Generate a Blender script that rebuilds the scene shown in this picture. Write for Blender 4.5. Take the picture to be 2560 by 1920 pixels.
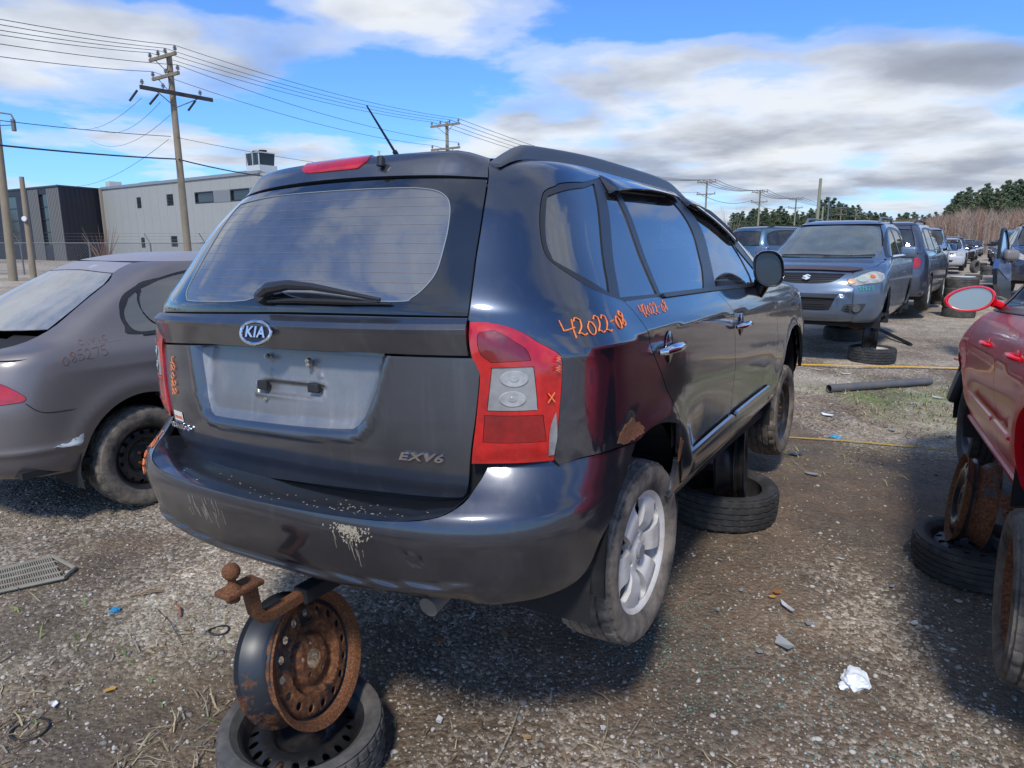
import bpy, bmesh, math, random
import numpy as np
from mathutils import Vector, Matrix, Euler
from mathutils.bvhtree import BVHTree
from mathutils.geometry import delaunay_2d_cdt
for o in list(bpy.data.objects): bpy.data.objects.remove(o)
SC = bpy.context.scene
COL = SC.collection
R = math.radians
# ------------------------------------------------------------------ camera, sky, sun, exposure
CAMH, PITCH, FPX = 1.65, R(11.62), 1700.0
cd = bpy.data.cameras.new('camera'); cam = bpy.data.objects.new('camera', cd); COL.objects.link(cam)
cam.location = (0, 0, CAMH); cam.rotation_euler = (R(90) - PITCH, 0, 0)
cd.sensor_width = 36.0; cd.lens = FPX / 2560 * 36.0; cd.clip_end = 6000; cd.clip_start = 0.05
SC.camera = cam
SUN = Vector((-0.13, -0.62, 0.77)).normalized()
w = bpy.data.worlds.new('World'); SC.world = w; w.use_nodes = True
nt = w.node_tree; nt.nodes.clear()
def N(nt, typ, **kw):
    n = nt.nodes.new(typ)
    for k, v in kw.items():
        if k == 'ins':
            for a, b in v.items(): n.inputs[a].default_value = b
        else: setattr(n, k, v)
    return n
def L(nt, a, b): nt.links.new(a, b)
def M_(nt, op, a, b=None, c=None, clamp=False):
    n = nt.nodes.new('ShaderNodeMath'); n.operation = op; n.use_clamp = clamp
    for i, x in enumerate((a, b, c)):
        if x is None: continue
        if isinstance(x, (int, float)): n.inputs[i].default_value = x
        else: nt.links.new(x, n.inputs[i])
    return n.outputs[0]
def RAMP(nt, fac, stops, interp='LINEAR'):
    n = nt.nodes.new('ShaderNodeValToRGB'); n.color_ramp.interpolation = interp
    el = n.color_ramp.elements
    while len(el) < len(stops): el.new(0.5)
    for e, (p, c) in zip(el, stops):
        e.position = p; e.color = (c, c, c, 1) if isinstance(c, (int, float)) else (*c, 1)
    nt.links.new(fac, n.inputs[0]); return n.outputs[0]
def MIX(nt, fac, a, b, mode='MIX'):
    n = nt.nodes.new('ShaderNodeMix'); n.data_type = 'RGBA'; n.blend_type = mode
    for i, x in ((0, fac), (6, a), (7, b)):
        if isinstance(x, (int, float)): n.inputs[i].default_value = x if i == 0 else (x, x, x, 1)
        elif isinstance(x, tuple): n.inputs[i].default_value = (*x, 1)
        else: nt.links.new(x, n.inputs[i])
    return n.outputs[2]
def build_sky():
    sky = N(nt, 'ShaderNodeTexSky', sky_type='NISHITA', sun_disc=False, altitude=100, air_density=1.0, dust_density=0.6, ozone_density=3.0)
    sky.sun_elevation = math.asin(SUN.z); sky.sun_rotation = math.atan2(SUN.x, SUN.y)
    blue = MIX(nt, 0.85, sky.outputs[0], (0.42, 0.80, 1.32), 'MULTIPLY')
    tc = N(nt, 'ShaderNodeTexCoord')
    sep = N(nt, 'ShaderNodeSeparateXYZ'); L(nt, tc.outputs['Generated'], sep.inputs[0])
    z = M_(nt, 'MAXIMUM', sep.outputs[2], 0.0)
    zz = M_(nt, 'ADD', z, 0.11)
    px = M_(nt, 'DIVIDE', sep.outputs[0], zz); py = M_(nt, 'DIVIDE', sep.outputs[1], zz)
    com = N(nt, 'ShaderNodeCombineXYZ'); L(nt, px, com.inputs[0]); L(nt, py, com.inputs[1])
    def noise(scale, det, rough, off, dist=0.0):
        mp = N(nt, 'ShaderNodeMapping'); mp.inputs[1].default_value = off
        L(nt, com.outputs[0], mp.inputs[0])
        n = N(nt, 'ShaderNodeTexNoise', ins={'Scale': scale, 'Detail': det, 'Roughness': rough, 'Distortion': dist})
        L(nt, mp.outputs[0], n.inputs['Vector']); return n.outputs[0]
    n1 = noise(0.95, 13.0, 0.54, (2.3, 4.6, 0.0), 0.1)
    # cloud banks: gaussian lobes of cover by direction (x,y over z), placed as seen, except one gap added out of view
    cov = None
    for (cx, cy, rx, ry, amp) in CLOUDS:
        a = M_(nt, 'DIVIDE', M_(nt, 'SUBTRACT', px, cx), rx); b = M_(nt, 'DIVIDE', M_(nt, 'SUBTRACT', py, cy), ry)
        g = M_(nt, 'EXPONENT', M_(nt, 'MULTIPLY', M_(nt, 'ADD', M_(nt, 'MULTIPLY', a, a), M_(nt, 'MULTIPLY', b, b)), -1.0))
        g = M_(nt, 'MULTIPLY', g, amp)
        cov = g if cov is None else M_(nt, 'ADD', cov, g)
    d = M_(nt, 'ADD', n1, cov)
    dens = RAMP(nt, d, [(0.475, 0.0), (0.55, 0.45), (0.64, 0.92), (0.75, 1.0)], 'EASE')
    # thick parts are grey underneath, edges are white
    n2 = noise(1.1, 8.0, 0.5, (7.0, 2.0, 3.0))
    thick = M_(nt, 'ADD', M_(nt, 'MULTIPLY', M_(nt, 'SUBTRACT', d, 0.56), 1.7), M_(nt, 'MULTIPLY', M_(nt, 'SUBTRACT', n2, 0.46), 2.3))
    ccol = RAMP(nt, thick, [(0.0, (5.3, 5.5, 5.75)), (0.22, (4.1, 4.35, 4.75)), (0.5, (2.6, 2.85, 3.4)), (1.0, (1.6, 1.85, 2.4))])
    hz = RAMP(nt, z, [(0.0, 0.6), (0.07, 0.0)])
    base = MIX(nt, dens, blue, ccol)
    base = MIX(nt, hz, base, (3.5, 4.2, 5.0))
    bg = N(nt, 'ShaderNodeBackground'); bg.inputs[1].default_value = 0.10
    L(nt, base, bg.inputs[0]); out = N(nt, 'ShaderNodeOutputWorld'); L(nt, bg.outputs[0], out.inputs[0])
# each: centre x/z', y/z', radii, strength (z' = z + 0.11)
CLOUDS = [(-1.55, 2.45, 0.95, 0.5, 0.17), (-0.38, 2.32, 0.5, 0.22, 0.14), (0.5, 2.36, 0.42, 0.26, -0.20), (1.5, 2.7, 0.8, 0.3, 0.20), (1.9, 1.3, 0.9, 0.6, -0.09), (-0.55, 3.05, 0.5, 0.22, -0.10), (-2.2, 3.4, 0.6, 0.3, -0.12),  # negative lobe right of the frame added so the near car's side reflects blue
          (1.9, 4.2, 2.4, 0.9, 0.24), (-0.6, 4.8, 2.8, 0.6, 0.05), (-4.5, 5.5, 1.6, 1.2, 0.06), (3.5, 6.5, 4.0, 1.6, 0.10)]
build_sky()
sl = bpy.data.lights.new('sun', 'SUN'); so = bpy.data.objects.new('sun', sl); COL.objects.link(so)
sl.energy = 2.0; sl.angle = R(8); sl.color = (1.0, 0.95, 0.87)
so.rotation_euler = SUN.to_track_quat('Z', 'Y').to_euler()
SC.view_settings.view_transform = 'Standard'; SC.view_settings.look = 'None'
SC.view_settings.exposure = 0.72; SC.view_settings.gamma = 1.0; SC.view_settings.use_curve_mapping = False
SC.render.engine = 'CYCLES'
SC.cycles.max_bounces = 8; SC.cycles.transparent_max_bounces = 12; SC.cycles.diffuse_bounces = 3; SC.cycles.glossy_bounces = 4; SC.cycles.transmission_bounces = 4
SC.cycles.caustics_reflective = False; SC.cycles.caustics_refractive = False
try:
    SC.cycles.use_denoising = True; SC.cycles.denoiser = 'OPENIMAGEDENOISE'
except Exception: pass
# ------------------------------------------------------------------ helpers
rnd = random.Random(7)
def cam_ray(u, v):
    c, s = math.cos(PITCH), math.sin(PITCH); a = (u - 1280) / FPX; b = -(v - 960) / FPX
    return Vector((a, c + b * s, -s + b * c))
def at(u, v, Y):
    d = cam_ray(u, v); return Vector((0, 0, CAMH)) + d * (Y / d.y)
def ground_h(x, y):
    xs = [-1e4, 1.6, 2.4, 3.2, 4.2, 6, 9, 15, 30, 1e4]; ys = [-.13, -.13, -.09, -.02, .02, .06, .14, .22, .30, .32]
    return float(np.interp(y, xs, ys))
def tag(o, label=None, cat=None, group=None, kind=None):
    if label: o['label'] = label
    if cat: o['category'] = cat
    if group: o['group'] = group
    if kind: o['kind'] = kind
    return o
def empty(name, loc=(0, 0, 0), rot=(0, 0, 0), label=None, cat=None, group=None):
    o = bpy.data.objects.new(name, None); COL.objects.link(o); o.empty_display_size = 0.1
    o.location = loc; o.rotation_euler = rot; return tag(o, label, cat, group)
def link(name, me, parent=None, loc=None, rot=None):
    o = bpy.data.objects.new(name, me); COL.objects.link(o)
    if parent: o.parent = parent
    if loc is not None: o.location = loc
    if rot is not None: o.rotation_euler = rot
    return o
def mesh(name, v, f, m=None, smooth=False, sharp=None, mi=None, norms=None):
    me = bpy.data.meshes.new(name); me.from_pydata([tuple(p) for p in v], [], [tuple(q) for q in f])
    for x in (m if isinstance(m, (list, tuple)) else [m]):
        if x: me.materials.append(x)
    if mi is not None: me.polygons.foreach_set('material_index', mi)
    if smooth: me.polygons.foreach_set('use_smooth', [True] * len(me.polygons))
    me.update()
    if sharp: me.set_sharp_from_angle(angle=R(sharp))
    if norms is not None: me.normals_split_custom_set_from_vertices(norms)
    return me
def obj(name, v, f, m, parent=None, **kw): return link(name, mesh(name, v, f, m, **kw), parent)
class MB:
    """collects simple solids"""
    def __init__(s): s.v = []; s.f = []
    def add(s, v, f):
        b = len(s.v); s.v += [tuple(p) for p in v]; s.f += [tuple(i + b for i in q) for q in f]; return s
    def box(s, lo, hi, M=None):
        (a, b, c), (d, e, g) = lo, hi
        v = [Vector(p) for p in ((a, b, c), (d, b, c), (d, e, c), (a, e, c), (a, b, g), (d, b, g), (d, e, g), (a, e, g))]
        if M: v = [M @ p for p in v]
        return s.add(v, [(0, 3, 2, 1), (4, 5, 6, 7), (0, 1, 5, 4), (1, 2, 6, 5), (2, 3, 7, 6), (3, 0, 4, 7)])
    def bbox(s, lo, hi, bev=0.01, M=None, seg=2):
        bm = bmesh.new(); bmesh.ops.create_cube(bm, size=1)
        for v in bm.verts: v.co = Vector([(lo[i] + hi[i]) / 2 + v.co[i] * (hi[i] - lo[i]) for i in range(3)])
        bmesh.ops.bevel(bm, geom=bm.edges[:], offset=bev, segments=seg, affect='EDGES', profile=0.5)
        v = [M @ p.co if M else p.co.copy() for p in bm.verts]; bm.verts.index_update()
        s.add(v, [[q.index for q in f.verts] for f in bm.faces]); bm.free(); return s
    def tube(s, pts, r, n=8, caps=True, flat=None):
        pts = [Vector(p) for p in pts]; rs = r if isinstance(r, (list, tuple)) else [r] * len(pts)
        V = []; up = None
        for i, p in enumerate(pts):
            t = (pts[min(i + 1, len(pts) - 1)] - pts[max(i - 1, 0)]).normalized()
            if up is None: up = Vector((0, 0, 1)) if abs(t.z) < .9 else Vector((1, 0, 0))
            a = t.cross(up).normalized(); b = a.cross(t).normalized(); up = b
            for k in range(n):
                th = 2 * math.pi * k / n
                V.append(p + (a * math.cos(th) + b * math.sin(th)) * rs[i])
        F = []
        for i in range(len(pts) - 1):
            for k in range(n):
                k2 = (k + 1) % n; F.append((i * n + k, (i + 1) * n + k, (i + 1) * n + k2, i * n + k2))
        if caps:
            F.append(tuple(range(n))); F.append(tuple((len(pts) - 1) * n + k for k in range(n))[::-1])
        return s.add(V, F)
    def cyl(s, p, q, r, n=12, r2=None): return s.tube([p, q], [r, r if r2 is None else r2], n)
    def lathe(s, prof, n=48, M=None, close=False, rfun=None):
        """prof: (r, axial) pairs turned about the local Y axis; rfun(i, theta) scales"""
        V = []; m = len(prof)
        for k in range(n):
            th = 2 * math.pi * k / n
            for i, (r, a) in enumerate(prof):
                rr = r + (rfun(i, k) if rfun else 0)
                p = Vector((rr * math.cos(th), a, rr * math.sin(th))); V.append(M @ p if M else p)
        F = []
        for k in range(n):
            k2 = (k + 1) % n
            for i in range(m if close else m - 1):
                i2 = (i + 1) % m; F.append((k * m + i, k * m + i2, k2 * m + i2, k2 * m + i))
        return s.add(V, F)
    def mesh(s, name, m, smooth=False, sharp=35): return mesh(name, s.v, s.f, m, smooth=smooth, sharp=sharp if smooth else None)
    def obj(s, name, m, parent=None, smooth=False, sharp=35): return link(name, s.mesh(name, m, smooth, sharp), parent)
def copy_tree(o, parent=None):
    c = o.copy(); COL.objects.link(c)
    if parent: c.parent = parent
    for ch in o.children: copy_tree(ch, c)
    return c
# ------------------------------------------------------------------ materials
def newmat(name):
    m = bpy.data.materials.new(name); m.use_nodes = True; t = m.node_tree; t.nodes.clear()
    out = N(t, 'ShaderNodeOutputMaterial'); b = N(t, 'ShaderNodeBsdfPrincipled'); L(t, b.outputs[0], out.inputs[0])
    return m, t, b, out
def tex(t, typ, scale, vec=None, **ins):
    n = N(t, typ)
    n.inputs['Scale'].default_value = scale
    for k, v in ins.items():
        k = k.replace('_', ' ')
        if k in n.inputs: n.inputs[k].default_value = v
    if vec is None:
        tc = N(t, 'ShaderNodeTexCoord'); vec = tc.outputs['Object']
    L(t, vec, n.inputs['Vector']); return n
def scaled(t, s, coord='Object'):
    tc = N(t, 'ShaderNodeTexCoord'); mp = N(t, 'ShaderNodeMapping'); mp.inputs[3].default_value = s
    L(t, tc.outputs[coord], mp.inputs[0]); return mp.outputs[0]
def bump(t, b, h, strength=0.3, dist=0.01):
    n = N(t, 'ShaderNodeBump'); n.inputs['Strength'].default_value = strength; n.inputs['Distance'].default_value = dist
    L(t, h, n.inputs['Height']); L(t, n.outputs[0], b.inputs['Normal']); return n
MATS = {}
def simple(name, col=0, rough=0.5, metal=0.0, var=0.15, scale=8.0, coat=0.0, bumpk=0.0, dirt=0.0, dirtcol=(.16, .13, .10), spec=None):
    if name in MATS: return MATS[name]
    m, t, b, out = newmat(name); n = tex(t, 'ShaderNodeTexNoise', scale, Detail=6.0, Roughness=0.6)
    c = MIX(t, n.outputs[0], tuple(x * (1 - var) for x in col), tuple(min(1, x * (1 + var)) for x in col))
    if dirt > 0:
        n2 = tex(t, 'ShaderNodeTexNoise', scale * 0.5 + 1.7, Detail=8.0, Roughness=0.7)
        f = RAMP(t, n2.outputs[0], [(0.62 - dirt * 0.4, 0.0), (0.80 - dirt * 0.3, min(1, dirt * 1.6))])
        c = MIX(t, f, c, dirtcol); L(t, RAMP(t, f, [(0, rough), (1, 0.9)]), b.inputs['Roughness'])
    else: b.inputs['Roughness'].default_value = rough
    L(t, c, b.inputs['Base Color']); b.inputs['Metallic'].default_value = metal; b.inputs['Coat Weight'].default_value = coat
    if spec is not None: b.inputs['Specular IOR Level'].default_value = spec
    if bumpk: bump(t, b, n.outputs[0], bumpk)
    MATS[name] = m; return m
def paint(name, col=0, metal=0.5, rough=0.35, dust=0.25, dustcol=(.20, .19, .17), coat=1.0, streak=0.3, chips=None, coatr=0.06, ior=1.7):
    if name in MATS: return MATS[name]
    m, t, b, out = newmat(name)
    n = tex(t, 'ShaderNodeTexNoise', 2.2, Detail=9.0, Roughness=0.65)
    s = tex(t, 'ShaderNodeTexNoise', 3.0, scaled(t, (7, 7, 0.7)), Detail=6.0, Roughness=0.6)
    fine = tex(t, 'ShaderNodeTexNoise', 160.0, Detail=3.0)
    d = M_(t, 'MULTIPLY', RAMP(t, n.outputs[0], [(0.35, 0.15), (0.75, 1.0)]), dust)
    d = M_(t, 'ADD', d, M_(t, 'MULTIPLY', RAMP(t, s.outputs[0], [(0.55, 0.0), (0.75, 1.0)]), streak * dust))
    d = M_(t, 'MULTIPLY', d, M_(t, 'ADD', M_(t, 'MULTIPLY', fine.outputs[0], 0.8), 0.6), clamp=True)
    c = MIX(t, d, col, dustcol)
    scr = tex(t, 'ShaderNodeTexNoise', 1.6, scaled(t, (1.5, 4, 26)), Detail=10.0, Roughness=0.72)
    sf = RAMP(t, scr.outputs[0], [(0.70, 0.0), (0.715, 0.30), (0.74, 0.0)])
    c = MIX(t, sf, c, (.42, .42, .42))
    if chips:   # worn clear coat: pale flaking areas  (colour, threshold)
        v = tex(t, 'ShaderNodeTexNoise', chips[2], scaled(t, (1, 1, 2.2)), Detail=12.0, Roughness=0.62)
        cf = RAMP(t, v.outputs[0], [(chips[1], 0.0), (chips[1] + 0.012, 1.0)]); c = MIX(t, cf, c, chips[0])
    L(t, c, b.inputs['Base Color']); b.inputs['Metallic'].default_value = metal
    L(t, M_(t, 'ADD', M_(t, 'MULTIPLY', d, 0.5), rough, clamp=True), b.inputs['Roughness'])
    b.inputs['Coat Weight'].default_value = coat
    L(t, M_(t, 'ADD', M_(t, 'MULTIPLY', d, 0.25), coatr, clamp=True), b.inputs['Coat Roughness'])
    b.inputs['Coat IOR'].default_value = ior
    w_ = tex(t, 'ShaderNodeTexNoise', 5.0, Detail=2.0)
    bp = N(t, 'ShaderNodeBump'); bp.inputs['Strength'].default_value = 0.05; bp.inputs['Distance'].default_value = 0.02
    L(t, w_.outputs[0], bp.inputs['Height']); L(t, bp.outputs[0], b.inputs['Coat Normal'])
    MATS[name] = m; return m
def glass(name, tint=(.10, .13, .15), refl=1.75, dust=0.08, dcol=(.42, .42, .40)):
    """thin pane: tinted see-through, glossy reflection, a dust film, thickened on the rear panes to paint in sky reflection"""
    if name in MATS: return MATS[name]
    m, t, b, out = newmat(name); t.nodes.remove(b)
    tr = N(t, 'ShaderNodeBsdfTransparent'); tr.inputs[0].default_value = (*tint, 1)
    gl = N(t, 'ShaderNodeBsdfGlossy'); gl.inputs['Roughness'].default_value = 0.015
    fr_ = N(t, 'ShaderNodeFresnel'); fr_.inputs[0].default_value = refl; fr = N(t, 'ShaderNodeMath'); fr.operation = 'MULTIPLY'; fr.use_clamp = True; fr.inputs[1].default_value = 1.5 if refl > 2.2 else 1.0; L(t, fr_.outputs[0], fr.inputs[0])
    geo = N(t, 'ShaderNodeNewGeometry')
    mx = N(t, 'ShaderNodeMixShader')
    L(t, fr.outputs[0], mx.inputs[0]); L(t, tr.outputs[0], mx.inputs[1]); L(t, gl.outputs[0], mx.inputs[2])
    df = N(t, 'ShaderNodeBsdfDiffuse'); df.inputs[0].default_value = (*dcol, 1)
    n = tex(t, 'ShaderNodeTexNoise', 3.5, Detail=9.0, Roughness=0.7)
    f = M_(t, 'MULTIPLY', RAMP(t, n.outputs[0], [(0.3, 0.3), (0.75, 1.0)]), dust)
    m2 = N(t, 'ShaderNodeMixShader'); L(t, f, m2.inputs[0]); L(t, mx.outputs[0], m2.inputs[1]); L(t, df.outputs[0], m2.inputs[2])
    L(t, m2.outputs[0], out.inputs[0]); MATS[name] = m; return m
BLK = simple('black_plastic', (.018, .018, .02), 0.45, var=.3, dirt=.25, dirtcol=(.07, .065, .06))
TRIM = simple('black_trim', (.02, .021, .024), 0.35, var=.2)
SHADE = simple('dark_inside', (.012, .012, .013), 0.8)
CHROME = simple('chrome', (.75, .77, .80), 0.08, 1.0, var=.05)
RUBBER = simple('tyre_rubber', (.028, .028, .029), 0.75, var=.25, scale=14, dirt=.35, dirtcol=(.12, .105, .085), bumpk=.1)
RUBMUD = simple('muddy_tyre_rubber', (.035, .034, .033), 0.8, var=.3, scale=9, dirt=.62, dirtcol=(.24, .20, .155), bumpk=.15)
RUBGREY = simple('grey_tyre_rubber', (.065, .063, .06), 0.85, var=.3, scale=12, dirt=.45, dirtcol=(.16, .14, .12), bumpk=.15)
STEELB = simple('black_steel', (.02, .021, .023), 0.38, .3, var=.3, scale=20, dirt=.3, dirtcol=(.09, .05, .03))
SILVER = simple('silver_alloy', (.62, .60, .56), 0.45, .1, var=.12, scale=12, dirt=.38, dirtcol=(.33, .27, .20))
CLOTH = simple('seat_cloth', (.05, .05, .055), 0.9)
STEELG = simple('grey_galvanised_steel', (.16, .165, .17), 0.6, .3)
def rusty(name, base, amount=0.5, scale=9.0):
    if name in MATS: return MATS[name]
    m, t, b, out = newmat(name)
    n = tex(t, 'ShaderNodeTexNoise', scale, Detail=12.0, Roughness=0.68); n2 = tex(t, 'ShaderNodeTexNoise', scale * 9, Detail=6.0, Roughness=0.7)
    rc = RAMP(t, n2.outputs[0], [(0.3, (.045, .018, .010)), (0.48, (.12, .045, .018)), (0.66, (.27, .11, .038)), (0.8, (.40, .21, .10))])
    f = RAMP(t, n.outputs[0], [(0.62 - amount * .45, 0.0), (0.68 - amount * .45, 1.0)])
    L(t, MIX(t, f, base, rc), b.inputs['Base Color']); L(t, RAMP(t, f, [(0, .4), (1, .92)]), b.inputs['Roughness'])
    bump(t, b, MIX(t, f, 0.3, n2.outputs[0]), 0.5, 0.004); MATS[name] = m; return m
RUST = rusty('rust', (.12, .05, .02), 1.0, 14); RUSTY_BLACK = rusty('rust_over_black', (.016, .017, .019), .52, 8)
# ------------------------------------------------------------------ ground
def vnoise(x, y, seed=0):
    xi = np.floor(x).astype(int); yi = np.floor(y).astype(int); fx = x - xi; fy = y - yi
    fx = fx * fx * (3 - 2 * fx); fy = fy * fy * (3 - 2 * fy)
    def h(a, b):
        n = (a * 374761393 + b * 668265263 + seed * 982451653) & 0xffffffff
        n = ((n ^ (n >> 13)) * 1274126177) & 0xffffffff; return ((n ^ (n >> 16)) & 0xffff) / 65535.0
    return (h(xi, yi) * (1 - fx) + h(xi + 1, yi) * fx) * (1 - fy) + (h(xi, yi + 1) * (1 - fx) + h(xi + 1, yi + 1) * fx) * fy
def fbm(x, y, o=4, seed=0, g=0.5):
    s = 0; a = 1; t = 0
    for k in range(o): s = s + a * vnoise(x * 2 ** k + 17 * k, y * 2 ** k + 31 * k, seed + k); t += a; a *= g
    return s / t
def base_h(y): return np.interp(y, [-1e4, 1.6, 2.4, 3.2, 4.2, 6, 9, 15, 30, 1e4], [-.13, -.13, -.09, -.02, .02, .06, .14, .22, .30, .32])
def gz(x, y):
    x = np.asarray(x, float); y = np.asarray(y, float); near = np.clip(1 - (np.hypot(x, y) - 25) / 20, 0, 1)
    z = base_h(y) + near * ((fbm(x * .7, y * .7, 3, 3) - .5) * .07)
    # shallow wheel ruts of the lane
    s = (x - 1.9) * .86 - (y - 3.) * .5
    for c in (1.3, 1.75, 2.9, 3.4): z = z - near * .018 * np.exp(-((s - c) / .12) ** 2) * (fbm(x * 1.1, y * 1.1, 2, 9))
    return z
def axis(lo, hi, h, far, g=1.13):
    a = list(np.arange(lo, hi, h)); x = hi; d = h
    while x < far: a.append(x); d *= g; x += d
    a.append(far); x = lo; d = h; b = []
    while x > -far: d *= g; x -= d; b.append(x)
    return np.array(b[::-1] + a)
def mound(x, y):   # fine relief near the camera
    return (fbm(x * 5, y * 5, 4, 21, .6) - .5) * .028 * np.clip(1 - (np.hypot(x, y - 2) - 7) / 4, 0, 1) + (fbm(x * 14, y * 14, 2, 5) - .5) * .010 * np.clip(1 - (np.hypot(x, y - 2) - 5) / 2, 0, 1)
X_ = axis(-4.5, 5.2, .035, 3500); Y_ = axis(0.9, 8.2, .035, 3500)
gx, gy = np.meshgrid(X_, Y_); gzz = gz(gx, gy) + mound(gx, gy)
nx, ny = len(X_), len(Y_)
idx = np.arange(nx * ny).reshape(ny, nx)
fq = np.stack([idx[:-1, :-1], idx[:-1, 1:], idx[1:, 1:], idx[1:, :-1]], -1).reshape(-1, 4)
me = bpy.data.meshes.new('ground'); me.vertices.add(nx * ny); me.vertices.foreach_set('co', np.stack([gx, gy, gzz], -1).ravel())
me.loops.add(len(fq) * 4); me.loops.foreach_set('vertex_index', fq.ravel()); me.polygons.add(len(fq))
me.polygons.foreach_set('loop_start', np.arange(len(fq)) * 4); me.polygons.foreach_set('loop_total', np.full(len(fq), 4)); me.polygons.foreach_set('use_smooth', np.ones(len(fq), bool))
me.update(calc_edges=True)
def soil_masks(x, y):
    """dark soil (damp on the lane, darker below the cars) / grass / straw shares of the yard surface"""
    n = fbm(x * .9 + 3, y * .9, 4, 40); n2 = fbm(x * .5, y * .5 + 9, 4, 50)
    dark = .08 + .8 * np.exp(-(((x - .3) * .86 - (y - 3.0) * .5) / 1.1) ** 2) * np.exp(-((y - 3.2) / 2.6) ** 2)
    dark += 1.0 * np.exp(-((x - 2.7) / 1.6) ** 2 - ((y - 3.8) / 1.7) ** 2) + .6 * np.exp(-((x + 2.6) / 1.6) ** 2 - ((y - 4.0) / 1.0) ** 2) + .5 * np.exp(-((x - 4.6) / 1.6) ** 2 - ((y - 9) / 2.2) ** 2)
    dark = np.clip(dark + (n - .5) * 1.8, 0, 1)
    grass = np.exp(-((y - 6.3) / 1.0) ** 2) * np.clip((x - 1.0) / 2, 0, 1) * np.clip((9 - x) / 3, 0, 1) + .10 * np.exp(-((x + 2.2) / 1.2) ** 2 - ((y - 2.6) / .7) ** 2)
    grass = np.clip((grass * 1.5) * np.clip((n2 - .36) * 6, 0, 1), 0, 1)
    straw = .9 * np.exp(-((y - 1.5) / .65) ** 2) * np.clip(1 - np.abs(x + .1) / 1.9, 0, 1) + .8 * np.exp(-((x + 1.7) / 1.0) ** 2 - ((y - 2.0) / .9) ** 2) + 1.2 * np.exp(-((y - 6.2) / 1.4) ** 2) * np.clip(x / 3, 0, 1)
    n3 = fbm(x * 2.6 + 1, y * 2.6 + 4, 4, 77); straw = np.clip((straw + (n2 - .5) * 1.0) * np.clip((n3 - .36) * 5, 0, 1) - .10, 0, 1)
    return dark, grass, straw
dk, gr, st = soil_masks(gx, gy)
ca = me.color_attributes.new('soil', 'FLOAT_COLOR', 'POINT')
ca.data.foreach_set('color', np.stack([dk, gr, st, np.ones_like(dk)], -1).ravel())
ground = link('ground', me); tag(ground, kind='structure')
def ground_mat():
    m, t, b, out = newmat('yard_ground'); tc = N(t, 'ShaderNodeTexCoord'); P = tc.outputs['Object']
    at_ = N(t, 'ShaderNodeAttribute', attribute_name='soil'); sp = N(t, 'ShaderNodeSeparateColor'); L(t, at_.outputs['Color'], sp.inputs[0])
    v = tex(t, 'ShaderNodeTexVoronoi', 55.0, P); v2 = tex(t, 'ShaderNodeTexVoronoi', 110.0, P); v3 = tex(t, 'ShaderNodeTexVoronoi', 22.0, P)
    n = tex(t, 'ShaderNodeTexNoise', 1.1, P, Detail=10.0, Roughness=.65); nf = tex(t, 'ShaderNodeTexNoise', 38.0, P, Detail=8.0, Roughness=.7)
    sv = N(t, 'ShaderNodeSeparateColor'); L(t, v.outputs['Color'], sv.inputs[0])
    s2 = N(t, 'ShaderNodeSeparateColor'); L(t, v2.outputs['Color'], s2.inputs[0])
    gravel = RAMP(t, sv.outputs[0], [(0, (.17, .145, .115)), (.4, (.30, .262, .215)), (.75, (.42, .37, .31)), (1, (.55, .50, .43))])
    gravel2 = RAMP(t, s2.outputs[1], [(0, (.14, .118, .092)), (.5, (.30, .255, .20)), (1, (.47, .41, .33))])
    gravel = MIX(t, RAMP(t, sv.outputs[1], [(.45, 0.0), (.5, 1.0)]), gravel, gravel2)
    soil = RAMP(t, nf.outputs[0], [(.3, (.062, .048, .035)), (.55, (.125, .098, .072)), (.75, (.22, .18, .135))])
    brown = RAMP(t, nf.outputs[0], [(.3, (.095, .064, .040)), (.6, (.19, .134, .088)), (.8, (.31, .24, .17))])
    straw = RAMP(t, nf.outputs[0], [(.3, (.10, .072, .045)), (.5, (.20, .145, .09)), (.7, (.33, .26, .17))])
    green = RAMP(t, nf.outputs[0], [(.3, (.05, .08, .02)), (.55, (.14, .19, .05)), (.75, (.26, .30, .11))])
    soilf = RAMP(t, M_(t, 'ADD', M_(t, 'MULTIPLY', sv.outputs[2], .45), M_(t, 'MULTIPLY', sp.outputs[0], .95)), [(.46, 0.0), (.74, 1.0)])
    bf = RAMP(t, n.outputs[0], [(.44, 0.0), (.62, .9)])
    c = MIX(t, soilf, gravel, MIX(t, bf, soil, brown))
    c = MIX(t, M_(t, 'MULTIPLY', sp.outputs[2], RAMP(t, nf.outputs[0], [(.42, 0.0), (.58, .8)])), c, straw)
    c = MIX(t, M_(t, 'MULTIPLY', sp.outputs[1], RAMP(t, n.outputs[0], [(.40, .15), (.6, .85)])), c, green)
    nl = tex(t, 'ShaderNodeTexNoise', .35, P, Detail=6.0, Roughness=.6); ns = tex(t, 'ShaderNodeTexNoise', 2.6, P, Detail=6.0, Roughness=.65)
    c = MIX(t, 1.0, c, MIX(t, RAMP(t, nl.outputs[0], [(.38, 0.0), (.62, 1.0)]), (1.0, .97, .93), (1.42, 1.42, 1.40)), 'MULTIPLY'); c = MIX(t, 1.0, c, MIX(t, RAMP(t, ns.outputs[0], [(.35, 0.0), (.65, 1.0)]), (.70, .67, .64), (1.12, 1.10, 1.06)), 'MULTIPLY')
    L(t, c, b.inputs['Base Color'])
    L(t, RAMP(t, soilf, [(0, .9), (1, .72)]), b.inputs['Roughness'])
    h = M_(t, 'ADD', M_(t, 'MULTIPLY', v.outputs['Distance'], -.6), M_(t, 'ADD', M_(t, 'MULTIPLY', nf.outputs[0], .7), M_(t, 'MULTIPLY', v3.outputs['Distance'], -.25)))
    bump(t, b, h, .9, .016); return m
me.materials.append(ground_mat())
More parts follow.
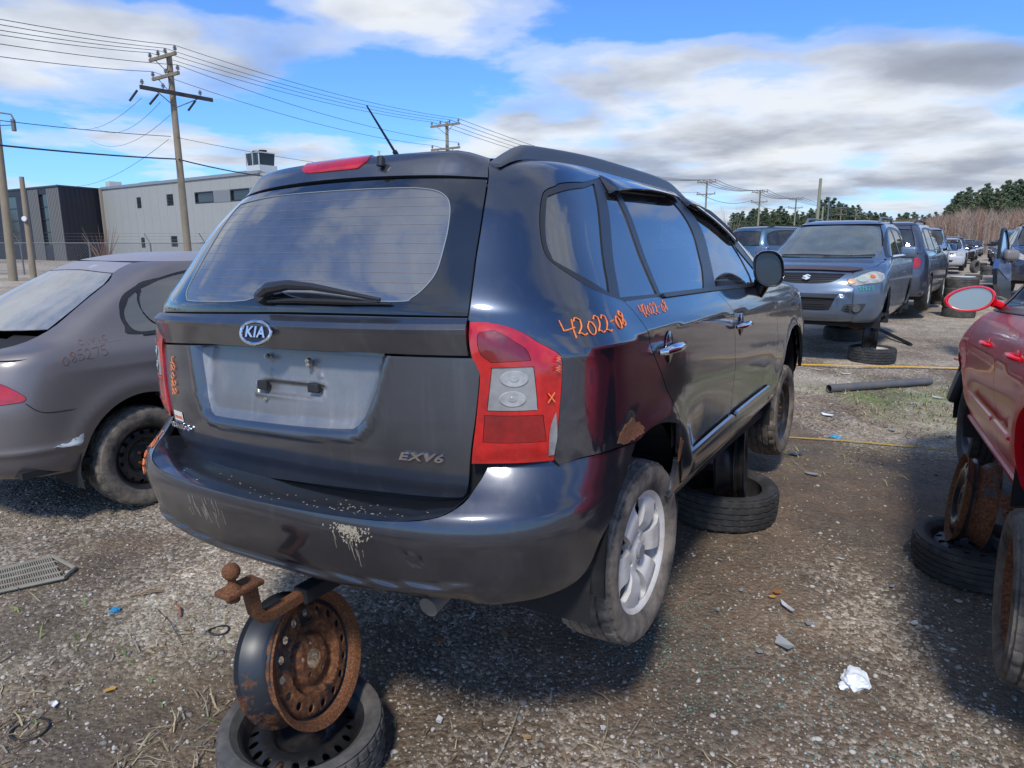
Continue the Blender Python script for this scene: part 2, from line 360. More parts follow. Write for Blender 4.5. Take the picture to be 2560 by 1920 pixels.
# --- loose stones and dry stalks: far too many to count
def ico():
    bm = bmesh.new(); bmesh.ops.create_icosphere(bm, subdivisions=1, radius=1); v = np.array([p.co[:] for p in bm.verts]); f = np.array([[q.index for q in a.verts] for a in bm.faces]); bm.free(); return v, f
ICO_V, ICO_F = ico()
rs = np.random.RandomState(4)
def scatter_xy(n, near=1.0, far=8.0, reject=None, spread=1.35):
    """points of the yard, thinning with distance"""
    y = near + (far - near) * rs.rand(n) ** 1.7; x = (rs.rand(n) - .5) * 2 * (y * .78 + .6) * spread
    x = np.clip(x, -6.5, 7.5)
    return x, y
def stones(name, n, smin, smax, far, cols, seed):
    x, y = scatter_xy(n, .95, far); dkk, g_, s_ = soil_masks(x, y)
    keep = rs.rand(n) > np.clip(dkk * .85, 0, .85); x, y = x[keep], y[keep]; n = len(x)
    sz = smin + (smax - smin) * rs.rand(n) ** 3.0
    z = gz(x, y) + mound(x, y)
    nv = len(ICO_V); nfc = len(ICO_F); V = ICO_V[None] * (1 + (rs.rand(n, nv, 1) - .5) * .75) * (sz[:, None, None] * np.stack([.8 + rs.rand(n) * .7, .7 + rs.rand(n) * .5, .45 + rs.rand(n) * .3], -1)[:, None, :])
    a = rs.rand(n) * 6.28; c, s = np.cos(a)[:, None], np.sin(a)[:, None]
    V = np.stack([V[..., 0] * c - V[..., 1] * s, V[..., 0] * s + V[..., 1] * c, V[..., 2]], -1) + np.stack([x, y, z + sz * .12], -1)[:, None, :]
    Fm = (ICO_F[None] + (np.arange(n) * nv)[:, None, None]).reshape(-1, 3)
    me = bpy.data.meshes.new(name); me.vertices.add(n * nv); me.vertices.foreach_set('co', V.reshape(-1)); nf = len(Fm)
    me.loops.add(nf * 3); me.loops.foreach_set('vertex_index', Fm.ravel()); me.polygons.add(nf)
    me.polygons.foreach_set('loop_start', np.arange(nf) * 3); me.polygons.foreach_set('loop_total', np.full(nf, 3))
    me.polygons.foreach_set('material_index', np.repeat(rs.randint(0, len(cols), n) if True else 0, nfc)); me.update(calc_edges=True)
    for c_ in cols: me.materials.append(c_)
    o = link(name, me); tag(o, kind='stuff'); return o
SG = [simple('stone_grey', (.42, .39, .345), .9, var=.3, scale=40), simple('stone_pale', (.45, .42, .37), .9, var=.25, scale=40), simple('stone_dark', (.20, .18, .155), .9, var=.3, scale=40), simple('stone_brown', (.33, .27, .21), .9, var=.3, scale=40)]
stones('gravel', 15000, .005, .0145, 7.5, SG + [SG[0], SG[2], SG[3]], 1)
ICO_V = np.array([(1, 0, 0), (-1, 0, 0), (0, 1, 0), (0, -1, 0), (0, 0, 1), (0, 0, -1)], float) * 1.2; ICO_F = np.array([(0, 2, 4), (2, 1, 4), (1, 3, 4), (3, 0, 4), (2, 0, 5), (1, 2, 5), (3, 1, 5), (0, 3, 5)])
stones('fine_gravel', 150000, .0018, .0075, 5.6, SG + [SG[0], SG[2], SG[3], SG[2]], 2)
def blades(name, n, far, hmin, hmax, mats, maskidx, flat=.8, near=.95, width=.0016):
    x, y = scatter_xy(n * 6, near, far); mk = soil_masks(x, y)[maskidx]; keep = rs.rand(n * 6) < mk ** 1.3
    # clump
    x, y = x[keep][:n], y[keep][:n]; n = len(x)
    cx = np.round(x * 9) / 9 + (vnoise(x * 9, y * 9, 3) - .5) * .05; pull = rs.rand(n) * .7
    x = x * (1 - pull) + cx * pull; z = gz(x, y) + mound(x, y)
    a = rs.rand(n) * 6.283; h = hmin + (hmax - hmin) * rs.rand(n) ** 2; lean = flat + (1 - flat) * rs.rand(n); wd = width * (1 + rs.rand(n)) * (1 + y * .12)
    dx, dy = np.cos(a), np.sin(a); b = rs.rand(n) * 1.2 - .6; V = []; 
    for k, (tt, ww) in enumerate(((0, 1), (.5, .8), (1, .15))):
        hh = h * (np.sqrt(np.maximum(1 - lean ** 2, .02))) * (tt - .35 * tt * tt) * 1.3; rr = h * lean * tt
        ex, ey = np.cos(a + b * tt), np.sin(a + b * tt)
        px, py, pz = x + ex * rr, y + ey * rr, z + .003 + hh
        V.append(np.stack([px - dy * wd * ww, py + dx * wd * ww, pz], -1)); V.append(np.stack([px + dy * wd * ww, py - dx * wd * ww, pz + wd * ww * .6], -1))
    V = np.stack(V, 1); q = np.array([[0, 1, 3, 2], [2, 3, 5, 4]]); Fm = (q[None] + (np.arange(n) * 6)[:, None, None]).reshape(-1, 4)
    me = bpy.data.meshes.new(name); me.vertices.add(n * 6); me.vertices.foreach_set('co', V.reshape(-1)); nf = len(Fm)
    me.loops.add(nf * 4); me.loops.foreach_set('vertex_index', Fm.ravel()); me.polygons.add(nf)
    me.polygons.foreach_set('loop_start', np.arange(nf) * 4); me.polygons.foreach_set('loop_total', np.full(nf, 4))
    me.polygons.foreach_set('material_index', np.repeat(rs.randint(0, len(mats), n), 2)); me.update(calc_edges=True)
    for c_ in mats: me.materials.append(c_)
    o = link(name, me); tag(o, kind='stuff'); return o
ST = [simple('straw_pale', (.36, .29, .17), .8, var=.3), simple('straw_brown', (.20, .13, .075), .8, var=.3), simple('straw_grey', (.23, .20, .15), .8, var=.3)]
GN = [simple('grass_green', (.10, .19, .03), .7, var=.3), simple('grass_olive', (.18, .22, .06), .7, var=.3)]
blades('dry_grass', 11000, 7.5, .03, .13, ST, 2)
blades('green_grass', 9000, 8.2, .025, .085, GN + [ST[0]], 1, flat=.35)
# ------------------------------------------------------------------ building, fence, poles
WALLM = simple('pale_grey_cladding', (.33, .335, .315), .7, var=.05, scale=1.2)
DARKM = simple('dark_cladding', (.017, .02, .03), .5, var=.15, scale=2)
RIBM = simple('taupe_corrugated', (.17, .165, .155), .55, var=.1)
WINM = simple('far_window_glass', (.02, .025, .03), .08, var=.1, spec=1.0)
class Wall:
    def __init__(s, A, B):
        s.A = Vector((A[0], A[1], 0)); s.B = Vector((B[0], B[1], 0)); s.d = (s.B - s.A).normalized(); s.len = (s.B - s.A).length
        s.n = Vector((s.d.y, -s.d.x, 0))          # outward, towards the camera
        if s.n.dot(Vector((0, 0, 0)) - s.A) < 0: s.n = -s.n
    def hit(s, u, v):
        d = cam_ray(u, v); o = Vector((0, 0, CAMH)); t = (s.A - o).dot(s.n) / d.dot(s.n); p = o + d * t
        return (p - s.A).dot(s.d), p.z
    def P(s, a, z, out=0): return s.A + s.d * a + s.n * out + Vector((0, 0, z))
    def box(s, mb, a0, a1, z0, z1, o0, o1):
        v = [s.P(a, z, o) for a, z, o in ((a0, z0, o0), (a1, z0, o0), (a1, z0, o1), (a0, z0, o1), (a0, z1, o0), (a1, z1, o0), (a1, z1, o1), (a0, z1, o1))]
        mb.add(v, [(0, 3, 2, 1), (4, 5, 6, 7), (0, 1, 5, 4), (1, 2, 6, 5), (2, 3, 7, 6), (3, 0, 4, 7)])
    def face(s, z0, z1, holes, depth=.15):
        """wall skin with rectangular holes and their reveals"""
        mb = MB(); xs = sorted({0, s.len, *[h[0] for h in holes], *[h[1] for h in holes]}); zs = sorted({z0, z1, *[h[2] for h in holes], *[h[3] for h in holes]})
        for a0, a1 in zip(xs, xs[1:]):
            for b0, b1 in zip(zs, zs[1:]):
                ca, cb = (a0 + a1) / 2, (b0 + b1) / 2
                if any(h[0] < ca < h[1] and h[2] < cb < h[3] for h in holes): continue
                mb.add([s.P(a0, b0), s.P(a1, b0), s.P(a1, b1), s.P(a0, b1)], [(0, 1, 2, 3)])
        for (a0, a1, b0, b1) in holes:
            for p, q in (((a0, b0), (a1, b0)), ((a1, b0), (a1, b1)), ((a1, b1), (a0, b1)), ((a0, b1), (a0, b0))):
                mb.add([s.P(*p), s.P(*q), s.P(*q, -depth), s.P(*p, -depth)], [(0, 1, 2, 3)])
        return mb
def K1(x, y): return x * .42198, y * .42198        # crop -> photo pixels, used to read positions off walls that stand at a known distance
def far_building():
    A = at(*K1(603, 1118), 60); B = at(*K1(1530, 1025), 46.4)
    W = Wall(A, B); H1 = (A.z + B.z) / 2
    root = empty('commercial_building', (W.A.x, W.A.y, 0), label='long pale grey two-storey building with louvred vents behind the fence', cat='building')
    def pos(o): o.parent = root; o.location = -Vector(root.location); return o
    holes = []; louv = []; wins = []
    for (x0, y0, x1, y1) in ((808, 1170, 840, 1233), (985, 1152, 1030, 1217), (835, 1408, 863, 1468), (1012, 1398, 1055, 1462)):
        a0, z1 = W.hit(*K1(x0, y0)); a1, z0 = W.hit(*K1(x1, y1)); holes.append((a0, a1, z0, z1)); louv.append((a0, a1, z0, z1))
    a0, zt = W.hit(*K1(1152, 1140)); _, zb = W.hit(*K1(1152, 1208)); a1, _ = W.hit(*K1(1265, 1150)); a2, _ = W.hit(*K1(1365, 1150)); a3, _ = W.hit(*K1(1480, 1150))
    for (p, q) in ((a0, a1), (a2, a3)): holes.append((p, q, zb, zt)); wins.append((p, q, zb, zt))
    pos(W.face(0, H1, holes).obj('wall', WALLM))
    # return wall and roof, back walls
    C = at(*K1(1690, 1040), 52); W2 = Wall(B, C); mb = W2.face(0, H1, [])
    back = W.n * -14
    v = [W.P(0, H1), W.P(W.len, H1), W2.P(W2.len, H1) + W.d * 8, W.P(W.len, H1) + back, W.P(0, H1) + back]
    mb.add(v, [(0, 1, 2, 3, 4)]); v2 = [Vector((p.x, p.y, 0)) for p in v]
    for i, j in ((1, 2), (2, 3), (3, 4), (4, 0)): mb.add([v2[i] - W.n * .01, v2[j] - W.n * .01, v[j] - W.n * .01, v[i] - W.n * .01], [(0, 1, 2, 3)])
    pos(mb.obj('side_wall', WALLM))
    mb = MB(); W.box(mb, -.1, W.len + .1, H1 - .06, H1 + .14, -.2, .09); W2.box(mb, .1, W2.len, H1 - .06, H1 + .13, -.2, .08)
    pos(mb.obj('parapet_cap', simple('cap_metal', (.30, .32, .33), .4, .4)))
    a = 0.6; k = 0
    while a < W.len:      # raised cladding joints
        mb = MB(); 
        segs = [(0, H1)]
        for h in holes:
            if h[0] - .05 < a < h[1] + .05:
                segs = [(z0, z1) for s0, s1 in segs for z0, z1 in ((s0, min(s1, h[2])), (max(s0, h[3]), s1)) if z1 > z0]
        for z0, z1 in segs: W.box(mb, a - .02, a + .02, z0 + .01, z1 - .07, .002, .010)
        pos(mb.obj('cladding_joint', WALLM)); a += 1.25
    for (p, q, z0, z1) in louv:
        mb = MB(); W.box(mb, p, q, z0, z1, -.16, -.14); f = pos(mb.obj('louvre', simple('louvre_dark', (.02, .022, .025), .5)))
        n = 8
        for i in range(n):
            z = z0 + (z1 - z0) * (i + .5) / n; s = MB(); s.add([W.P(p, z + .05, -.12), W.P(q, z + .05, -.12), W.P(q, z - .02, .02), W.P(p, z - .02, .02), W.P(p, z + .07, -.12), W.P(q, z + .07, -.12), W.P(q, z, .02), W.P(p, z, .02)], [(0, 1, 2, 3), (7, 6, 5, 4), (3, 2, 6, 7), (0, 4, 5, 1), (0, 3, 7, 4), (1, 5, 6, 2)])
            o = s.obj('slat', simple('louvre_slat', (.06, .065, .07), .5)); o.parent = f
    for (p, q, z0, z1) in wins:
        mb = MB(); W.box(mb, p, q, z0, z1, -.12, -.10); g = pos(mb.obj('window', WINM)); mb = MB()
        for (s0, s1, t0, t1) in ((p, p + .09, z0, z1), (q - .09, q, z0, z1), (p + .09, q - .09, z0, z0 + .09), (p + .09, q - .09, z1 - .09, z1)): W.box(mb, s0, s1, t0, t1, -.09, .015)
        fo = mb.obj('window_frame', DARKM); fo.parent = g
    mb = MB(); W.box(mb, a1 + .01, a2 - .01, zb, zt, .002, .03); pos(mb.obj('infill_panel', simple('infill_grey', (.20, .21, .215), .6))); mb = MB(); W.box(mb, a3 + .01, W.len, zb, zt, .002, .03); pos(mb.obj('infill_panel', simple('infill_grey')))
    mb = MB(); W.box(mb, -.28, -.02, 0, H1 + .02, -.3, .16); pos(mb.obj('corner_trim', simple('corner_trim_tan', (.30, .25, .20), .7)))
    c_, cz = W2.hit(*K1(1560, 1080)); mb = MB(); mb.bbox((-.12, -.12, 0), (.12, .12, .2), .02, Matrix.Translation(W2.P(.5, H1 - .9, .25))); mb.cyl(W2.P(.5, H1 - .7, 0), W2.P(.5, H1 - .7, .3), .04)
    pos(mb.obj('security_camera', simple('white_plastic', (.7, .7, .7), .5)))
    # ---- dark neighbour
    P0 = at(*K1(345, 1104), 57); P1 = at(*K1(600, 1121), 60.6); PL = at(*K1(-60, 1145), 64)
    D1 = Wall(P0, P1); D2 = Wall(PL, P0); H2 = P0.z
    r2 = empty('dark_building', (P0.x, P0.y, 0), label='black clad building with taupe corrugated strips left of the pale one', cat='building')
    def pos2(o): o.parent = r2; o.location = -Vector(r2.location); return o
    dz = [D2.hit(*K1(x, 1300))[0] for x in (20, 110, 190, 245, 300, 345)]
    mb = D1.face(0, H2, []); bk = D1.n * -12
    v = [D2.P(0, H2), D2.P(D2.len, H2), D1.P(D1.len, H2), D1.P(D1.len, H2) + bk, D2.P(0, H2) + bk]; mb.add(v, [(0, 1, 2, 3, 4)])
    for i, j in ((2, 3), (3, 4), (4, 0)): mb.add([Vector((v[i].x, v[i].y, 0)), Vector((v[j].x, v[j].y, 0)), v[j], v[i]], [(0, 1, 2, 3)])
    pos2(mb.obj('wall', DARKM))
    hl = [(dz[3], dz[4], 1.6, H2 - .5), (dz[0], dz[1], 1.6, H2 - .5)]
    pos2(D2.face(0, H2, hl).obj('front_wall', DARKM))
    for h in hl:
        mb = MB(); D2.box(mb, h[0], h[1], h[2], h[3], -.15, -.13); g = pos2(mb.obj('window', WINM)); mb = MB()
        for i in range(1, 4): z = h[2] + (h[3] - h[2]) * i / 4; D2.box(mb, h[0], h[1], z - .03, z + .03, -.12, -.05)
        q = mb.obj('mullion', DARKM); q.parent = g
    for s0, s1 in ((dz[2], dz[3]), (dz[4], D2.len - .05)):
        a = s0
        while a < s1:
            mb = MB(); D2.box(mb, a, a + .16, .3, H2 - .1, .005, .07); pos2(mb.obj('corrugated_rib', RIBM)); a += .26
    mb = MB(); D1.box(mb, -.02, D1.len, H2, H2 + .12, -.2, .06); D2.box(mb, 0, D2.len, H2 - .005, H2 + .125, -.2, .07); pos2(mb.obj('parapet_cap', simple('cap_dark', (.05, .055, .065), .4, .4)))
    for i in range(9):
        a = .5 + i * D1.len / 9; mb = MB(); D1.box(mb, a, a + .03, .05, H2 - .03, .002, .02); pos2(mb.obj('cladding_joint', DARKM))
    # ---- things on the roof
    def unit(name, x0, y0, x1, y1, back_, mat, label, cat='roof unit', legs=False):
        a0_, zt_ = W.hit(*K1(x0, y0)); a1_, _ = W.hit(*K1(x1, y1)); b = W.P(0, 0, -back_); k = (b.length) / W.A.length
        o = MB(); W.box(o, a0_, a1_, H1 + .002, max(zt_ * 1.03, H1 + .3), -back_ - 1.0, -back_); ob = o.obj(name, mat); tag(ob, label, cat, 'equipment on the flat roof'); return ob
    g1 = simple('roof_unit_grey', (.33, .34, .34), .6, .2, var=.1)
    unit('roof_box', 680, 1086, 785, 1105, 2, g1, 'low grey roof box nearest the dark building'); unit('roof_box', 790, 1077, 893, 1100, 2, simple('roof_unit_pale', (.5, .5, .48), .6), 'low pale roof box, second from the dark building')
    unit('roof_box', 935, 1068, 1050, 1080, 2, g1, 'low grey roof box left of the big utility pole'); unit('roof_box', 1278, 1024, 1337, 1045, 1.5, g1, 'small grey roof hatch just left of the tall cooling unit')
    unit('roof_vent', 580, 1088, 608, 1115, .6, simple('roof_unit_pale', (.5, .5, .48), .6), 'small pale roof vent above the joint of the two buildings')
    a0_, zt_ = W.hit(*K1(1337, 912)); a1_, zm_ = W.hit(*K1(1472, 1000)); 
    cu = empty('cooling_unit', W.P(a0_, H1 + .2, -1.5), label='tall white cooling unit with dark V coils and twin fans on the roof', cat='cooling unit')
    wd = a1_ - a0_; Mx = Matrix(((W.d.x, -W.n.x, 0), (W.d.y, -W.n.y, 0), (0, 0, 1))).to_4x4(); cu.rotation_euler = Mx.to_euler(); hh = (zt_ - H1) * 1.12; wd *= .62
    wm = simple('cooler_white', (.55, .56, .55), .5); cm = simple('coil_dark', (.03, .05, .06), .5)
    mb = MB(); mb.box((0, 0, 0), (wd, 1.4, hh * .36)); mb.obj('base', wm, cu)
    for k in range(2):
        x = wd * (.04 + .5 * k)
        mb = MB(); z0, z1 = hh * .37, hh * .86
        mb.add([(x, -.005, z1), (x + wd * .20, -.005, z1), (x + wd * .20, -.005, z0), (x + wd * .08, -.005, z0), (x, 1.3, z1), (x + wd * .2, 1.3, z1), (x + wd * .2, 1.3, z0), (x + wd * .08, 1.3, z0)], [(0, 1, 2, 3), (7, 6, 5, 4), (0, 3, 7, 4), (1, 5, 6, 2), (0, 4, 5, 1), (3, 2, 6, 7)])
        x2 = x + wd * .23
        mb.add([(x2, -.005, z1), (x2 + wd * .19, -.005, z1), (x2 + wd * .10, -.005, z0), (x2, -.005, z0), (x2, 1.3, z1), (x2 + wd * .19, 1.3, z1), (x2 + wd * .10, 1.3, z0), (x2, 1.3, z0)], [(0, 1, 2, 3), (7, 6, 5, 4), (0, 3, 7, 4), (1, 5, 6, 2), (0, 4, 5, 1), (3, 2, 6, 7)])
        mb.obj('coil', cm, cu)
        mb = MB(); mb.cyl((x + wd * .21, .6, hh * .9), (x + wd * .21, .6, hh), wd * .17, 16); mb.obj('fan_cowl', SHADE, cu)
    mb = MB()
    for x in (0, wd * .49, wd - .06): mb.box((x, -.03, hh * .36), (x + .06, .03, hh * .9))
    mb.box((0, -.03, hh * .86), (wd, 1.3, hh * .9)); mb.obj('frame', wm, cu)
far_building()
# ---- chain-link fence
def fence():
    Y = 31.0; zt = 1.70; x0, x1 = -27.0, -9.5; gh = .30
    r = empty('chain_link_fence', (x0, Y, gh), label='grey chain-link fence with angled barbed-wire arms before the buildings', cat='fence')
    xs = [at(u, 605, Y).x for u in (-118, 50, 222, 375, 512, 690)]
    for x in xs:
        mb = MB(); mb.cyl((x - x0, 0, 0), (x - x0, 0, zt - gh), .035, 8); p = mb.obj('post', STEELG, r)
        mb = MB(); mb.cyl((x - x0, 0, zt - gh), (x - x0 - .18, -.1, zt - gh + .42), .018, 6); q = mb.obj('barb_arm', STEELG); q.parent = p
    mb = MB(); mb.cyl((xs[0] - x0, 0, zt - gh), (xs[-1] - x0, 0, zt - gh), .024, 6); mb.obj('top_rail', STEELG, r)
    for k in range(3):
        f = (k + 1) / 3; mb = MB(); mb.cyl((xs[0] - x0 - .18 * f, -.1 * f, zt - gh + .42 * f), (xs[-1] - x0 - .18 * f, -.1 * f, zt - gh + .42 * f), .004, 3); mb.obj('barbed_wire', STEELG, r)
    v = []; f = []; h = zt - gh - .04; a, b = xs[0] - x0, xs[-1] - x0; s = a; wdt = .006
    while s < b:
        for sg in (1, -1):
            p = (s, 0, .05) if sg > 0 else (s + h, 0, .05); q = (s + h, 0, h) if sg > 0 else (s, 0, h); n = len(v)
            v += [(p[0] - wdt, 0, p[2]), (p[0] + wdt, -.003, p[2]), (q[0] + wdt, -.003, q[2]), (q[0] - wdt, 0, q[2])]; f.append((n, n + 1, n + 2, n + 3))
        s += .11
    o = obj('wire_mesh', v, f, STEELG, r); tag(o, kind='stuff')
fence()
# ---- utility poles
WOOD = simple('weathered_pole_wood', (.26, .21, .145), .85, var=.3, scale=3, bumpk=.2); WOODG = simple('green_treated_wood', (.25, .25, .17), .85, var=.25)
ARMW = simple('crossarm_wood', (.22, .18, .13), .85, var=.3); ARMD = simple('dark_crossarm', (.05, .045, .045), .8)
PORC = simple('grey_porcelain', (.20, .21, .24), .3); WIREM = simple('wire_dark', (.02, .022, .028), .5)
def insulator(root, x, y, z):
    mb = MB(); M = Matrix.Translation((x, y, z)) @ Matrix.Rotation(R(90), 4, 'X')
    mb.lathe([(0, 0), (.02, 0), (.02, .06), (.085, .08), (.04, .12), (.085, .14), (.04, .18), (.06, .2), (0, .24)], 10, M); return mb.obj('insulator', PORC, root, smooth=True)
LINE = Vector((.57, .82, 0)).normalized(); ARMDIR = Vector((.82, -.57, 0)).normalized()
def pole(base, h, r=.15, mat=WOOD, arms=(), label=None, group=None, name='utility_pole', cat='utility pole', ang=None, tiltx=0):
    root = empty(name, base, (0, 0, 0), label, cat, group)
    mb = MB(); mb.tube([(0, 0, -.2), (-tiltx * .5, 0, h * .5), (-tiltx, 0, h)], [r, r * .85, r * .68], 14); mb.obj('shaft', mat, root, smooth=True)
    ends = []
    for (z, d, half, m, thick, off, ins) in arms:
        Mz = Matrix.Translation((-tiltx * z / h, 0, z)) @ Matrix(((d.x, -d.y, 0), (d.y, d.x, 0), (0, 0, 1))).to_4x4()
        mb = MB(); mb.box((-half + off, -r - .10, -thick / 2), (half + off, -r - .01, thick / 2), Mz); 
        if thick > .15: mb.box((-half + off, r + .01, -thick / 2), (half + off, r + .10, thick / 2), Mz)
        a = mb.obj('crossarm', m, root)
        for sg in (-1, 1):
            mb = MB(); mb.cyl(Mz @ Vector((sg * half * .55 + off, -r - .05, -thick / 2)), Mz @ Vector((0, -r, -.55)), .02, 5); b = mb.obj('brace', STEELG); b.parent = a
        e = []
        for s in ins:
            p = Mz @ Vector((s, -r - .05, thick / 2)); insulator(root, *p); e.append(Vector(base) + p + Vector((0, 0, .24)))
        ends.append(e)
    return root, ends
def wire(p, q, sag, r, name='power_line', label=None, group='power lines between the poles', n=14):
    pts = [Vector(p).lerp(Vector(q), i / n) - Vector((0, 0, sag * 4 * (i / n) * (1 - i / n))) for i in range(n + 1)]
    mb = MB(); mb.tube(pts, r, 5, False); ob = mb.obj(name, WIREM, None, smooth=True, sharp=80); tag(ob, label, 'power line', group); return ob
Y1 = 30.0; p_top = at(*K1(1000, 325), Y1); p_bot = at(*K1(1112, 1475), Y1)
gb = .3; h1 = p_top.z - gb; bx = p_bot.x + (p_bot.x - p_top.x) / (p_top.z - p_bot.z) * (p_bot.z - gb); tl = bx - p_top.x
def zat(x, y, Y=Y1): return at(*K1(x, y), Y).z - gb
arms1 = [(zat(985, 342), ARMDIR, 1.0, ARMW, .12, -.1, (-1.0, -.5, .02, .55)[:0] + (-1.05, -.42, .12, .85)), (zat(995, 457), ARMDIR, 1.0, ARMW, .12, -.02, (-.98, .02, .92)),
         (zat(1015, 557), LINE, 1.55, ARMD, .15, .1, (-1.35, -.5, 1.1))]
root1, e1 = pole((bx, Y1, gb), h1, .165, WOOD, arms1, 'tall wooden utility pole with three crossarms, nearest in front of the pale building', tiltx=tl)
for (xa, ya, dx) in ((-1.45, 0, -.35), (-.6, 0, -.4), (1.0, 0, -.35)):
    p = Vector((-tl, 0, arms1[2][0])) + LINE * xa; mb = MB(); mb.cyl(p + Vector((0, 0, -.1)), p + Vector((dx, 0, -.5)), .045, 8); mb.obj('strain_insulator', simple('insulator_dark', (.03, .03, .035), .5), root1)
def far_pole(x, y, top_v, r=.15, lab=None, arms=True, grp='utility poles in the receding line'):
    h = at(1280 + x / y * FPX * .98, top_v, y).z - .32
    am = [(h - .25, ARMDIR, 1.25, ARMW, .13, 0, (-1.15, -.4, .4, 1.15)), (h - 1.75, ARMDIR, 1.25, ARMW, .13, 0, (-1.15, .1, 1.15))] if arms else []
    return pole((x, y, .32), h, r, WOODG, am, lab, grp)
def px2x(u, v, y): return at(u, v, y).x
fp = []
for (u, v, y, lab) in ((1117, 304, 48, 'utility pole seen just behind the antenna of the near SUV'), (1768, 451, 92, 'utility pole right above the near SUV\'s door mirror, biggest of the right-hand line'), (1901, 476, 109, 'second of the utility poles in the right-hand line'),
                       (1991, 495, 127, 'third of the utility poles, above the front-facing crossover'), (2104, 517, 165, 'small utility pole right of the tall bare mast'), (2141, 523, 190, 'tiny utility pole, second right of the bare mast'), (2167, 532, 220, 'tiny distant utility pole, third right of the bare mast'), (2189, 537, 250, 'farthest utility pole, barely above the trees')):
    fp.append(far_pole(px2x(u, v, y), y, v, .15 if y < 100 else .17, lab))
allp = [e1] + [f[1] for f in fp]
for i in range(8):
    a, b = allp[i], allp[i + 1]
    if i == 0:
        for k, wd_ in enumerate(('outer left', 'inner left', 'inner right', 'outer right')): wire(a[0][k], b[0][k], .35, .011, label=wd_ + ' wire of the top crossarm, from the nearest pole to the antenna-side pole')
        wire(a[1][0], b[1][0], .45, .011, label='left wire of the second crossarm, from the nearest pole to the antenna-side pole'); wire(a[1][2], b[1][2], .45, .011, label='right wire of the second crossarm, from the nearest pole to the antenna-side pole')
    else:
        for k in (0, 1, 2, 3): wire(a[0][k], b[0][k], 1.2 if i == 1 else .6, .016 if i == 1 else .03, label='wire sagging between the distant poles')
        wire(a[1][0], b[1][0], .9, .016 if i == 1 else .03, label='wire sagging between the distant poles')
off = -LINE * 24 
for k, (vv) in enumerate((90, 122, 155, 183)):
    q = Vector(at(*K1(0, vv), 21.0)); p = e1[0][3 - k]; d = (q - p); wire(p, p + d * 1.5, .12, .011, label=('highest', 'second highest', 'third highest', 'fourth highest')[k] + ' wire leaving the nearest pole towards the upper left corner')
for k, vv in ((1, 237), (0, 312)):
    q = Vector(at(*K1(0, vv), 21.0)); p = e1[1][2 if k else 0]; wire(p, p + (q - p) * 1.5, .12, .011, label=('lower' if k == 0 else 'upper') + ' of the two wires leaving the nearest pole\'s second crossarm to the left')
def on1(x, y): return Vector(at(*K1(x, y), Y1 - .17))
p = on1(1012, 808); wire(p, p + (Vector(at(*K1(0, 695), 21)) - p) * 1.5, .1, .012, label='lone middle wire left of the nearest pole'); wire(on1(1050, 815), at(*K1(2600, 1030), 48), .3, .010, label='lone thin wire dropping right from the nearest pole')
p = on1(1040, 942); wire(p, p + (Vector(at(*K1(0, 842), 21)) - p) * 1.5, .1, .028, label='thick black cable left of the nearest pole'); wire(on1(1060, 945), at(*K1(1900, 1062), 44), .25, .028, label='thick black cable right of the nearest pole')
for (a, b) in (((838, 582), (380, 730)), ((950, 605), (560, 750)), ((1010, 680), (540, 832)), ((1000, 825), (330, 1092))):
    wire(on1(*a), at(*K1(*b), 56), .8, .009, label='faint service wire running back from the nearest pole to the building')
mb = MB()
# left edge: poles and hardware
pb = at(*K1(77, 1650), 26); pt = at(*K1(-28, 700), 26)
rl, _ = pole((pb.x, 26, .28), at(*K1(0, 20), 26).z, .15, WOOD, [], 'tall wooden pole cut by the left edge of the photo', tiltx=(pb.x - pt.x) * 1.75)
a = Vector(at(*K1(5, 668), 26)) - Vector(rl.location); 
mb = MB(); mb.tube([a + Vector((-1.2, 0, .1)), a, a + Vector((.35, 0, -.05)), a + Vector((.42, 0, -.2))], .03, 6); mb.obj('bracket', STEELG, rl)
b_ = Vector(at(*K1(80, 740), 26)) - Vector(rl.location); mb = MB(); mb.bbox(b_ - Vector((.06, .06, .22)), b_ + Vector((.06, .06, .2)), .02); mb.cyl(b_ + Vector((-1.3, 0, -.05)), b_, .02, 6); mb.obj('cutout_switch', STEELG, rl)
pb = at(*K1(195, 1612), 28.5); pt = at(*K1(127, 1047), 28.5)
rp, _ = pole((pb.x, 28.5, .29), pt.z - .29, .125, WOOD, [], 'short bare wooden post left of the black building corner', tiltx=pb.x - pt.x, cat='post', name='wooden_post')
c_ = Vector(at(*K1(141, 1296), 28.3)) - Vector(rp.location); mb = MB(); mb.lathe([(0, 0), (.1, 0), (.11, .03), (.06, .1), (0, .12)], 12, Matrix.Translation(c_)); mb.obj('meter_disc', simple('white_plastic', (.7, .7, .7), .5), rp)
# slender mast right, vent pipe above the roof
def mast(u, vt, Y, r, name, lab, cat, mat):
    p = at(u, vt, Y); o = MB(); o.tube([(0, 0, 0), (0, 0, p.z - .32)], [r, r * .7], 10); ob = o.obj(name, mat, smooth=True); ob.location = (p.x, Y, .32); tag(ob, lab, cat); return ob
mast(2052, 446, 62, .17, 'bare_mast', 'tall bare mast without arms above the front-facing crossover', 'mast', WOODG)
mast(2074, 493, 140, .2, 'lamp_mast', 'thin distant lamp mast right of the bare mast', 'mast', STEELG)
mast(2058, 516, 90, .14, 'short_mast', 'short pole just right of the bare mast\'s foot', 'mast', WOODG)
vp = mast(947, 377, 40, .09, 'vent_pipe', 'pale pipe stack standing behind the near SUV\'s roof', 'pipe', simple('roof_unit_pale', (.5, .5, .48), .6))
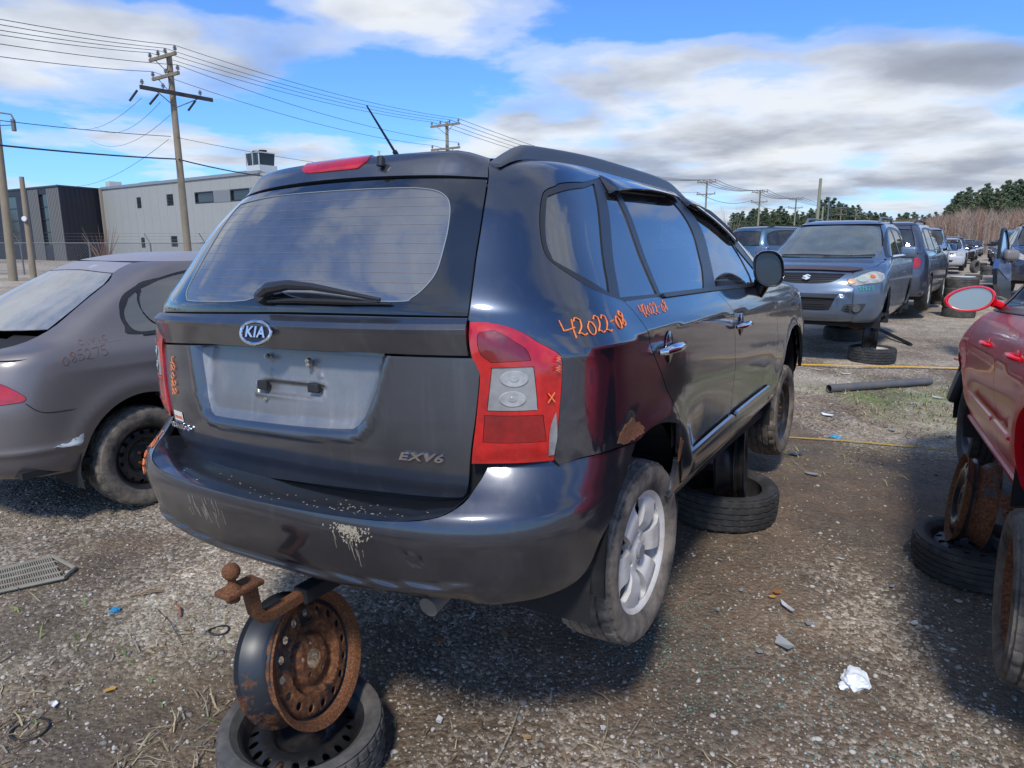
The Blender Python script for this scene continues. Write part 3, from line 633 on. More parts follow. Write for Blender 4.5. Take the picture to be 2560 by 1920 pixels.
# ------------------------------------------------------------------ trees
def leafmat(name, a, b_):
    m, t, b, out = newmat(name); n = tex(t, 'ShaderNodeTexNoise', 1.5, Detail=4.0)
    L(t, RAMP(t, n.outputs[0], [(.3, a), (.7, b_)]), b.inputs['Base Color']); b.inputs['Roughness'].default_value = .8; return m
NEED = [leafmat('pine_needles_dark', (.050, .078, .040), (.10, .135, .065)), leafmat('pine_needles_olive', (.065, .088, .042), (.13, .15, .075))]
BARK = simple('bark', (.12, .085, .06), .9)
def crown_mesh(seed, h, rad, mat, n=1500, leaf=.30, base=.25, style='pine'):
    r = np.random.RandomState(seed); V = []; F = []
    nb = 40 if style == 'pine' else 16
    cl = []
    for k in range(nb):
        f = (k + r.rand()) / nb; z = h * (base + (1 - base) * f)
        rr = rad * ((1 - f) ** .7 * .95 + .12) * (0.6 + .55 * r.rand()) if style == 'pine' else rad * math.sqrt(max(.05, 1 - (2 * f - .9) ** 2)) * (.5 + .5 * r.rand())
        a = r.rand() * 6.28; cl.append((math.cos(a) * rr * .62, math.sin(a) * rr * .62, z, rr * .62 + .12))
    per = n // nb
    for (cx, cy, cz, cr) in cl:
        for i in range(per):
            d = r.randn(3); d /= np.linalg.norm(d); q = cr * r.rand() ** .4
            p = np.array([cx, cy, cz]) + d * q * np.array([1, 1, .55]); s = leaf * (.5 + r.rand())
            u = r.randn(3); u /= np.linalg.norm(u); w_ = np.cross(u, d); w_ /= np.linalg.norm(w_) + 1e-6
            b = len(V); V += [p - u * s, p + w_ * s * .45, p + u * s, p - w_ * s * .45]; F.append((b, b + 1, b + 2, b + 3))
    return mesh('crown', V, F, mat)
PINES = [(crown_mesh(s, 9.5 + s % 3, 2.3 + .3 * (s % 2), NEED[s % 2], 3000, .17), 9.5 + s % 3) for s in range(5)]
TR = MB(); TR.tube([(0, 0, 0), (.1, 0, 5), (0, .1, 9)], [.2, .14, .04], 6); TRUNK = TR.mesh('trunk', BARK)
rt = random.Random(3)
def pine(x, y, s, lab, grp):
    k = rt.randrange(5); me, h = PINES[k]; r = empty('pine_tree', (x, y, .3), (0, 0, rt.random() * 6), lab, 'tree', grp); r.scale = (s * rt.uniform(.85, 1.2),) * 2 + (s,)
    link('crown', me, r); link('trunk', TRUNK, r); return r
# left belt: behind the pole line
for k in range(80):
    u = 1836 + k * (2290 - 1836) / 79 + rt.uniform(-5, 5); Y = rt.uniform(205, 240) ; prof = np.interp(u, [1836, 1900, 1960, 2010, 2050, 2085, 2120, 2160, 2200, 2290], [532, 524, 527, 532, 510, 506, 514, 526, 538, 542])
    top = at(u, prof + rt.uniform(-2, 10), Y); pine(top.x, Y, (top.z - .3) / 10.3, 'dark pine in the low treeline behind the distant utility poles', 'pines of the left treeline')
for k in range(60):
    u = 2330 + k * 7.0 + rt.uniform(-6, 6); Y = rt.uniform(135, 165); prof = np.interp(u, [2330, 2368, 2385, 2440, 2470, 2530, 2560, 2800], [545, 515, 490, 478, 470, 462, 452, 440])
    top = at(u, prof + rt.uniform(-4, 16), Y); pine(top.x, Y, (top.z - .3) / 10.3, 'tall green pine in the wood at the right edge', 'pines of the right wood')
for k in range(26):
    u = 2180 + k * 8 + rt.uniform(-3, 3); Y = rt.uniform(240, 280); top = at(u, 540 + rt.uniform(-4, 8), Y); pine(top.x, Y, (top.z - .3) / 10.3, 'low distant pine between the two woods', 'pines between the woods')
# woods carry on outside the frame, left and right
for k in range(40):
    a = rt.uniform(-1.3, -.45); d = rt.uniform(190, 240); pine(math.sin(a) * d, math.cos(a) * d, rt.uniform(.7, 1.1), 'distant pine behind the buildings', 'pines behind the buildings')
# brown leafless saplings: one thicket
def thicket(name, segs, n, mats, seed):
    r = np.random.RandomState(seed); V = []; F = []; MI = []
    for i in range(n):
        (u0, v0, u1, v1, Y0, Y1) = segs[r.randint(len(segs))]; f = r.rand(); u = u0 + (u1 - u0) * f; Y = Y0 + (Y1 - Y0) * r.rand(); p = at(u, v0 + (v1 - v0) * f + r.randn() * 5, Y); h = p.z - .3
        nb = 7; wd = .035 + .045 * r.rand()
        for k in range(nb):
            if k == 0: a, b = np.array([p.x, Y, .2]), np.array([p.x + r.randn() * .25, Y, h + .3]); w0 = wd
            else:
                z = h * (.3 + .6 * r.rand()); a = np.array([p.x, Y, z]); b = a + np.array([r.randn() * .55, r.randn() * .5, .7 + r.rand() * 1.0]); w0 = wd * .6
            c = len(V); V += [a + [-w0, 0, 0], a + [w0, 0, 0], a + [0, w0, 0], b]; F += [(c, c + 1, c + 3), (c + 1, c + 2, c + 3), (c + 2, c, c + 3)]; MI += [i % len(mats)] * 3
    o = obj(name, V, F, mats, mi=MI); tag(o, kind='stuff'); return o
TW = [simple('twig_red_brown', (.21, .115, .08), .9), simple('twig_tan', (.30, .21, .15), .9), simple('twig_grey', (.24, .20, .17), .9)]
thicket('sapling_thicket', [(2195, 556, 2330, 548, 110, 150), (2330, 545, 2420, 528, 95, 130), (2400, 525, 2640, 520, 85, 120), (2060, 552, 2200, 556, 150, 190)], 1900, TW, 5)
def bush(u, vtop, Y, n, name, lab, spread, mat, seed):
    r = random.Random(seed); p = at(u, vtop, Y); mb = MB(); h = p.z - .3
    for i in range(n):
        a = r.uniform(0, 6.28); s = spread * r.random(); mb.tube([(0, 0, 0), (math.cos(a) * s * .5, math.sin(a) * s * .3, h * .45), (math.cos(a) * s, math.sin(a) * s * .5, h * r.uniform(.6, 1))], [.03, .018, .006], 4)
    o = mb.obj(name, mat); o.location = (p.x, Y, .3); tag(o, lab, 'shrub'); return o
bush(250, 560, 33.5, 22, 'bare_shrub', 'leafless reddish shrub behind the fence at the joint of the buildings', 1.0, TW[0], 1)
bush(1832, 508, 120, 26, 'bare_tree', 'leafless pale tree at the left end of the treeline', 3.0, TW[2], 2)
# ------------------------------------------------------------------ car library: bodies are ring-lofted surfaces; panels are cut from them
def pch(xs, ys):
    xs = np.array(xs, float); ys = np.array(ys, float); h = np.diff(xs); d = np.diff(ys) / h
    m = np.zeros(len(xs)); m[0] = d[0]; m[-1] = d[-1]
    for i in range(1, len(xs) - 1):
        if d[i - 1] * d[i] > 0:
            w1 = 2 * h[i] + h[i - 1]; w2 = h[i] + 2 * h[i - 1]; m[i] = (w1 + w2) / (w1 / d[i - 1] + w2 / d[i])
    def f(x):
        x = np.clip(x, xs[0], xs[-1]); i = int(np.clip(np.searchsorted(xs, x) - 1, 0, len(xs) - 2)); t = (x - xs[i]) / h[i]
        return ((1 + 2 * t) * (1 - t) ** 2 * ys[i] + t * (1 - t) ** 2 * h[i] * m[i] + t * t * (3 - 2 * t) * ys[i + 1] + t * t * (t - 1) * h[i] * m[i + 1])
    return f
def smoothpoly(pts, corner=42, n=4, closed=True):
    """Catmull-Rom through the points, corners kept"""
    P = [np.array(p, float) for p in pts]; m = len(P); out = []
    def isc(i):
        if not closed and i in (0, m - 1): return True
        a = P[i] - P[i - 1]; b = P[(i + 1) % m] - P[i]; c = np.dot(a, b) / (np.linalg.norm(a) * np.linalg.norm(b) + 1e-9); return math.degrees(math.acos(max(-1, min(1, c)))) > corner
    C = [isc(i) for i in range(m)]
    for i in range(m if closed else m - 1):
        p1, p2 = P[i], P[(i + 1) % m]; p0 = P[i - 1] if not C[i] else p1 * 2 - p2; p3 = P[(i + 2) % m] if not C[(i + 1) % m] else p2 * 2 - p1
        for k in range(n):
            t = k / n; out.append(.5 * ((2 * p1) + (-p0 + p2) * t + (2 * p0 - 5 * p1 + 4 * p2 - p3) * t * t + (-p0 + 3 * p1 - 3 * p2 + p3) * t ** 3))
    if not closed: out.append(P[-1])
    return out
def densify(pts, step, closed=True):
    out = []; m = len(pts)
    for i in range(m if closed else m - 1):
        a, b = np.array(pts[i]), np.array(pts[(i + 1) % m]); k = max(1, int(np.linalg.norm(b - a) / step))
        out += [a + (b - a) * j / k for j in range(k)]
    if not closed: out.append(np.array(pts[-1]))
    o2 = [out[0]]
    for p in out[1:]:
        if np.linalg.norm(p - o2[-1]) > 1e-4: o2.append(p)
    if closed and np.linalg.norm(o2[-1] - o2[0]) < 1e-4: o2.pop()
    return o2
def area2(P): P = np.array(P); x, y = P[:, 0], P[:, 1]; return .5 * np.sum(x * np.roll(y, -1) - np.roll(x, -1) * y)
def inset(P, d):
    P = np.array(P); s = 1 if area2(P) > 0 else -1
    e = np.roll(P, -1, 0) - P; L_ = np.linalg.norm(e, axis=1, keepdims=True) + 1e-9; nrm = np.stack([-e[:, 1], e[:, 0]], 1) / L_ * s
    b = nrm + np.roll(nrm, 1, 0); b /= (np.linalg.norm(b, axis=1, keepdims=True) + 1e-9); c = np.maximum(np.sum(b * nrm, 1, keepdims=True), .5)
    return list(P + b * d / c)
def inside(P, X, Y):
    P = np.array(P); r = np.zeros(len(X), bool); x0, y0 = P[:, 0], P[:, 1]; x1, y1 = np.roll(x0, -1), np.roll(y0, -1)
    for a, b, c, d in zip(x0, y0, x1, y1):
        m = ((b > Y) != (d > Y)) & (X < (c - a) * (Y - b) / (d - b + 1e-12) + a); r ^= m
    return r
def segdist(P, X, Y):
    P = np.array(P); best = np.full(len(X), 1e9)
    for a, b in zip(P, np.roll(P, -1, 0)):
        d = b - a; t = np.clip(((X - a[0]) * d[0] + (Y - a[1]) * d[1]) / (d @ d + 1e-12), 0, 1); best = np.minimum(best, np.hypot(X - a[0] - t * d[0], Y - a[1] - t * d[1]))
    return best
def fill2d(outer, holes, h):
    allb = [outer] + holes; pts = []; ed = []
    for lp in allb:
        b = len(pts); pts += [tuple(p) for p in lp]; ed += [(b + i, b + (i + 1) % len(lp)) for i in range(len(lp))]
    O = np.array(outer); gx_, gy_ = np.meshgrid(np.arange(O[:, 0].min(), O[:, 0].max(), h), np.arange(O[:, 1].min(), O[:, 1].max(), h)); X, Y = gx_.ravel(), gy_.ravel()
    ok = inside(outer, X, Y)
    X, Y = X[ok], Y[ok]
    if len(X):
        for hl in holes: ok = ~inside(hl, X, Y); X, Y = X[ok], Y[ok]
    if len(X):
        dm = np.min([segdist(lp, X, Y) for lp in allb], axis=0); ok = dm > h * .45; X, Y = X[ok], Y[ok]
    nb = len(pts); pts += list(zip(X.tolist(), Y.tolist()))
    v, e, f, ov, oe, of = delaunay_2d_cdt([Vector(p) for p in pts], ed, [], 0, 1e-5)
    V = np.array([p[:] for p in v]); Fc = np.array([q for q in f if len(q) == 3]); c = V[Fc].mean(1); ok = inside(outer, c[:, 0], c[:, 1])
    for hl in holes: ok &= ~inside(hl, c[:, 0], c[:, 1])
    Fc = Fc[ok]; a = V[Fc]; s = (a[:, 1, 0] - a[:, 0, 0]) * (a[:, 2, 1] - a[:, 0, 1]) - (a[:, 1, 1] - a[:, 0, 1]) * (a[:, 2, 0] - a[:, 0, 0]); Fc[s < 0] = Fc[s < 0][:, ::-1]
    # map original boundary index -> output index
    mp = {}
    for i, o in enumerate(ov):
        for k in o: mp[k] = i
    loops = []; b = 0
    for lp in allb: loops.append([mp.get(b + i, 0) for i in range(len(lp))]); b += len(lp)
    return V, Fc, loops
class Master:
    def __init__(s, tab, shear=None, nt=110, na=34, nsd=70):
        tab = np.array(tab, float); T = np.arange(len(tab)); fs = [pch(T, tab[:, k]) for k in range(8)]; rows = []
        ph = np.linspace(0, math.pi / 2, 220)
        for t in np.linspace(0, len(tab) - 1, nt):
            z, xr, xf, W, Dr, nr, Df, nf = [f(t) for f in fs]
            def arc(n): a = np.sin(ph) ** (2 / n); b = 1 - np.cos(ph) ** (2 / n); return a, b
            yr, ar = arc(nr); yf, af = arc(nf); pr = np.stack([xr + Dr * ar, W * yr], 1); pf = np.stack([xf - Df * af, W * yf], 1)
            def res(p, n):
                l = np.concatenate([[0], np.cumsum(np.hypot(*np.diff(p, axis=0).T))]); q = np.linspace(0, l[-1], n); return np.stack([np.interp(q, l, p[:, 0]), np.interp(q, l, p[:, 1])], 1)
            pr = res(pr, na); pf = res(pf, na)[::-1]; a, b = pr[-1, 0], pf[0, 0]
            if b < a: a = b = (a + b) / 2
            xs = np.linspace(a, b, nsd)[1:-1]; r = np.concatenate([pr, np.stack([xs, np.full(len(xs), W)], 1), pf]); rows.append(np.stack([r[:, 0], -r[:, 1], np.full(len(r), z)], 1))
        V = np.array(rows)
        if shear: V = shear(V)
        s.V = V; s.nt, s.m = V.shape[:2]
        k = int(np.argmax(-V[:, s.m // 2, 1])); ref = V[k]; s.u = np.concatenate([[0], np.cumsum(np.linalg.norm(np.diff(ref, axis=0), axis=1))]); s.Lu = s.u[-1]
        d = np.diff(V, axis=0); st = np.maximum(np.linalg.norm(d[:, s.m // 2], axis=1), .6 * np.maximum(np.linalg.norm(d[:, 0], axis=1), np.linalg.norm(d[:, -1], axis=1))); s.t = np.concatenate([[0], np.cumsum(st)])
        du = np.gradient(V, axis=1); dt = np.gradient(V, axis=0); du[:, 0, 1] = -abs(du[:, 0, 1]) - 1e-6; du[:, 0, 0] = 0; du[:, -1, 0] = 0
        n = np.cross(du, dt); n /= np.linalg.norm(n, axis=2, keepdims=True) + 1e-12; s.Nn = n
        # outward check
        if n[s.nt // 2, s.m // 2, 1] > 0: s.Nn = -n
        vv = V.reshape(-1, 3); v2 = vv * [1, -1, 1]; allv = [Vector(p) for p in np.concatenate([vv, v2])]; f = []; M = s.nt * s.m
        for i in range(s.nt - 1):
            for j in range(s.m - 1): a = i * s.m + j; f.append((a, a + 1, a + s.m + 1, a + s.m))
        f2 = [tuple(q + M for q in a) for a in f]; s.nf = len(f); s.f = f; s.allv = allv; s.bv = BVHTree.FromPolygons(allv, f + f2)
    def ev(s, u, t):
        """arrays u,t -> positions, normals"""
        u = np.atleast_1d(np.asarray(u, float)); t = np.atleast_1d(np.asarray(t, float)); u = (u + s.Lu) % (2 * s.Lu) - s.Lu; sg = np.where(u < 0, -1.0, 1.0); a = np.abs(u)
        j = np.clip(np.searchsorted(s.u, a) - 1, 0, s.m - 2); fj = ((a - s.u[j]) / (s.u[j + 1] - s.u[j]))[:, None]; fj = np.clip(fj, 0, 1)
        t = np.clip(t, 0, s.t[-1]); i = np.clip(np.searchsorted(s.t, t) - 1, 0, s.nt - 2); fi = ((t - s.t[i]) / (s.t[i + 1] - s.t[i]))[:, None]
        def bl(G): return (G[i, j] * (1 - fj) + G[i, j + 1] * fj) * (1 - fi) + (G[i + 1, j] * (1 - fj) + G[i + 1, j + 1] * fj) * fi
        p = bl(s.V); n = bl(s.Nn); n /= np.linalg.norm(n, axis=1, keepdims=True) + 1e-12; k = np.stack([np.ones_like(sg), sg, np.ones_like(sg)], 1); return p * k, n * k
    def loc(s, mode, a, b):
        if mode == 'ut': return a, b
        if mode == 'xt':   # right side, at given x on row t
            row = s.ev(s.u, np.full(s.m, b))[0]; return float(np.interp(a, row[:, 0], s.u)), b
        o, d = {'s': ((a, -4, b), (0, 1, 0)), 'sl': ((a, 4, b), (0, -1, 0)), 'r': ((-4, a, b), (1, 0, 0)), 'f': ((12, a, b), (-1, 0, 0)), 'top': ((a, b, 5), (0, 0, -1)),
                'd': ((a * .7071 - 4 * .7071, -a * .7071 - 4 * .7071, b), (.7071, .7071, 0))}[mode]
        o, d = Vector(o), Vector(d); r = s.bv.ray_cast(o, d)
        if r[0] is None:
            q = o + d * 4; best = s.bv.find_nearest(q if mode != 's' else Vector((a, -.8, b)), 3.0); p, k = best[0], best[2]
        else: p, k = r[0], r[2]
        left = k >= s.nf; k2 = k - s.nf if left else k; i, j = divmod(k2, s.m - 1); q = np.array(p)
        if left: q = q * [1, -1, 1]
        c = s.V[i:i + 2, j:j + 2]; eu = c[0, 1] - c[0, 0]; et = c[1, 0] - c[0, 0]; A = np.stack([eu, et], 1); sol = np.linalg.lstsq(A, q - c[0, 0], rcond=None)[0]; fu, ft = np.clip(sol, 0, 1)
        u = s.u[j] + fu * (s.u[j + 1] - s.u[j]); t = s.t[i] + ft * (s.t[i + 1] - s.t[i]); return (-u if left else u), t
    def poly(s, pts, smooth=True, mode='s', unwrap=True, closed=True, corner=42, dens=.025):
        o = []
        for p in pts: o.append(s.loc(*(p if isinstance(p[0], str) else (mode, *p))))
        if unwrap:
            q = [o[0]]
            for a in o[1:]:
                u = a[0]
                while u - q[-1][0] > s.Lu: u -= 2 * s.Lu
                while u - q[-1][0] < -s.Lu: u += 2 * s.Lu
                q.append((u, a[1]))
            o = q
        if smooth: o = smoothpoly(o, corner, closed=closed)
        return densify(o, dens, closed)
    def pos(s, mode, a, b, off=0.0):
        u, t = s.loc(mode, a, b); p, n = s.ev(u, t); return Vector(p[0] + n[0] * off), Vector(n[0])
    def frame(s, mode, a, b, off=0.0):
        """X right along the surface as seen from outside, Y up, Z out"""
        p, n = s.pos(mode, a, b, off); up = Vector((0, 0, 1)); x = up.cross(n).normalized(); y = n.cross(x).normalized(); return Matrix(((x.x, y.x, n.x, p.x), (x.y, y.y, n.y, p.y), (x.z, y.z, n.z, p.z), (0, 0, 0, 1)))
def panel(name, ms, outer, mat, parent=None, holes=(), h=.03, off=0.0, thick=.014, gap=.0025, disp=None, mirror=False, rim=True):
    """cut one body panel out of the master surface; outer/holes are (u,t) loops"""
    O = inset(outer, gap); H = [inset(q, -gap) for q in holes] if gap else [list(q) for q in holes]
    P2, Fc, loops = fill2d(O, H, h); u, t = P2[:, 0], P2[:, 1]
    p, n = ms.ev(u, t); nn = n.copy()
    if disp is not None:
        h0 = disp(p); e = .004; pu, _ = ms.ev(u + e, t); pt, _ = ms.ev(u, t + e); Tu = (pu - p) / e; Tt = (pt - p) / e
        hu = (disp(pu) - h0) / e; ht = (disp(pt) - h0) / e; nn = n - Tu * (hu / (np.sum(Tu * Tu, 1) + 1e-6))[:, None] - Tt * (ht / (np.sum(Tt * Tt, 1) + 1e-6))[:, None]; nn /= np.linalg.norm(nn, axis=1, keepdims=True)
        p = p + n * h0[:, None]
    p = p + n * off; V = list(p); NN = list(nn); F = [tuple(q) for q in Fc]
    # orientation of tris must agree with the normals
    a = p[Fc]; g = np.cross(a[:, 1] - a[:, 0], a[:, 2] - a[:, 0]); flip = np.sum(g * n[Fc[:, 0]], 1) < 0; F = [q[::-1] if fl else q for q, fl in zip(F, flip)]
    if rim:
        for lp in loops:
            m = len(lp); b = len(V); ctr = np.array([P2[i] for i in lp])
            sgn = 1 if area2(ctr) > 0 else -1
            for k, i in enumerate(lp):
                e = p[lp[(k + 1) % m]] - p[lp[k - 1]]; sd = np.cross(e, n[i]); sd /= np.linalg.norm(sd) + 1e-9
                w_ = sd * sgn * (1 if not flip.mean() > .5 else -1)
                if lp is not loops[0]: w_ = -w_
                V += [p[i], p[i] - n[i] * thick]; NN += [w_, w_]
            for k in range(m):
                k2 = (k + 1) % m; q = (b + 2 * k, b + 2 * k + 1, b + 2 * k2 + 1, b + 2 * k2)
                c = np.cross(V[q[1]] - V[q[0]], V[q[3]] - V[q[0]]); F.append(q if np.dot(c, NN[q[0]]) > 0 else q[::-1])
    V = np.array(V); NN = np.array(NN)
    if mirror: V = V * [1, -1, 1]; NN = NN * [1, -1, 1]; F = [q[::-1] for q in F]
    return link(name, mesh(name, V, F, mat, smooth=True, norms=[tuple(x) for x in NN]), parent)
def both(name, ms, outer, mat, parent, **kw):
    a = panel(name, ms, outer, mat, parent, **kw); me = a.data
    V = np.empty(len(me.vertices) * 3); me.vertices.foreach_get('co', V); V = V.reshape(-1, 3) * [1, -1, 1]
    Nn = np.empty(len(me.loops) * 3); me.corner_normals.foreach_get('vector', Nn); Nn = Nn.reshape(-1, 3) * [1, -1, 1]
    F = [tuple(p.vertices)[::-1] for p in me.polygons]; m2 = bpy.data.meshes.new(name); m2.from_pydata([tuple(x) for x in V], [], F)
    for x in me.materials: m2.materials.append(x)
    m2.polygons.foreach_set('use_smooth', [True] * len(F)); m2.update(); ln = []
    for p in me.polygons: ln += [tuple(Nn[i]) for i in list(p.loop_indices)[::-1]]
    m2.normals_split_custom_set(ln); return a, link(name, m2, parent)
def strip(name, ms, pts, mat, parent, r=.004, mode='s', off=.0, flat=None, mirror=False, closed=False, smooth=True, n=6, taper=False):
    """a bead, seal, wire or stroke lying on the body"""
    o = ms.poly(pts, smooth, mode, closed=closed, dens=.02)
    if closed: o = o + [o[0]]
    u = [a[0] for a in o]; t = [a[1] for a in o]; p, nn = ms.ev(u, t); p = p + nn * off
    if mirror: p = p * [1, -1, 1]
    mb = MB(); mb.tube([Vector(a) for a in p], r, n); return mb.obj(name, mat, parent, smooth=True)
def ribbon(ms, pts, wd, off, mode='s', smooth=True, mirror=False, prof=((-1, 0), (-.8, .8), (0, 1), (.8, .8), (1, 0)), ht=.006, dens=.02):
    """a moulding with a shaped section following a line on the body"""
    o = ms.poly(pts, smooth, mode, closed=False, dens=dens); p, nn = ms.ev([a[0] for a in o], [a[1] for a in o]); V = []; F = []; m = len(prof)
    for i in range(len(p)):
        e = p[min(i + 1, len(p) - 1)] - p[max(i - 1, 0)]; sd = np.cross(nn[i], e); sd /= np.linalg.norm(sd) + 1e-9; w_ = wd * (1 if 0 < i < len(p) - 1 else .6)
        for a, b in prof: V.append(p[i] + sd * a * w_ + nn[i] * (off + b * ht))
    for i in range(len(p) - 1):
        for k in range(m - 1): F.append((i * m + k, i * m + k + 1, (i + 1) * m + k + 1, (i + 1) * m + k))
    F += [tuple(range(m)), tuple((len(p) - 1) * m + k for k in range(m))[::-1]]
    V = np.array(V)
    if mirror: V = V * [1, -1, 1]; F = [f[::-1] for f in F]
    mb = MB(); mb.add(V, F); return mb
def hull(name, ms, cut, mat, parent, inset_=.03, t0=0.0, t1=None, thick=.0, skip=2):
    """dark inner shell; cut = list of (u,t) loops left open (right side; mirrored too)"""
    t1 = ms.t[-1] if t1 is None else t1; ii = [i for i in range(0, ms.nt) if t0 <= ms.t[i] <= t1][::skip]; jj = list(range(0, ms.m, skip)); jj = jj if jj[-1] == ms.m - 1 else jj + [ms.m - 1]
    V = []; F = []; G = {}
    for a, i in enumerate(ii):
        for b, j in enumerate(jj): G[a, b] = len(V); V.append(ms.V[i, j] - ms.Nn[i, j] * inset_)
    nb = len(V); V += [v * [1, -1, 1] for v in V]
    na_, nb_ = len(ii) - 1, len(jj) - 1
    uu = np.array([(ms.u[jj[b]] + ms.u[jj[b + 1]]) / 2 for b in range(nb_)]); tt = np.array([(ms.t[ii[a]] + ms.t[ii[a + 1]]) / 2 for a in range(na_)]); U_, T_ = np.meshgrid(uu, tt); U_, T_ = U_.ravel(), T_.ravel()
    rc = np.zeros(len(U_), bool); lc = np.zeros(len(U_), bool)
    for c in cut: k1 = inside(c, U_, T_); rc |= k1; lc |= k1 | inside(c, -U_, T_) | inside(c, 2 * ms.Lu - U_, T_)
    for a in range(na_):
        for b in range(nb_):
            q = (G[a, b], G[a, b + 1], G[a + 1, b + 1], G[a + 1, b])
            if not rc[a * nb_ + b]: F.append(q)
            if not lc[a * nb_ + b]: F.append(tuple(k + nb for k in q[::-1]))
    return obj(name, V, F, mat, parent, smooth=True)
def cap(name, ms, t0, mat, parent, off=0.0, h=None):
    """everything above row t0 (the roof skin)"""
    i0 = int(np.searchsorted(ms.t, t0)); rows = range(i0, ms.nt); V = []; NN = []; F = []; m = ms.m
    p0, n0 = ms.ev(ms.u, np.full(m, t0)); V += list(p0 + n0 * off); NN += list(n0)
    for i in rows: V += list(ms.V[i] + ms.Nn[i] * off); NN += list(ms.Nn[i])
    k = len(rows) + 1; nb = len(V); V += [v * [1, -1, 1] for v in V]; NN += [v * [1, -1, 1] for v in NN]
    for a in range(k - 1):
        for b in range(m - 1): q = (a * m + b, a * m + b + 1, (a + 1) * m + b + 1, (a + 1) * m + b); F.append(q); F.append(tuple(x + nb for x in q[::-1]))
    top = [(k - 1) * m + b for b in range(m)] + [(k - 1) * m + b + nb for b in range(m - 1, -1, -1)]; F.append(tuple(top))
    V = [tuple(x) for x in V]
    return link(name, mesh(name, V, F, mat, smooth=True, norms=[tuple(x) for x in NN]), parent)
# ---- text and handwriting
def text_mesh(txt, size, depth=.002, shear=0.0, bold=.0, space=1.0, xs=1.0, bev=0.0):
    c = bpy.data.curves.new('t', 'FONT'); c.body = txt; c.size = size; c.extrude = depth; c.shear = shear; c.offset = bold; c.align_x = 'CENTER'; c.align_y = 'CENTER'; c.space_character = space; c.resolution_u = 3; c.bevel_depth = bev; c.bevel_resolution = 0
    o = bpy.data.objects.new('t', c); COL.objects.link(o); bpy.context.view_layer.update(); me = bpy.data.meshes.new_from_object(o); bpy.data.objects.remove(o)
    for v in me.vertices: v.co.x *= xs
    return me
def put_text(name, txt, size, M, mat, parent, **kw):
    me = text_mesh(txt, size, **kw); me.materials.clear(); me.materials.append(mat); me.name = name
    for v in me.vertices: v.co = M @ v.co
    return link(name, me, parent)
GLY = {'4': [[(0, 1), (.05, .5), (.1, .38), (.75, .5)], [(.75, 1), (.6, .4), (.62, -.1)]], '2': [[(0, .78), (.24, 1), (.5, .85), (.42, .45), (.02, .06), (.2, .10), (.45, -.05), (.68, .02)]],
       '0': [[(.35, .75), (.08, .45), (.15, .05), (.45, 0), (.65, .3), (.55, .65), (.35, .75)]], '-': [[(.1, .5), (.6, .55)]], '8': [[(.6, .85), (.3, 1), (.12, .75), (.5, .45), (.6, .15), (.3, 0), (.1, .2), (.5, .55), (.65, .8), (.6, .85)]],
       'x': [[(.05, .8), (.6, .05)], [(.6, .85), (.05, 0)]], 'c': [[(.6, .5), (.3, .6), (.08, .3), (.3, 0), (.6, .1)]], 'i': [[(.3, .55), (.3, 0), (.45, .02)]], 'v': [[(.05, .55), (.3, 0), (.6, .6)]],
       '5': [[(.65, 1), (.15, .95), (.12, .55), (.5, .55), (.62, .2), (.3, -.02), (.05, .1)]], '7': [[(.05, .9), (.65, .95), (.3, 0)]], '3': [[(.05, .9), (.5, 1), (.55, .7), (.25, .5), (.6, .35), (.5, 0), (.05, .05)]], 'r': [[(.1, .6), (.12, 0)], [(.12, .4), (.35, .6), (.55, .5)]], ' ': [], '1': [[(.3, 1), (.3, 0)]],
       '~': [[(0, .5), (.3, .9), (.4, .1), (.7, .9), (.8, .1), (1.1, .8)]], 'a': [[(.55, .55), (.2, .55), (.08, .2), (.35, 0), (.55, .3), (.6, 0)]], 'k': [[(.1, 1), (.1, 0)], [(.6, .7), (.12, .35), (.6, 0)]], '9': [[(.6, .8), (.3, 1), (.1, .7), (.35, .5), (.6, .75), (.5, 0)]], '6': [[(.5, 1), (.12, .4), (.3, 0), (.6, .25), (.3, .45), (.12, .3)]]}
def scribble(name, ms, txt, mode, a0, b0, ax, ay, size, mat, parent, r=.0022, off=.001, adv=.86, jit=.06, seed=1, disp=None):
    """paint-pen writing that follows the panel: (a0,b0) start, ax/ay the writing and the up direction in the panel's plane"""
    rr = random.Random(seed); mb = MB(); cx = 0
    for ch in txt:
        dy = rr.uniform(-jit, jit)
        for st in GLY[ch]:
            q = smoothpoly([(x + rr.uniform(-.03, .03), y + dy) for x, y in st], 75, 4, closed=False) if len(st) > 2 else densify(st, .2, False); P = []
            for x, y in q:
                X, Y = (cx + x) * size, y * size; p, n = ms.pos(mode, a0 + ax[0] * X + ay[0] * Y, b0 + ax[1] * X + ay[1] * Y, off)
                if disp is not None: p = p + n * float(disp(np.array([p[:]]))[0])
                P.append(p)
            mb.tube(P, [r * rr.uniform(.7, 1.15) for _ in P], 5)
        cx += adv
    return mb.obj(name, mat, parent, smooth=True)
ORANGE = simple('orange_paint_pen', (.85, .22, .06), .6, var=.2)
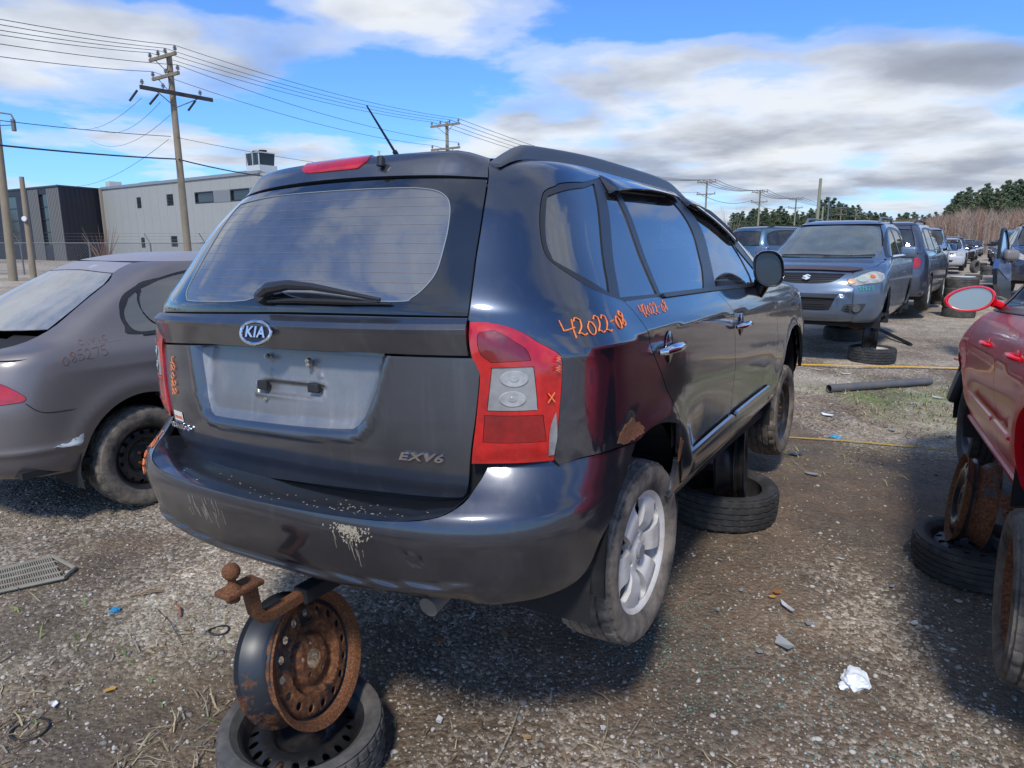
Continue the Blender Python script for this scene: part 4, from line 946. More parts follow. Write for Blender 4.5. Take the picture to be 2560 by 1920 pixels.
# ---- wheels; local axis Y, outer face towards -Y
def tyre_mesh(Ro, wd, Ri, n=96, lugs=True, mat=RUBBER, nseg=None):
    h = wd / 2; sh = Ro - .012; prof = [(Ri - .002, -h * .78), (Ri + .012, -h * .90), (Ri + (Ro - Ri) * .35, -h * 1.02), (Ri + (Ro - Ri) * .62, -h * 1.04), (Ri + (Ro - Ri) * .82, -h * .98), (sh - .004, -h * .90)]
    tr = [(-.86, 1), (-.60, 1), (-.58, 0), (-.52, 0), (-.50, 1), (-.22, 1), (-.20, 0), (-.14, 0), (-.12, 1), (.12, 1), (.14, 0), (.20, 0), (.22, 1), (.50, 1), (.52, 0), (.58, 0), (.60, 1), (.86, 1)]
    base = len(prof); prof += [((Ro if k else Ro - .008) - .010 * abs(a) ** 3, a * h) for a, k in tr]; prof += [(r, -a) for r, a in prof[:base][::-1]]
    prof += [(Ri + .004, h * .5), (Ri + .004, -h * .5)]
    nl = len(tr)
    def rf(i, k):
        if not lugs or not (base - 1 <= i <= base + nl): return 0
        c = i - base; outerb = c <= 1 or c >= nl - 2
        if outerb: return -.007 if k % 4 == 0 else 0
        return -.0055 if (k + (i * 2) // 3) % 5 == 0 else 0
    mb = MB(); mb.lathe(prof, n, None, True, rf); return mb.mesh('tyre', mat, True, 28)
def barrel_mesh(Ri, wd, mat, n=64, deep=.0):
    h = wd / 2; prof = [(Ri + .006, -h * .86), (Ri + .010, -h * .80), (Ri - .004, -h * .74), (Ri - .010, -h * .60), (Ri - .022, -h * .45), (Ri - .040, -h * .1), (Ri - .040, h * .1), (Ri - .02, h * .4), (Ri - .010, h * .6), (Ri - .004, h * .74), (Ri + .010, h * .8), (Ri + .006, h * .86),
                            (Ri - .006, h * .84), (Ri - .016, h * .6), (Ri - .028, h * .4), (Ri - .047, h * .1), (Ri - .047, -h * .1), (Ri - .028, -h * .45), (Ri - .017, -h * .62), (Ri - .010, -h * .78)]
    mb = MB(); mb.lathe(prof, n, None, True); return mb.mesh('rim_barrel', mat, True, 40)
def disc_mesh(Rout, holes, yf, mat, h=.016, th=.006, name='wheel_disc', n=72):
    out = [np.array([math.cos(a) * Rout, math.sin(a) * Rout]) for a in np.linspace(0, 2 * math.pi, n, endpoint=False)]; P2, Fc, loops = fill2d(out, holes, h)
    V = [(x, yf(x, z), z) for x, z in P2]; m = len(V); V += [(x, yf(x, z) + th, z) for x, z in P2]
    F = [tuple(q) for q in Fc] + [tuple(i + m for i in q[::-1]) for q in Fc]
    for lp in loops:
        for k in range(len(lp)): a, b = lp[k], lp[(k + 1) % len(lp)]; F.append((a, b, b + m, a + m))
    me = mesh(name, V, F, mat, smooth=True, sharp=38); bm = bmesh.new(); bm.from_mesh(me); bmesh.ops.recalc_face_normals(bm, faces=bm.faces[:]); bm.to_mesh(me); bm.free(); return me
def circ(cx, cz, r, n=14, e=1.0, a=0): return [np.array([cx + math.cos(t) * r * math.cos(a) - math.sin(t) * r * e * math.sin(a), cz + math.cos(t) * r * math.sin(a) + math.sin(t) * r * e * math.cos(a)]) for t in np.linspace(0, 2 * math.pi, n, endpoint=False)]
def steel_disc(Rr, mat, nh=16, hr=.013, front=-.03, cent=True, hrad=.78):
    hs = [circ(math.cos(a) * Rr * hrad, math.sin(a) * Rr * hrad, hr, 12, 1.15, a) for a in np.linspace(0, 2 * math.pi, nh, endpoint=False)]
    hs += [circ(math.cos(a) * .055, math.sin(a) * .055, .0075, 8) for a in np.linspace(.3, .3 + 2 * math.pi, 5, endpoint=False)]
    if cent: hs.append(circ(0, 0, .032, 16))
    f = pch([0, .035, .075, .095, Rr * .62, Rr * .80, Rr * .92, Rr * 1.02], [-.022, -.022, -.018, -.004, -.034, -.030, -.006, .012])
    return disc_mesh(Rr - .008, hs, lambda x, z: front + float(f(math.hypot(x, z))), mat, .013, .006)
def alloy_disc(Rr, mat, ns=6, front=-.082):
    hs = []
    for k in range(ns):
        c = 2 * math.pi * k / ns; h1, h2 = math.pi / ns * .42, math.pi / ns * .46
        q = [(Rr * .40, -h1 * .45), (Rr * .62, -h1 * .8), (Rr * .84, -h1 * .98), (Rr * .90, -h1 * .7), (Rr * .915, 0), (Rr * .90, h1 * .7), (Rr * .84, h1 * .98), (Rr * .62, h1 * .8), (Rr * .40, h1 * .45), (Rr * .36, 0)]
        hs.append(densify(smoothpoly([np.array([math.cos(c + a) * r, math.sin(c + a) * r]) for r, a in q], 60, 3), .012))
    hs += [circ(math.cos(a) * .056, math.sin(a) * .056, .009, 8) for a in np.linspace(.5, .5 + 2 * math.pi, 5, endpoint=False)]
    def yf(x, z):
        r = math.hypot(x, z); a = (math.atan2(z, x) + math.pi / ns) % (2 * math.pi / ns) - math.pi / ns; ridge = math.exp(-(a * r / .012) ** 2) * .006 * min(1, r / .1)
        return front + float(np.interp(r, [0, .03, .04, .075, .10, Rr * .7, Rr * .95, Rr], [.004, .004, .012, .014, -.004, -.008, .004, .012])) + ridge
    return disc_mesh(Rr - .006, hs, yf, mat, .011, .022)
def lug_nuts(y, mat, a0=.3, r=.055):
    mb = MB()
    for a in np.linspace(a0, a0 + 2 * math.pi, 5, endpoint=False): mb.cyl((math.cos(a) * r, y + .012, math.sin(a) * r), (math.cos(a) * r, y - .014, math.sin(a) * r), .009, 6)
    return mb.mesh('lug_nuts', mat)
WCACHE = {}
def wheel(parent, loc, kind='steel', Ro=.316, wd=.205, Rr=.205, left=False, rot=0.0, mat=None, steer=0.0, n=96, lugs=True, name='wheel', rimmat=None, tilt=0.0, tyre=True, rim=True):
    key = (kind, Ro, wd, Rr, mat.name if mat else '', n, lugs, rimmat.name if rimmat else '')
    if key not in WCACHE:
        rm = rimmat or (SILVER if kind == 'alloy' else STEELB); d = {}
        d['tyre'] = tyre_mesh(Ro, wd, Rr, n, lugs, mat or RUBBER); d['rim'] = barrel_mesh(Rr, wd * .98, rm, n if n < 64 else 64); d['hub_disc'] = alloy_disc(Rr, rm) if kind == 'alloy' else steel_disc(Rr, rm)
        if kind == 'steel': d['lug_nut'] = lug_nuts(-.05, RUST)
        mb = MB(); mb.lathe([(0, 0), (.06, 0), (.135, .0), (.135, .012), (.05, .014), (.05, .05), (0, .05)], 28); d['brake_disc'] = mb.mesh('brake_disc', RUST)
        if kind == 'alloy': mb = MB(); mb.lathe([(0, -.088), (.024, -.088), (.028, -.084), (.028, -.06), (0, -.06)], 24); d['centre_cap'] = mb.mesh('centre_cap', simple('cap_grey', (.22, .22, .23), .4))
        WCACHE[key] = d
    w_ = empty(name, loc); w_.parent = parent; w_.rotation_euler = (tilt, rot, (math.pi if left else 0) + steer)
    w_.rotation_mode = 'XYZ'
    for k, me in WCACHE[key].items():
        if not rim and k != 'tyre': continue
        if not tyre and k in ('tyre',): continue
        link(k, me, w_)
    return w_
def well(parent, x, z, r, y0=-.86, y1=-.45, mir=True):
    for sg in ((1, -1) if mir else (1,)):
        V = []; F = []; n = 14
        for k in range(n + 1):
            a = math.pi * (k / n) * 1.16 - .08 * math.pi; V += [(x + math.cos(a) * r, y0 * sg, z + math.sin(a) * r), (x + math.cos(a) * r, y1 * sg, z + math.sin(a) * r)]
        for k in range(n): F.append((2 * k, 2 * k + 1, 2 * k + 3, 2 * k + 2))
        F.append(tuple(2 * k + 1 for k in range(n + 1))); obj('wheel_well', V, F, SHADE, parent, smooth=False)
def seat(parent, x, y, z, wd=.5, head=True, m=CLOTH, lean=.22):
    mb = MB(); mb.bbox((x - .1, y - wd / 2, z), (x + .42, y + wd / 2, z + .16), .05); M = Matrix.Translation((x - .08, y, z + .10)) @ Matrix.Rotation(-lean, 4, 'Y')
    mb.bbox((-.07, -wd / 2, 0), (.06, wd / 2, .62), .05, M)
    s = mb.obj('seat', m, parent, smooth=True)
    if head:
        for yy in ([0] if wd < .8 else [-wd * .3, wd * .3]): mb = MB(); mb.bbox((-.05, yy - .12, .66), (.05, yy + .12, .84), .04, M); mb.cyl(M @ Vector((0, yy, .6)), M @ Vector((0, yy, .68)), .012); o = mb.obj('headrest', m); o.parent = s
    return s
HERO_TAB=[(.28,.16,4.62,.84,.5,3.0,.6,3),
(.36,.13,4.65,.885,.5,3.0,.6,3),
(.50,.11,4.7,.905,.5,3.0,.7,2.8),
(.60,.085,4.7,.911,.5,3.0,.7,2.8),
(.70,.066,4.7,.912,.5,3.0,.7,2.8),
(.80,.06,4.67,.911,.5,3.0,.8,2.6),
(.90,.06,4.58,.908,.5,3.0,.8,2.6),
(.96,.06,4.50,.902,.5,3.0,.8,2.6),
(1.0,.06,4.35,.892,.5,3.0,.8,2.6),
(1.06,.06,3.75,.865,.5,3.0,.8,2.6),
(1.20,.125,3.42,.785,.48,2.9,.8,2.8),
(1.35,.215,3.02,.715,.46,2.8,.8,2.8),
(1.44,.285,2.72,.66,.46,2.7,.8,2.8),
(1.48,.33,2.55,.63,.46,2.6,.8,2.8),
(1.505,.40,2.45,.60,.46,2.6,.8,2.8),
(1.525,.60,2.36,.56,.5,2.5,.8,2.8),
(1.54,.85,2.28,.50,.5,2.4,.7,2.6),
(1.55,1.15,2.2,.40,.4,2.3,.6,2.6),
(1.556,1.4,2.0,.2,.2,2.2,.2,2.6),
(1.558,1.55,1.85,.05,.1,2.2,.1,2.6)]
HERO_BUMP=[(.23,.09,2.0,.84,.6,3.0,.6,3),
(.28,.035,2.0,.875,.6,3.0,.6,3),
(.34,-.005,2.0,.893,.6,3.0,.6,3),
(.42,-.035,2.0,.904,.6,3.0,.6,3),
(.50,-.055,2.0,.914,.6,3.0,.6,3),
(.545,-.045,2.0,.915,.6,3.0,.6,3),
(.58,-.015,2.0,.914,.6,3.0,.6,3),
(.62,.035,2.0,.912,.55,3.0,.6,3),
(.66,.072,2.0,.910,.52,3.0,.6,3),
(.70,.098,2.0,.908,.5,3.0,.6,3)]
# ------------------------------------------------------------------ the near dark grey MPV
def car_empty(name, org, yaw, pit, rol, label, cat='car', group=None):
    f = Vector((math.sin(yaw), math.cos(yaw), 0)); l = Vector((-f.y, f.x, 0)); up = Vector((0, 0, 1))
    f2 = f * math.cos(pit) + up * math.sin(pit); u2 = -f * math.sin(pit) + up * math.cos(pit); l3 = l * math.cos(rol) + u2 * math.sin(rol); u3 = -l * math.sin(rol) + u2 * math.cos(rol)
    M = Matrix(((f2.x, l3.x, u3.x), (f2.y, l3.y, u3.y), (f2.z, l3.z, u3.z))); return empty(name, org, M.to_euler(), label, cat, group)
def sm(x, a, b): t = np.clip((x - a) / (b - a), 0, 1); return t * t * (3 - 2 * t)
def hero():
    car = car_empty('parked_car', (-.714, 1.854, .406), .53, -.047, -.031, 'near dark grey MPV propped up on wheel rims, seen from behind', 'car')
    PT = paint('dark_grey_paint', (.022, .031, .052), .75, .30, dust=.08, ior=2.0, coatr=.05, streak=.8, dustcol=(.17, .16, .145)); TAB = HERO_TAB
    def shear(V): V = V.copy(); V[..., 2] += .032 * np.maximum(V[..., 0] - .35, 0); return V
    ms = Master(TAB, shear, nt=150, na=44, nsd=90); P = ms.poly
    i0 = None; T0 = ms.loc('r', 0.0, 1.503)[1]
    # rear view (y,z), side view (x,z) outlines of the panels
    belt = [(.606, 1.083), (1.0, 1.093), (1.589, 1.108), (2.1, 1.119), (2.545, 1.127)]
    qf = [(.942, 1.495), (.655, 1.443), (.541, 1.417), (.495, 1.402), (.465, 1.382), (.424, 1.341), (.388, 1.291), (.362, 1.242), (.352, 1.209), (.360, 1.186), (.398, 1.149), (.46, 1.116), (.606, 1.083)]
    top = [(2.86, 1.15), (2.72, 1.27), (2.6, 1.352), (2.35, 1.452), (2.1, 1.51), (1.82, 1.535), (1.5, 1.527), (1.2, 1.512)]
    qg = P([(.842, 1.462), (.651, 1.424), (.508, 1.391), (.473, 1.372), (.42, 1.312), (.382, 1.252), (.370, 1.214), (.382, 1.188), (.54, 1.112)])
    d1 = P([(.895, 1.44), (.994, 1.452), (.925, 1.103), (.600, 1.097)]); d2 = P([(1.045, 1.462), (1.66, 1.508), (1.507, 1.118), (.962, 1.105)])
    fg = P([(1.83, 1.505), (2.10, 1.482), (2.335, 1.415), (2.42, 1.372), (2.42, 1.137), (1.697, 1.123)]); tg = P([(2.47, 1.335), (2.47, 1.14), (2.78, 1.145)])
    dlo = P(qf + belt[1:] + top)
    both('window_surround', ms, dlo, TRIM, car, holes=[qg, d1, d2, fg, tg], off=-.002, gap=.002, h=.04)
    GL = glass('tinted_side_glass', (.22, .32, .42), 2.7, .08); GLR = glass('privacy_glass', (.12, .14, .16), 2.9, .22)  # privacy pane: dust film raised to paint in some sky reflection
    for nm, g in (('quarter_window', qg), ('rear_door_vent_window', d1), ('rear_door_window', d2)): both(nm, ms, g, GL, car, off=-.006, thick=.004, gap=.0, h=.05)
    for nm, g in (('front_door_window', fg), ('front_vent_window', tg)): both(nm, ms, g, glass('clear_side_glass', (.40, .48, .55), 2.5, .06), car, off=-.006, thick=.004, gap=.0, h=.05)
    # painted side
    gapC = [(.606, 1.083), (.639, 1.053), (.665, 1.011), (.700, .958), (.752, .904), (.848, .812), (.946, .715), (.992, .645)]
    gapC2 = [(.992, .645), (1.022, .60), (1.068, .516), (1.133, .403)]
    gapB = [(1.625, 1.109), (1.675, 1.085), (1.729, 1.055), (1.788, 1.008), (1.855, .901), (1.885, .76), (1.895, .60), (1.892, .48), (1.905, .412)]
    gapA = [(2.60, 1.128), (2.748, 1.055), (2.86, 1.0), (2.96, .888), (3.0, .73), (2.968, .614), (2.90, .53), (2.86, .47)]
    tl = [('d', a, b) for a, b in [(.539, 1.04), (.584, 1.039), (.635, 1.027), (.687, 1.0), (.724, .978), (.760, .953), (.764, .907), (.757, .815), (.750, .731), (.745, .683)]]
    tin = [('d', a, b) for a, b in [(.54, .675), (.547, .761), (.556, .85), (.560, .905), (.553, .930), (.541, .958), (.536, 1.001)]]
    light = P(tl + tin, corner=50)
    qp = [('r', -.624, 1.05)] + tl + [(.254, .662), (.275, .672), (.325, .68), (.481, .68), (.545, .674), (.60, .680), (.651, .692), (.729, .697), (.836, .685), (.932, .665)] + gapC[::-1][0:1] + gapC[::-1][1:] + qf[::-1][1:] + [('xt', .942, T0), ('xt', .75, T0), ('xt', .60, T0), ('r', -.485, 1.492), ('r', -.53, 1.426), ('r', -.572, 1.307), ('r', -.598, 1.192), ('r', -.62, 1.106)]
    def side_disp(p):   # shoulder crease, arch flare, door hollow
        x, z = p[:, 0], p[:, 2]; zc = .955 + .04 * np.clip((x - .25) / .5, 0, 1) + .025 * np.clip((x - .75) / 2, 0, 1); on = sm(x, .22, .34) * (1 - sm(x, 3.4, 3.9)); d = z - zc
        cr = .012 * np.where(d > 0, np.exp(-d / .045), np.exp(d / .028)) * on
        rr = np.hypot(x - .80, (z - .26)); fl = .016 * np.exp(-((rr - .44) / .05) ** 2) * sm(z, .35, .5); rf = np.hypot(x - 3.65, (z - .36)); fl2 = .018 * np.exp(-((rf - .46) / .05) ** 2)
        hol = -.010 * np.exp(-((z - .60) / .11) ** 2) * sm(x, 1.05, 1.4) * (1 - sm(x, 2.7, 3.0)) + .008 * np.exp(-((z - .46) / .05) ** 2) * sm(x, .99, 1.1) * (1 - sm(x, 2.8, 3.1))
        return (cr + fl + fl2 + hol) * sm(-p[:, 1], .45, .7)
    kw = dict(disp=side_disp, thick=.02)
    both('quarter_panel', ms, P(qp, corner=38), PT, car, h=.022, **kw)
    rocker_z = [(1.133, .403), (1.5, .405), (1.905, .412)]
    archr = [(.932, .655), (1.003, .593), (1.045, .537), (1.049, .473), (1.0, .402), (.95, .372)]
    both('rear_door', ms, P(belt[:3] + [(1.625, 1.109)] + gapB[1:] + rocker_z[::-1][1:-1] + gapC2[::-1] + gapC[::-1][1:-1], corner=38), PT, car, h=.024, **kw)
    both('front_door', ms, P(gapB[::-1] + belt[3:] + [(2.60, 1.128)] + gapA[1:-1] + [(2.86, .47), (2.82, .435), (2.4, .425)], corner=38), PT, car, h=.028, **kw)
    archf = [(4.03, .50), (4.05, .60), (3.98, .72), (3.84, .82), (3.66, .855), (3.48, .835), (3.34, .76), (3.25, .66), (3.19, .56), (3.10, .50), (2.95, .46)]
    both('front_fender', ms, P(gapA[::-1] + [(2.86, 1.15), (3.4, 1.14), (3.9, 1.08), (4.25, 1.0), (4.38, .90), (4.40, .78), (4.28, .66), (4.10, .52)] + archf[1:-1] + [(2.95, .465)], corner=38), PT, car, h=.035, **kw)
    both('sill', ms, P([(1.0, .385), (1.03, .41), (1.055, .47), (1.055, .52), (1.137, .396), (1.5, .398), (1.905, .405), (2.4, .418), (2.82, .428), (2.95, .455), (3.1, .495), (3.1, .42), (2.8, .375), (1.9, .35), (1.05, .335)], smooth=False), PT, car, h=.04, thick=.02)
    # roof side rail over the doors, A pillar, roof, windscreen, bonnet
    rail = [('xt', .942, T0)] + qf[:1] + top[::-1] + [(2.86, 1.15), (3.25, 1.14), ('f', -.66, 1.22), ('f', -.60, 1.36), ('f', -.50, 1.50), ('xt', 2.3, T0), ('xt', 1.9, T0), ('xt', 1.5, T0), ('xt', 1.2, T0)]
    both('roof_side', ms, P(rail, corner=30), PT, car, h=.03)
    cap('roof', ms, T0, PT, car)
    ws = P([('f', -.68, 1.17), ('f', -.60, 1.36), ('f', -.50, 1.50), ('f', 0, 1.52), ('f', .50, 1.50), ('f', .60, 1.36), ('f', .68, 1.17), ('f', 0, 1.16)]); panel('windscreen', ms, ws, GL, car, h=.08, thick=.004)
    hd = P([('f', -.80, 1.09), ('f', -.70, 1.15), ('f', 0, 1.155), ('f', .70, 1.15), ('f', .80, 1.09), ('f', .70, .96), ('f', 0, .90), ('f', -.70, .96)]); panel('bonnet', ms, hd, PT, car, h=.08)
    # tailgate
    PG = paint('dusty_tailgate_paint', (.040, .046, .060), .7, .38, dust=.20, streak=.8, dustcol=(.20, .20, .20), ior=1.8, coatr=.09)
    ge = [(-.53, 1.427), (-.572, 1.307), (-.598, 1.192), (-.62, 1.106), (-.626, 1.054)]
    gate_g = [('r', a, b) for a, b in [(0, 1.443), (-.25, 1.438), (-.45, 1.431)] + ge + [(-.3, 1.057), (0, 1.056), (.3, 1.050), (.626, 1.044)] + [(-a, b) for a, b in ge[::-1][1:]] + [(.45, 1.437), (.25, 1.442)]]
    gp = P(gate_g, mode='r', corner=35)
    fr = P([('r', a, b) for a, b in [(.43, 1.408), (.162, 1.417), (-.263, 1.408), (-.383, 1.400), (-.441, 1.382), (-.476, 1.347), (-.498, 1.284), (-.508, 1.224), (-.512, 1.171), (-.500, 1.132), (-.470, 1.100), (-.425, 1.090), (-.11, 1.095), (.03, 1.128), (.066, 1.126), (.13, 1.088), (.403, 1.083), (.452, 1.093), (.475, 1.128), (.468, 1.20), (.455, 1.30), (.448, 1.38)]])
    FR = simple('black_glass_frit', (.012, .013, .015), .04, coat=1.0, dirt=.22, dirtcol=(.10, .10, .10), scale=5)
    gband = panel('tailgate_glass', ms, gp, FR, car, holes=[fr], h=.03, gap=.003)
    q = panel('clear_area', ms, fr, GLR, gband, h=.03, gap=0, off=-.0005, thick=.003)
    LN = simple('frit_line_grey', (.22, .26, .28), .5); u_ = np.array(fr); 
    pp, nn = ms.ev(u_[:, 0], u_[:, 1]); pp = pp + nn * .0008; mb = MB(); mb.tube([Vector(a) for a in pp] + [Vector(pp[0])], .0017, 5, False); mb.obj('frit_edge_line', LN, gband)
    HT = simple('heater_wire_copper', (.36, .27, .24), .5); mb = MB()
    for k in range(12):
        zz = 1.385 - k * .0262; ys = [y for y in np.arange(-.50, .475, .02)]; run = []
        for y in ys:
            uu, tt = ms.loc('r', y, zz + .012 * (y / .5))
            if inside(fr, np.array([uu]), np.array([tt]))[0]: a_, b_ = ms.ev(uu, tt); run.append(Vector(a_[0] + b_[0] * .0007))
        if len(run) > 2: m1 = MB(); m1.tube(run, .0003, 4, False); o = m1.obj('heater_wire', HT); o.parent = gband
    # garnish bar, lower gate, recess
    def gd(p): z = p[:, 2] - .01 * 0; return np.interp(z, [.92, .945, .955, 1.008, 1.020, 1.034, 1.05, 1.06], [-.004, .002, .006, .030, .034, .024, .004, .0])
    gar = P([('r', a, b) for a, b in [(-.632, .955), (-.626, 1.050), (-.3, 1.052), (0, 1.051), (.3, 1.046), (.628, 1.040), (.642, .937), (.30, .951), (0, .951), (-.3, .954)]], smooth=False); panel('garnish_bar', ms, gar, PG, car, h=.009, disp=gd, gap=.0015, thick=.03)
    REC = np.array([(.417, .99), (-.401, .99), (-.401, .95), (-.369, .846), (-.330, .762), (-.300, .734), (-.26, .722), (-.1, .712), (.12, .706), (.30, .704), (.345, .709), (.375, .73), (.396, .79), (.417, .95)])
    HND = np.array([(.133, .846), (-.157, .856), (-.150, .812), (.136, .804)])
    def ld(p):
        y, z = p[:, 1], p[:, 2]; s = segdist(REC, y, z) * np.where(inside(REC, y, z), 1, -1); d = -(.016 + .038 * np.clip((z - .70) / .25, 0, 1)) * sm(s, -.004, .040) + .005 * np.exp(-((s + .012) / .010) ** 2)
        s2 = segdist(HND, y, z) * np.where(inside(HND, y, z), 1, -1); d = d + .005 * np.exp(-(s2 / .005) ** 2) - .010 * sm(s2, .0, .008)
        d = d + .006 * np.exp(-((z - .592) / .012) ** 2) * 0 - .008 * sm(z, .615, .57)
        for (cy, cz) in ((.07, .872), (-.135, .874), (.075, .92), (-.10, .905)): d = d + .006 * np.exp(-(((y - cy) ** 2 + (z - cz) ** 2) / .010 ** 2))
        return d
    lg = P([('r', a, b) for a, b in [(.642, .930), (.30, .945), (0, .945), (-.3, .948), (-.632, .949), (-.648, .948), (-.656, .938), (-.657, .916), (-.650, .83), (-.636, .736), (-.622, .65), (-.612, .605), (-.600, .580), (-.575, .567), (-.45, .560), (-.34, .556), (-.018, .538), (.297, .522), (.50, .514), (.56, .519), (.59, .545), (.608, .60), (.63, .70), (.646, .80), (.655, .90), (.652, .925)]], corner=60)
    rI = P([('r', a, b) for a, b in [(.395, .932), (-.378, .937), (-.375, .90), (-.350, .845), (-.312, .768), (-.288, .745), (-.255, .736), (-.1, .726), (.12, .720), (.295, .718), (.33, .722), (.352, .738), (.372, .79), (.393, .90)]], corner=60); lower = panel('tailgate', ms, lg, PG, car, holes=[rI], h=.0125, disp=ld, thick=.025, gap=.0, rim=False)
    REC2 = paint('pale_recess_paint', (.16, .165, .175), .6, .38, dust=.85, dustcol=(.36, .355, .35), streak=.4, coat=.6, coatr=.12); o = panel('plate_recess', ms, rI, REC2, lower, h=.0125, disp=ld, gap=0, rim=False)  # recess floor in a paler copy of the tailgate paint

    # roof spoiler and its lamp
    def sd(p): return (1 - sm(np.abs(p[:, 1]), .40, .52)) * np.interp(p[:, 2], [1.43, 1.445, 1.46, 1.48, 1.494, 1.501, 1.506], [.0, .005, .013, .025, .031, .022, .0])
    sp = P([('r', a, b) for a, b in [(0, 1.449), (-.25, 1.444), (-.45, 1.437), (-.527, 1.433), (-.485, 1.495), (-.25, 1.5025), (0, 1.5035), (.25, 1.5025), (.485, 1.495), (.527, 1.433), (.45, 1.440), (.25, 1.447)]], corner=30); panel('roof_spoiler', ms, sp, PG, car, h=.015, disp=sd, gap=.0015, thick=.03)
    def sd2(p): return sd(p) + .004
    RED = lampmat('red_lamp_lens', (.66, .006, .006)); ch = P([('r', a, b) for a, b in [(-.085, 1.505), (-.125, 1.500), (-.140, 1.480), (-.118, 1.466), (-.05, 1.466), (.09, 1.468), (.13, 1.476), (.142, 1.492), (.125, 1.502)]]); panel('high_brake_light', ms, ch, RED, car, h=.012, disp=sd2, gap=0, thick=.01)
    M = ms.frame('r', -.207, 1.468, .024); mb = MB(); mb.tube([M @ Vector((0, -.012, .0)), M @ Vector((0, .004, .016)), M @ Vector((0, .012, .012))], [.012, .013, .008], 10); mb.obj('washer_nozzle', BLK, car, smooth=True)
    # lamps
    RL = lampmat('red_lamp_lens', (.55, .012, .012))
    def lamp_disp(p): return .006 + .010 * sm(segdist_cache(p), 0, .06)
    lpoly = np.array([(.539, 1.04), (.584, 1.039), (.635, 1.027), (.687, 1.0), (.724, .978), (.760, .953), (.764, .907), (.757, .815), (.750, .731), (.745, .683), (.54, .675), (.547, .761), (.556, .85), (.560, .905), (.553, .930), (.541, .958), (.536, 1.001)])
    def dco(p): return (p[:, 0] + abs(p[:, 1])) * .7071, p[:, 2]
    def segdist_cache(p): a, b = dco(p); return segdist(lpoly, a, b)
    lens = [(.590, .926), (.688, .929), (.697, .828), (.690, .820), (.578, .818)]; up = [(.560, .970), (.562, 1.012), (.594, 1.020), (.634, .998), (.670, .972), (.682, .945), (.588, .940)]; lo = [(.572, .805), (.711, .806), (.722, .738), (.568, .736)]
    D = lambda L_, c=50: P([('d', a, b) for a, b in L_], corner=c)
    hs = [D(lens), D(up), D(lo)]
    for a in both('tail_light', ms, light, RL, car, holes=hs, h=.012, disp=lamp_disp, gap=.0012, thick=.03):
        lft = a.name.endswith('.001')
        def add(nm, pl, mt, dz, **k): o = panel(nm, ms, pl, mt, a, h=.012, disp=lambda p: lamp_disp(p) + dz, thick=.012, mirror=lft, gap=.0, **k); return o
        add('reverse_light_lens', hs[0], lampmat('clear_lamp_lens', (.34, .34, .33), clear=True), -.003); add('indicator_lens', hs[1], lampmat('deep_red_lens', (.26, .002, .003)), -.001); add('brake_light_lens', hs[2], lampmat('deep_red_lens2', (.34, .003, .004)), -.001)
        for (dd, zz_, rr_) in ((.642, .899, .027), (.638, .848, .026)):
            Md_ = ms.frame('d', dd, zz_, .0150); mb = MB(); mb.lathe([(0, .002), (rr_ * .30, .002), (rr_ * .34, .0), (rr_ * .9, .0005), (rr_, -.002), (0, -.002)], 22, Md_ @ Matrix.Rotation(R(-90), 4, 'X') @ Matrix.Diagonal((1.35, -1, .8, 1)))
            if lft: mb.v = [(a_, -b_, c_) for a_, b_, c_ in mb.v]; mb.f = [q_[::-1] for q_ in mb.f]
            q_ = mb.obj('bulb_bowl', lampmat('bulb_bowl_lens', (.52, .52, .50), clear=True), None, smooth=True); q_.parent = a
        if not lft:
            brk = D([(.731, .770), (.746, .812), (.750, .75), (.743, .700), (.728, .70)]); add('broken_corner', brk, simple('broken_lamp_inside', (.30, .29, .28), .3, dirt=.5, dirtcol=(.05, .05, .05)), .004)
    # bumper, its own surface
    mb_ = Master(HERO_BUMP, None, nt=110, na=60, nsd=40); B = mb_.poly
    def bd(p):
        y, z = p[:, 1], p[:, 2]; zr = .345 + .035 * sm(np.abs(y), .15, .75) + .0 * y; d = z - zr; w_ = 1 - sm(np.abs(y), .60, .68)
        r = (.013 * sm(-d, 0, .010) - .034 * sm(-d, .022, .075)) * w_
        cp = np.abs(np.hypot(y + .534, z - .442) - .020); r = r - .0025 * np.exp(-(cp / .0022) ** 2); return r
    topb = [('r', 0, .524), ('r', -.12, .526), ('r', -.35, .531), ('r', -.50, .538), ('r', -.60, .555), ('r', -.645, .585), ('r', -.660, .63), ('r', -.668, .668)]
    lt = [('d', .575, .673), ('d', .66, .675), ('d', .742, .678)]
    sd_ = [('s', .27, .668), ('s', .325, .675), ('s', .481, .675), ('s', .589, .667), ('s', .512, .591), ('s', .42, .503), ('s', .365, .441), ('s', .34, .38), ('s', .30, .335), ('s', .22, .31)]
    bot = [('r', -.72, .300), ('r', -.55, .282), ('r', -.3, .272), ('r', 0, .268)]
    half = B(topb + lt + sd_ + bot, corner=50, closed=False)
    full = [np.array(p) for p in half] + [np.array((-p[0], p[1])) for p in half[::-1][1:-1]]
    PB = paint('dark_grey_bumper_paint', (.022, .027, .042), .7, .34, ior=1.75, dust=.11, coatr=.10, streak=1.0, dustcol=(.20, .18, .15))
    bumper = panel('rear_bumper', mb_, full, PB, car, h=.0095, disp=bd, gap=0, thick=.02)
    # shelf between bumper edge and tailgate
    V = []; F = []; k = 0
    ysh = list(np.linspace(-.652, .652, 60))
    def topz(y): a = abs(y); return float(np.interp(a, [0, .12, .35, .50, .60, .645, .66], [.524, .526, .531, .538, .555, .585, .63]))
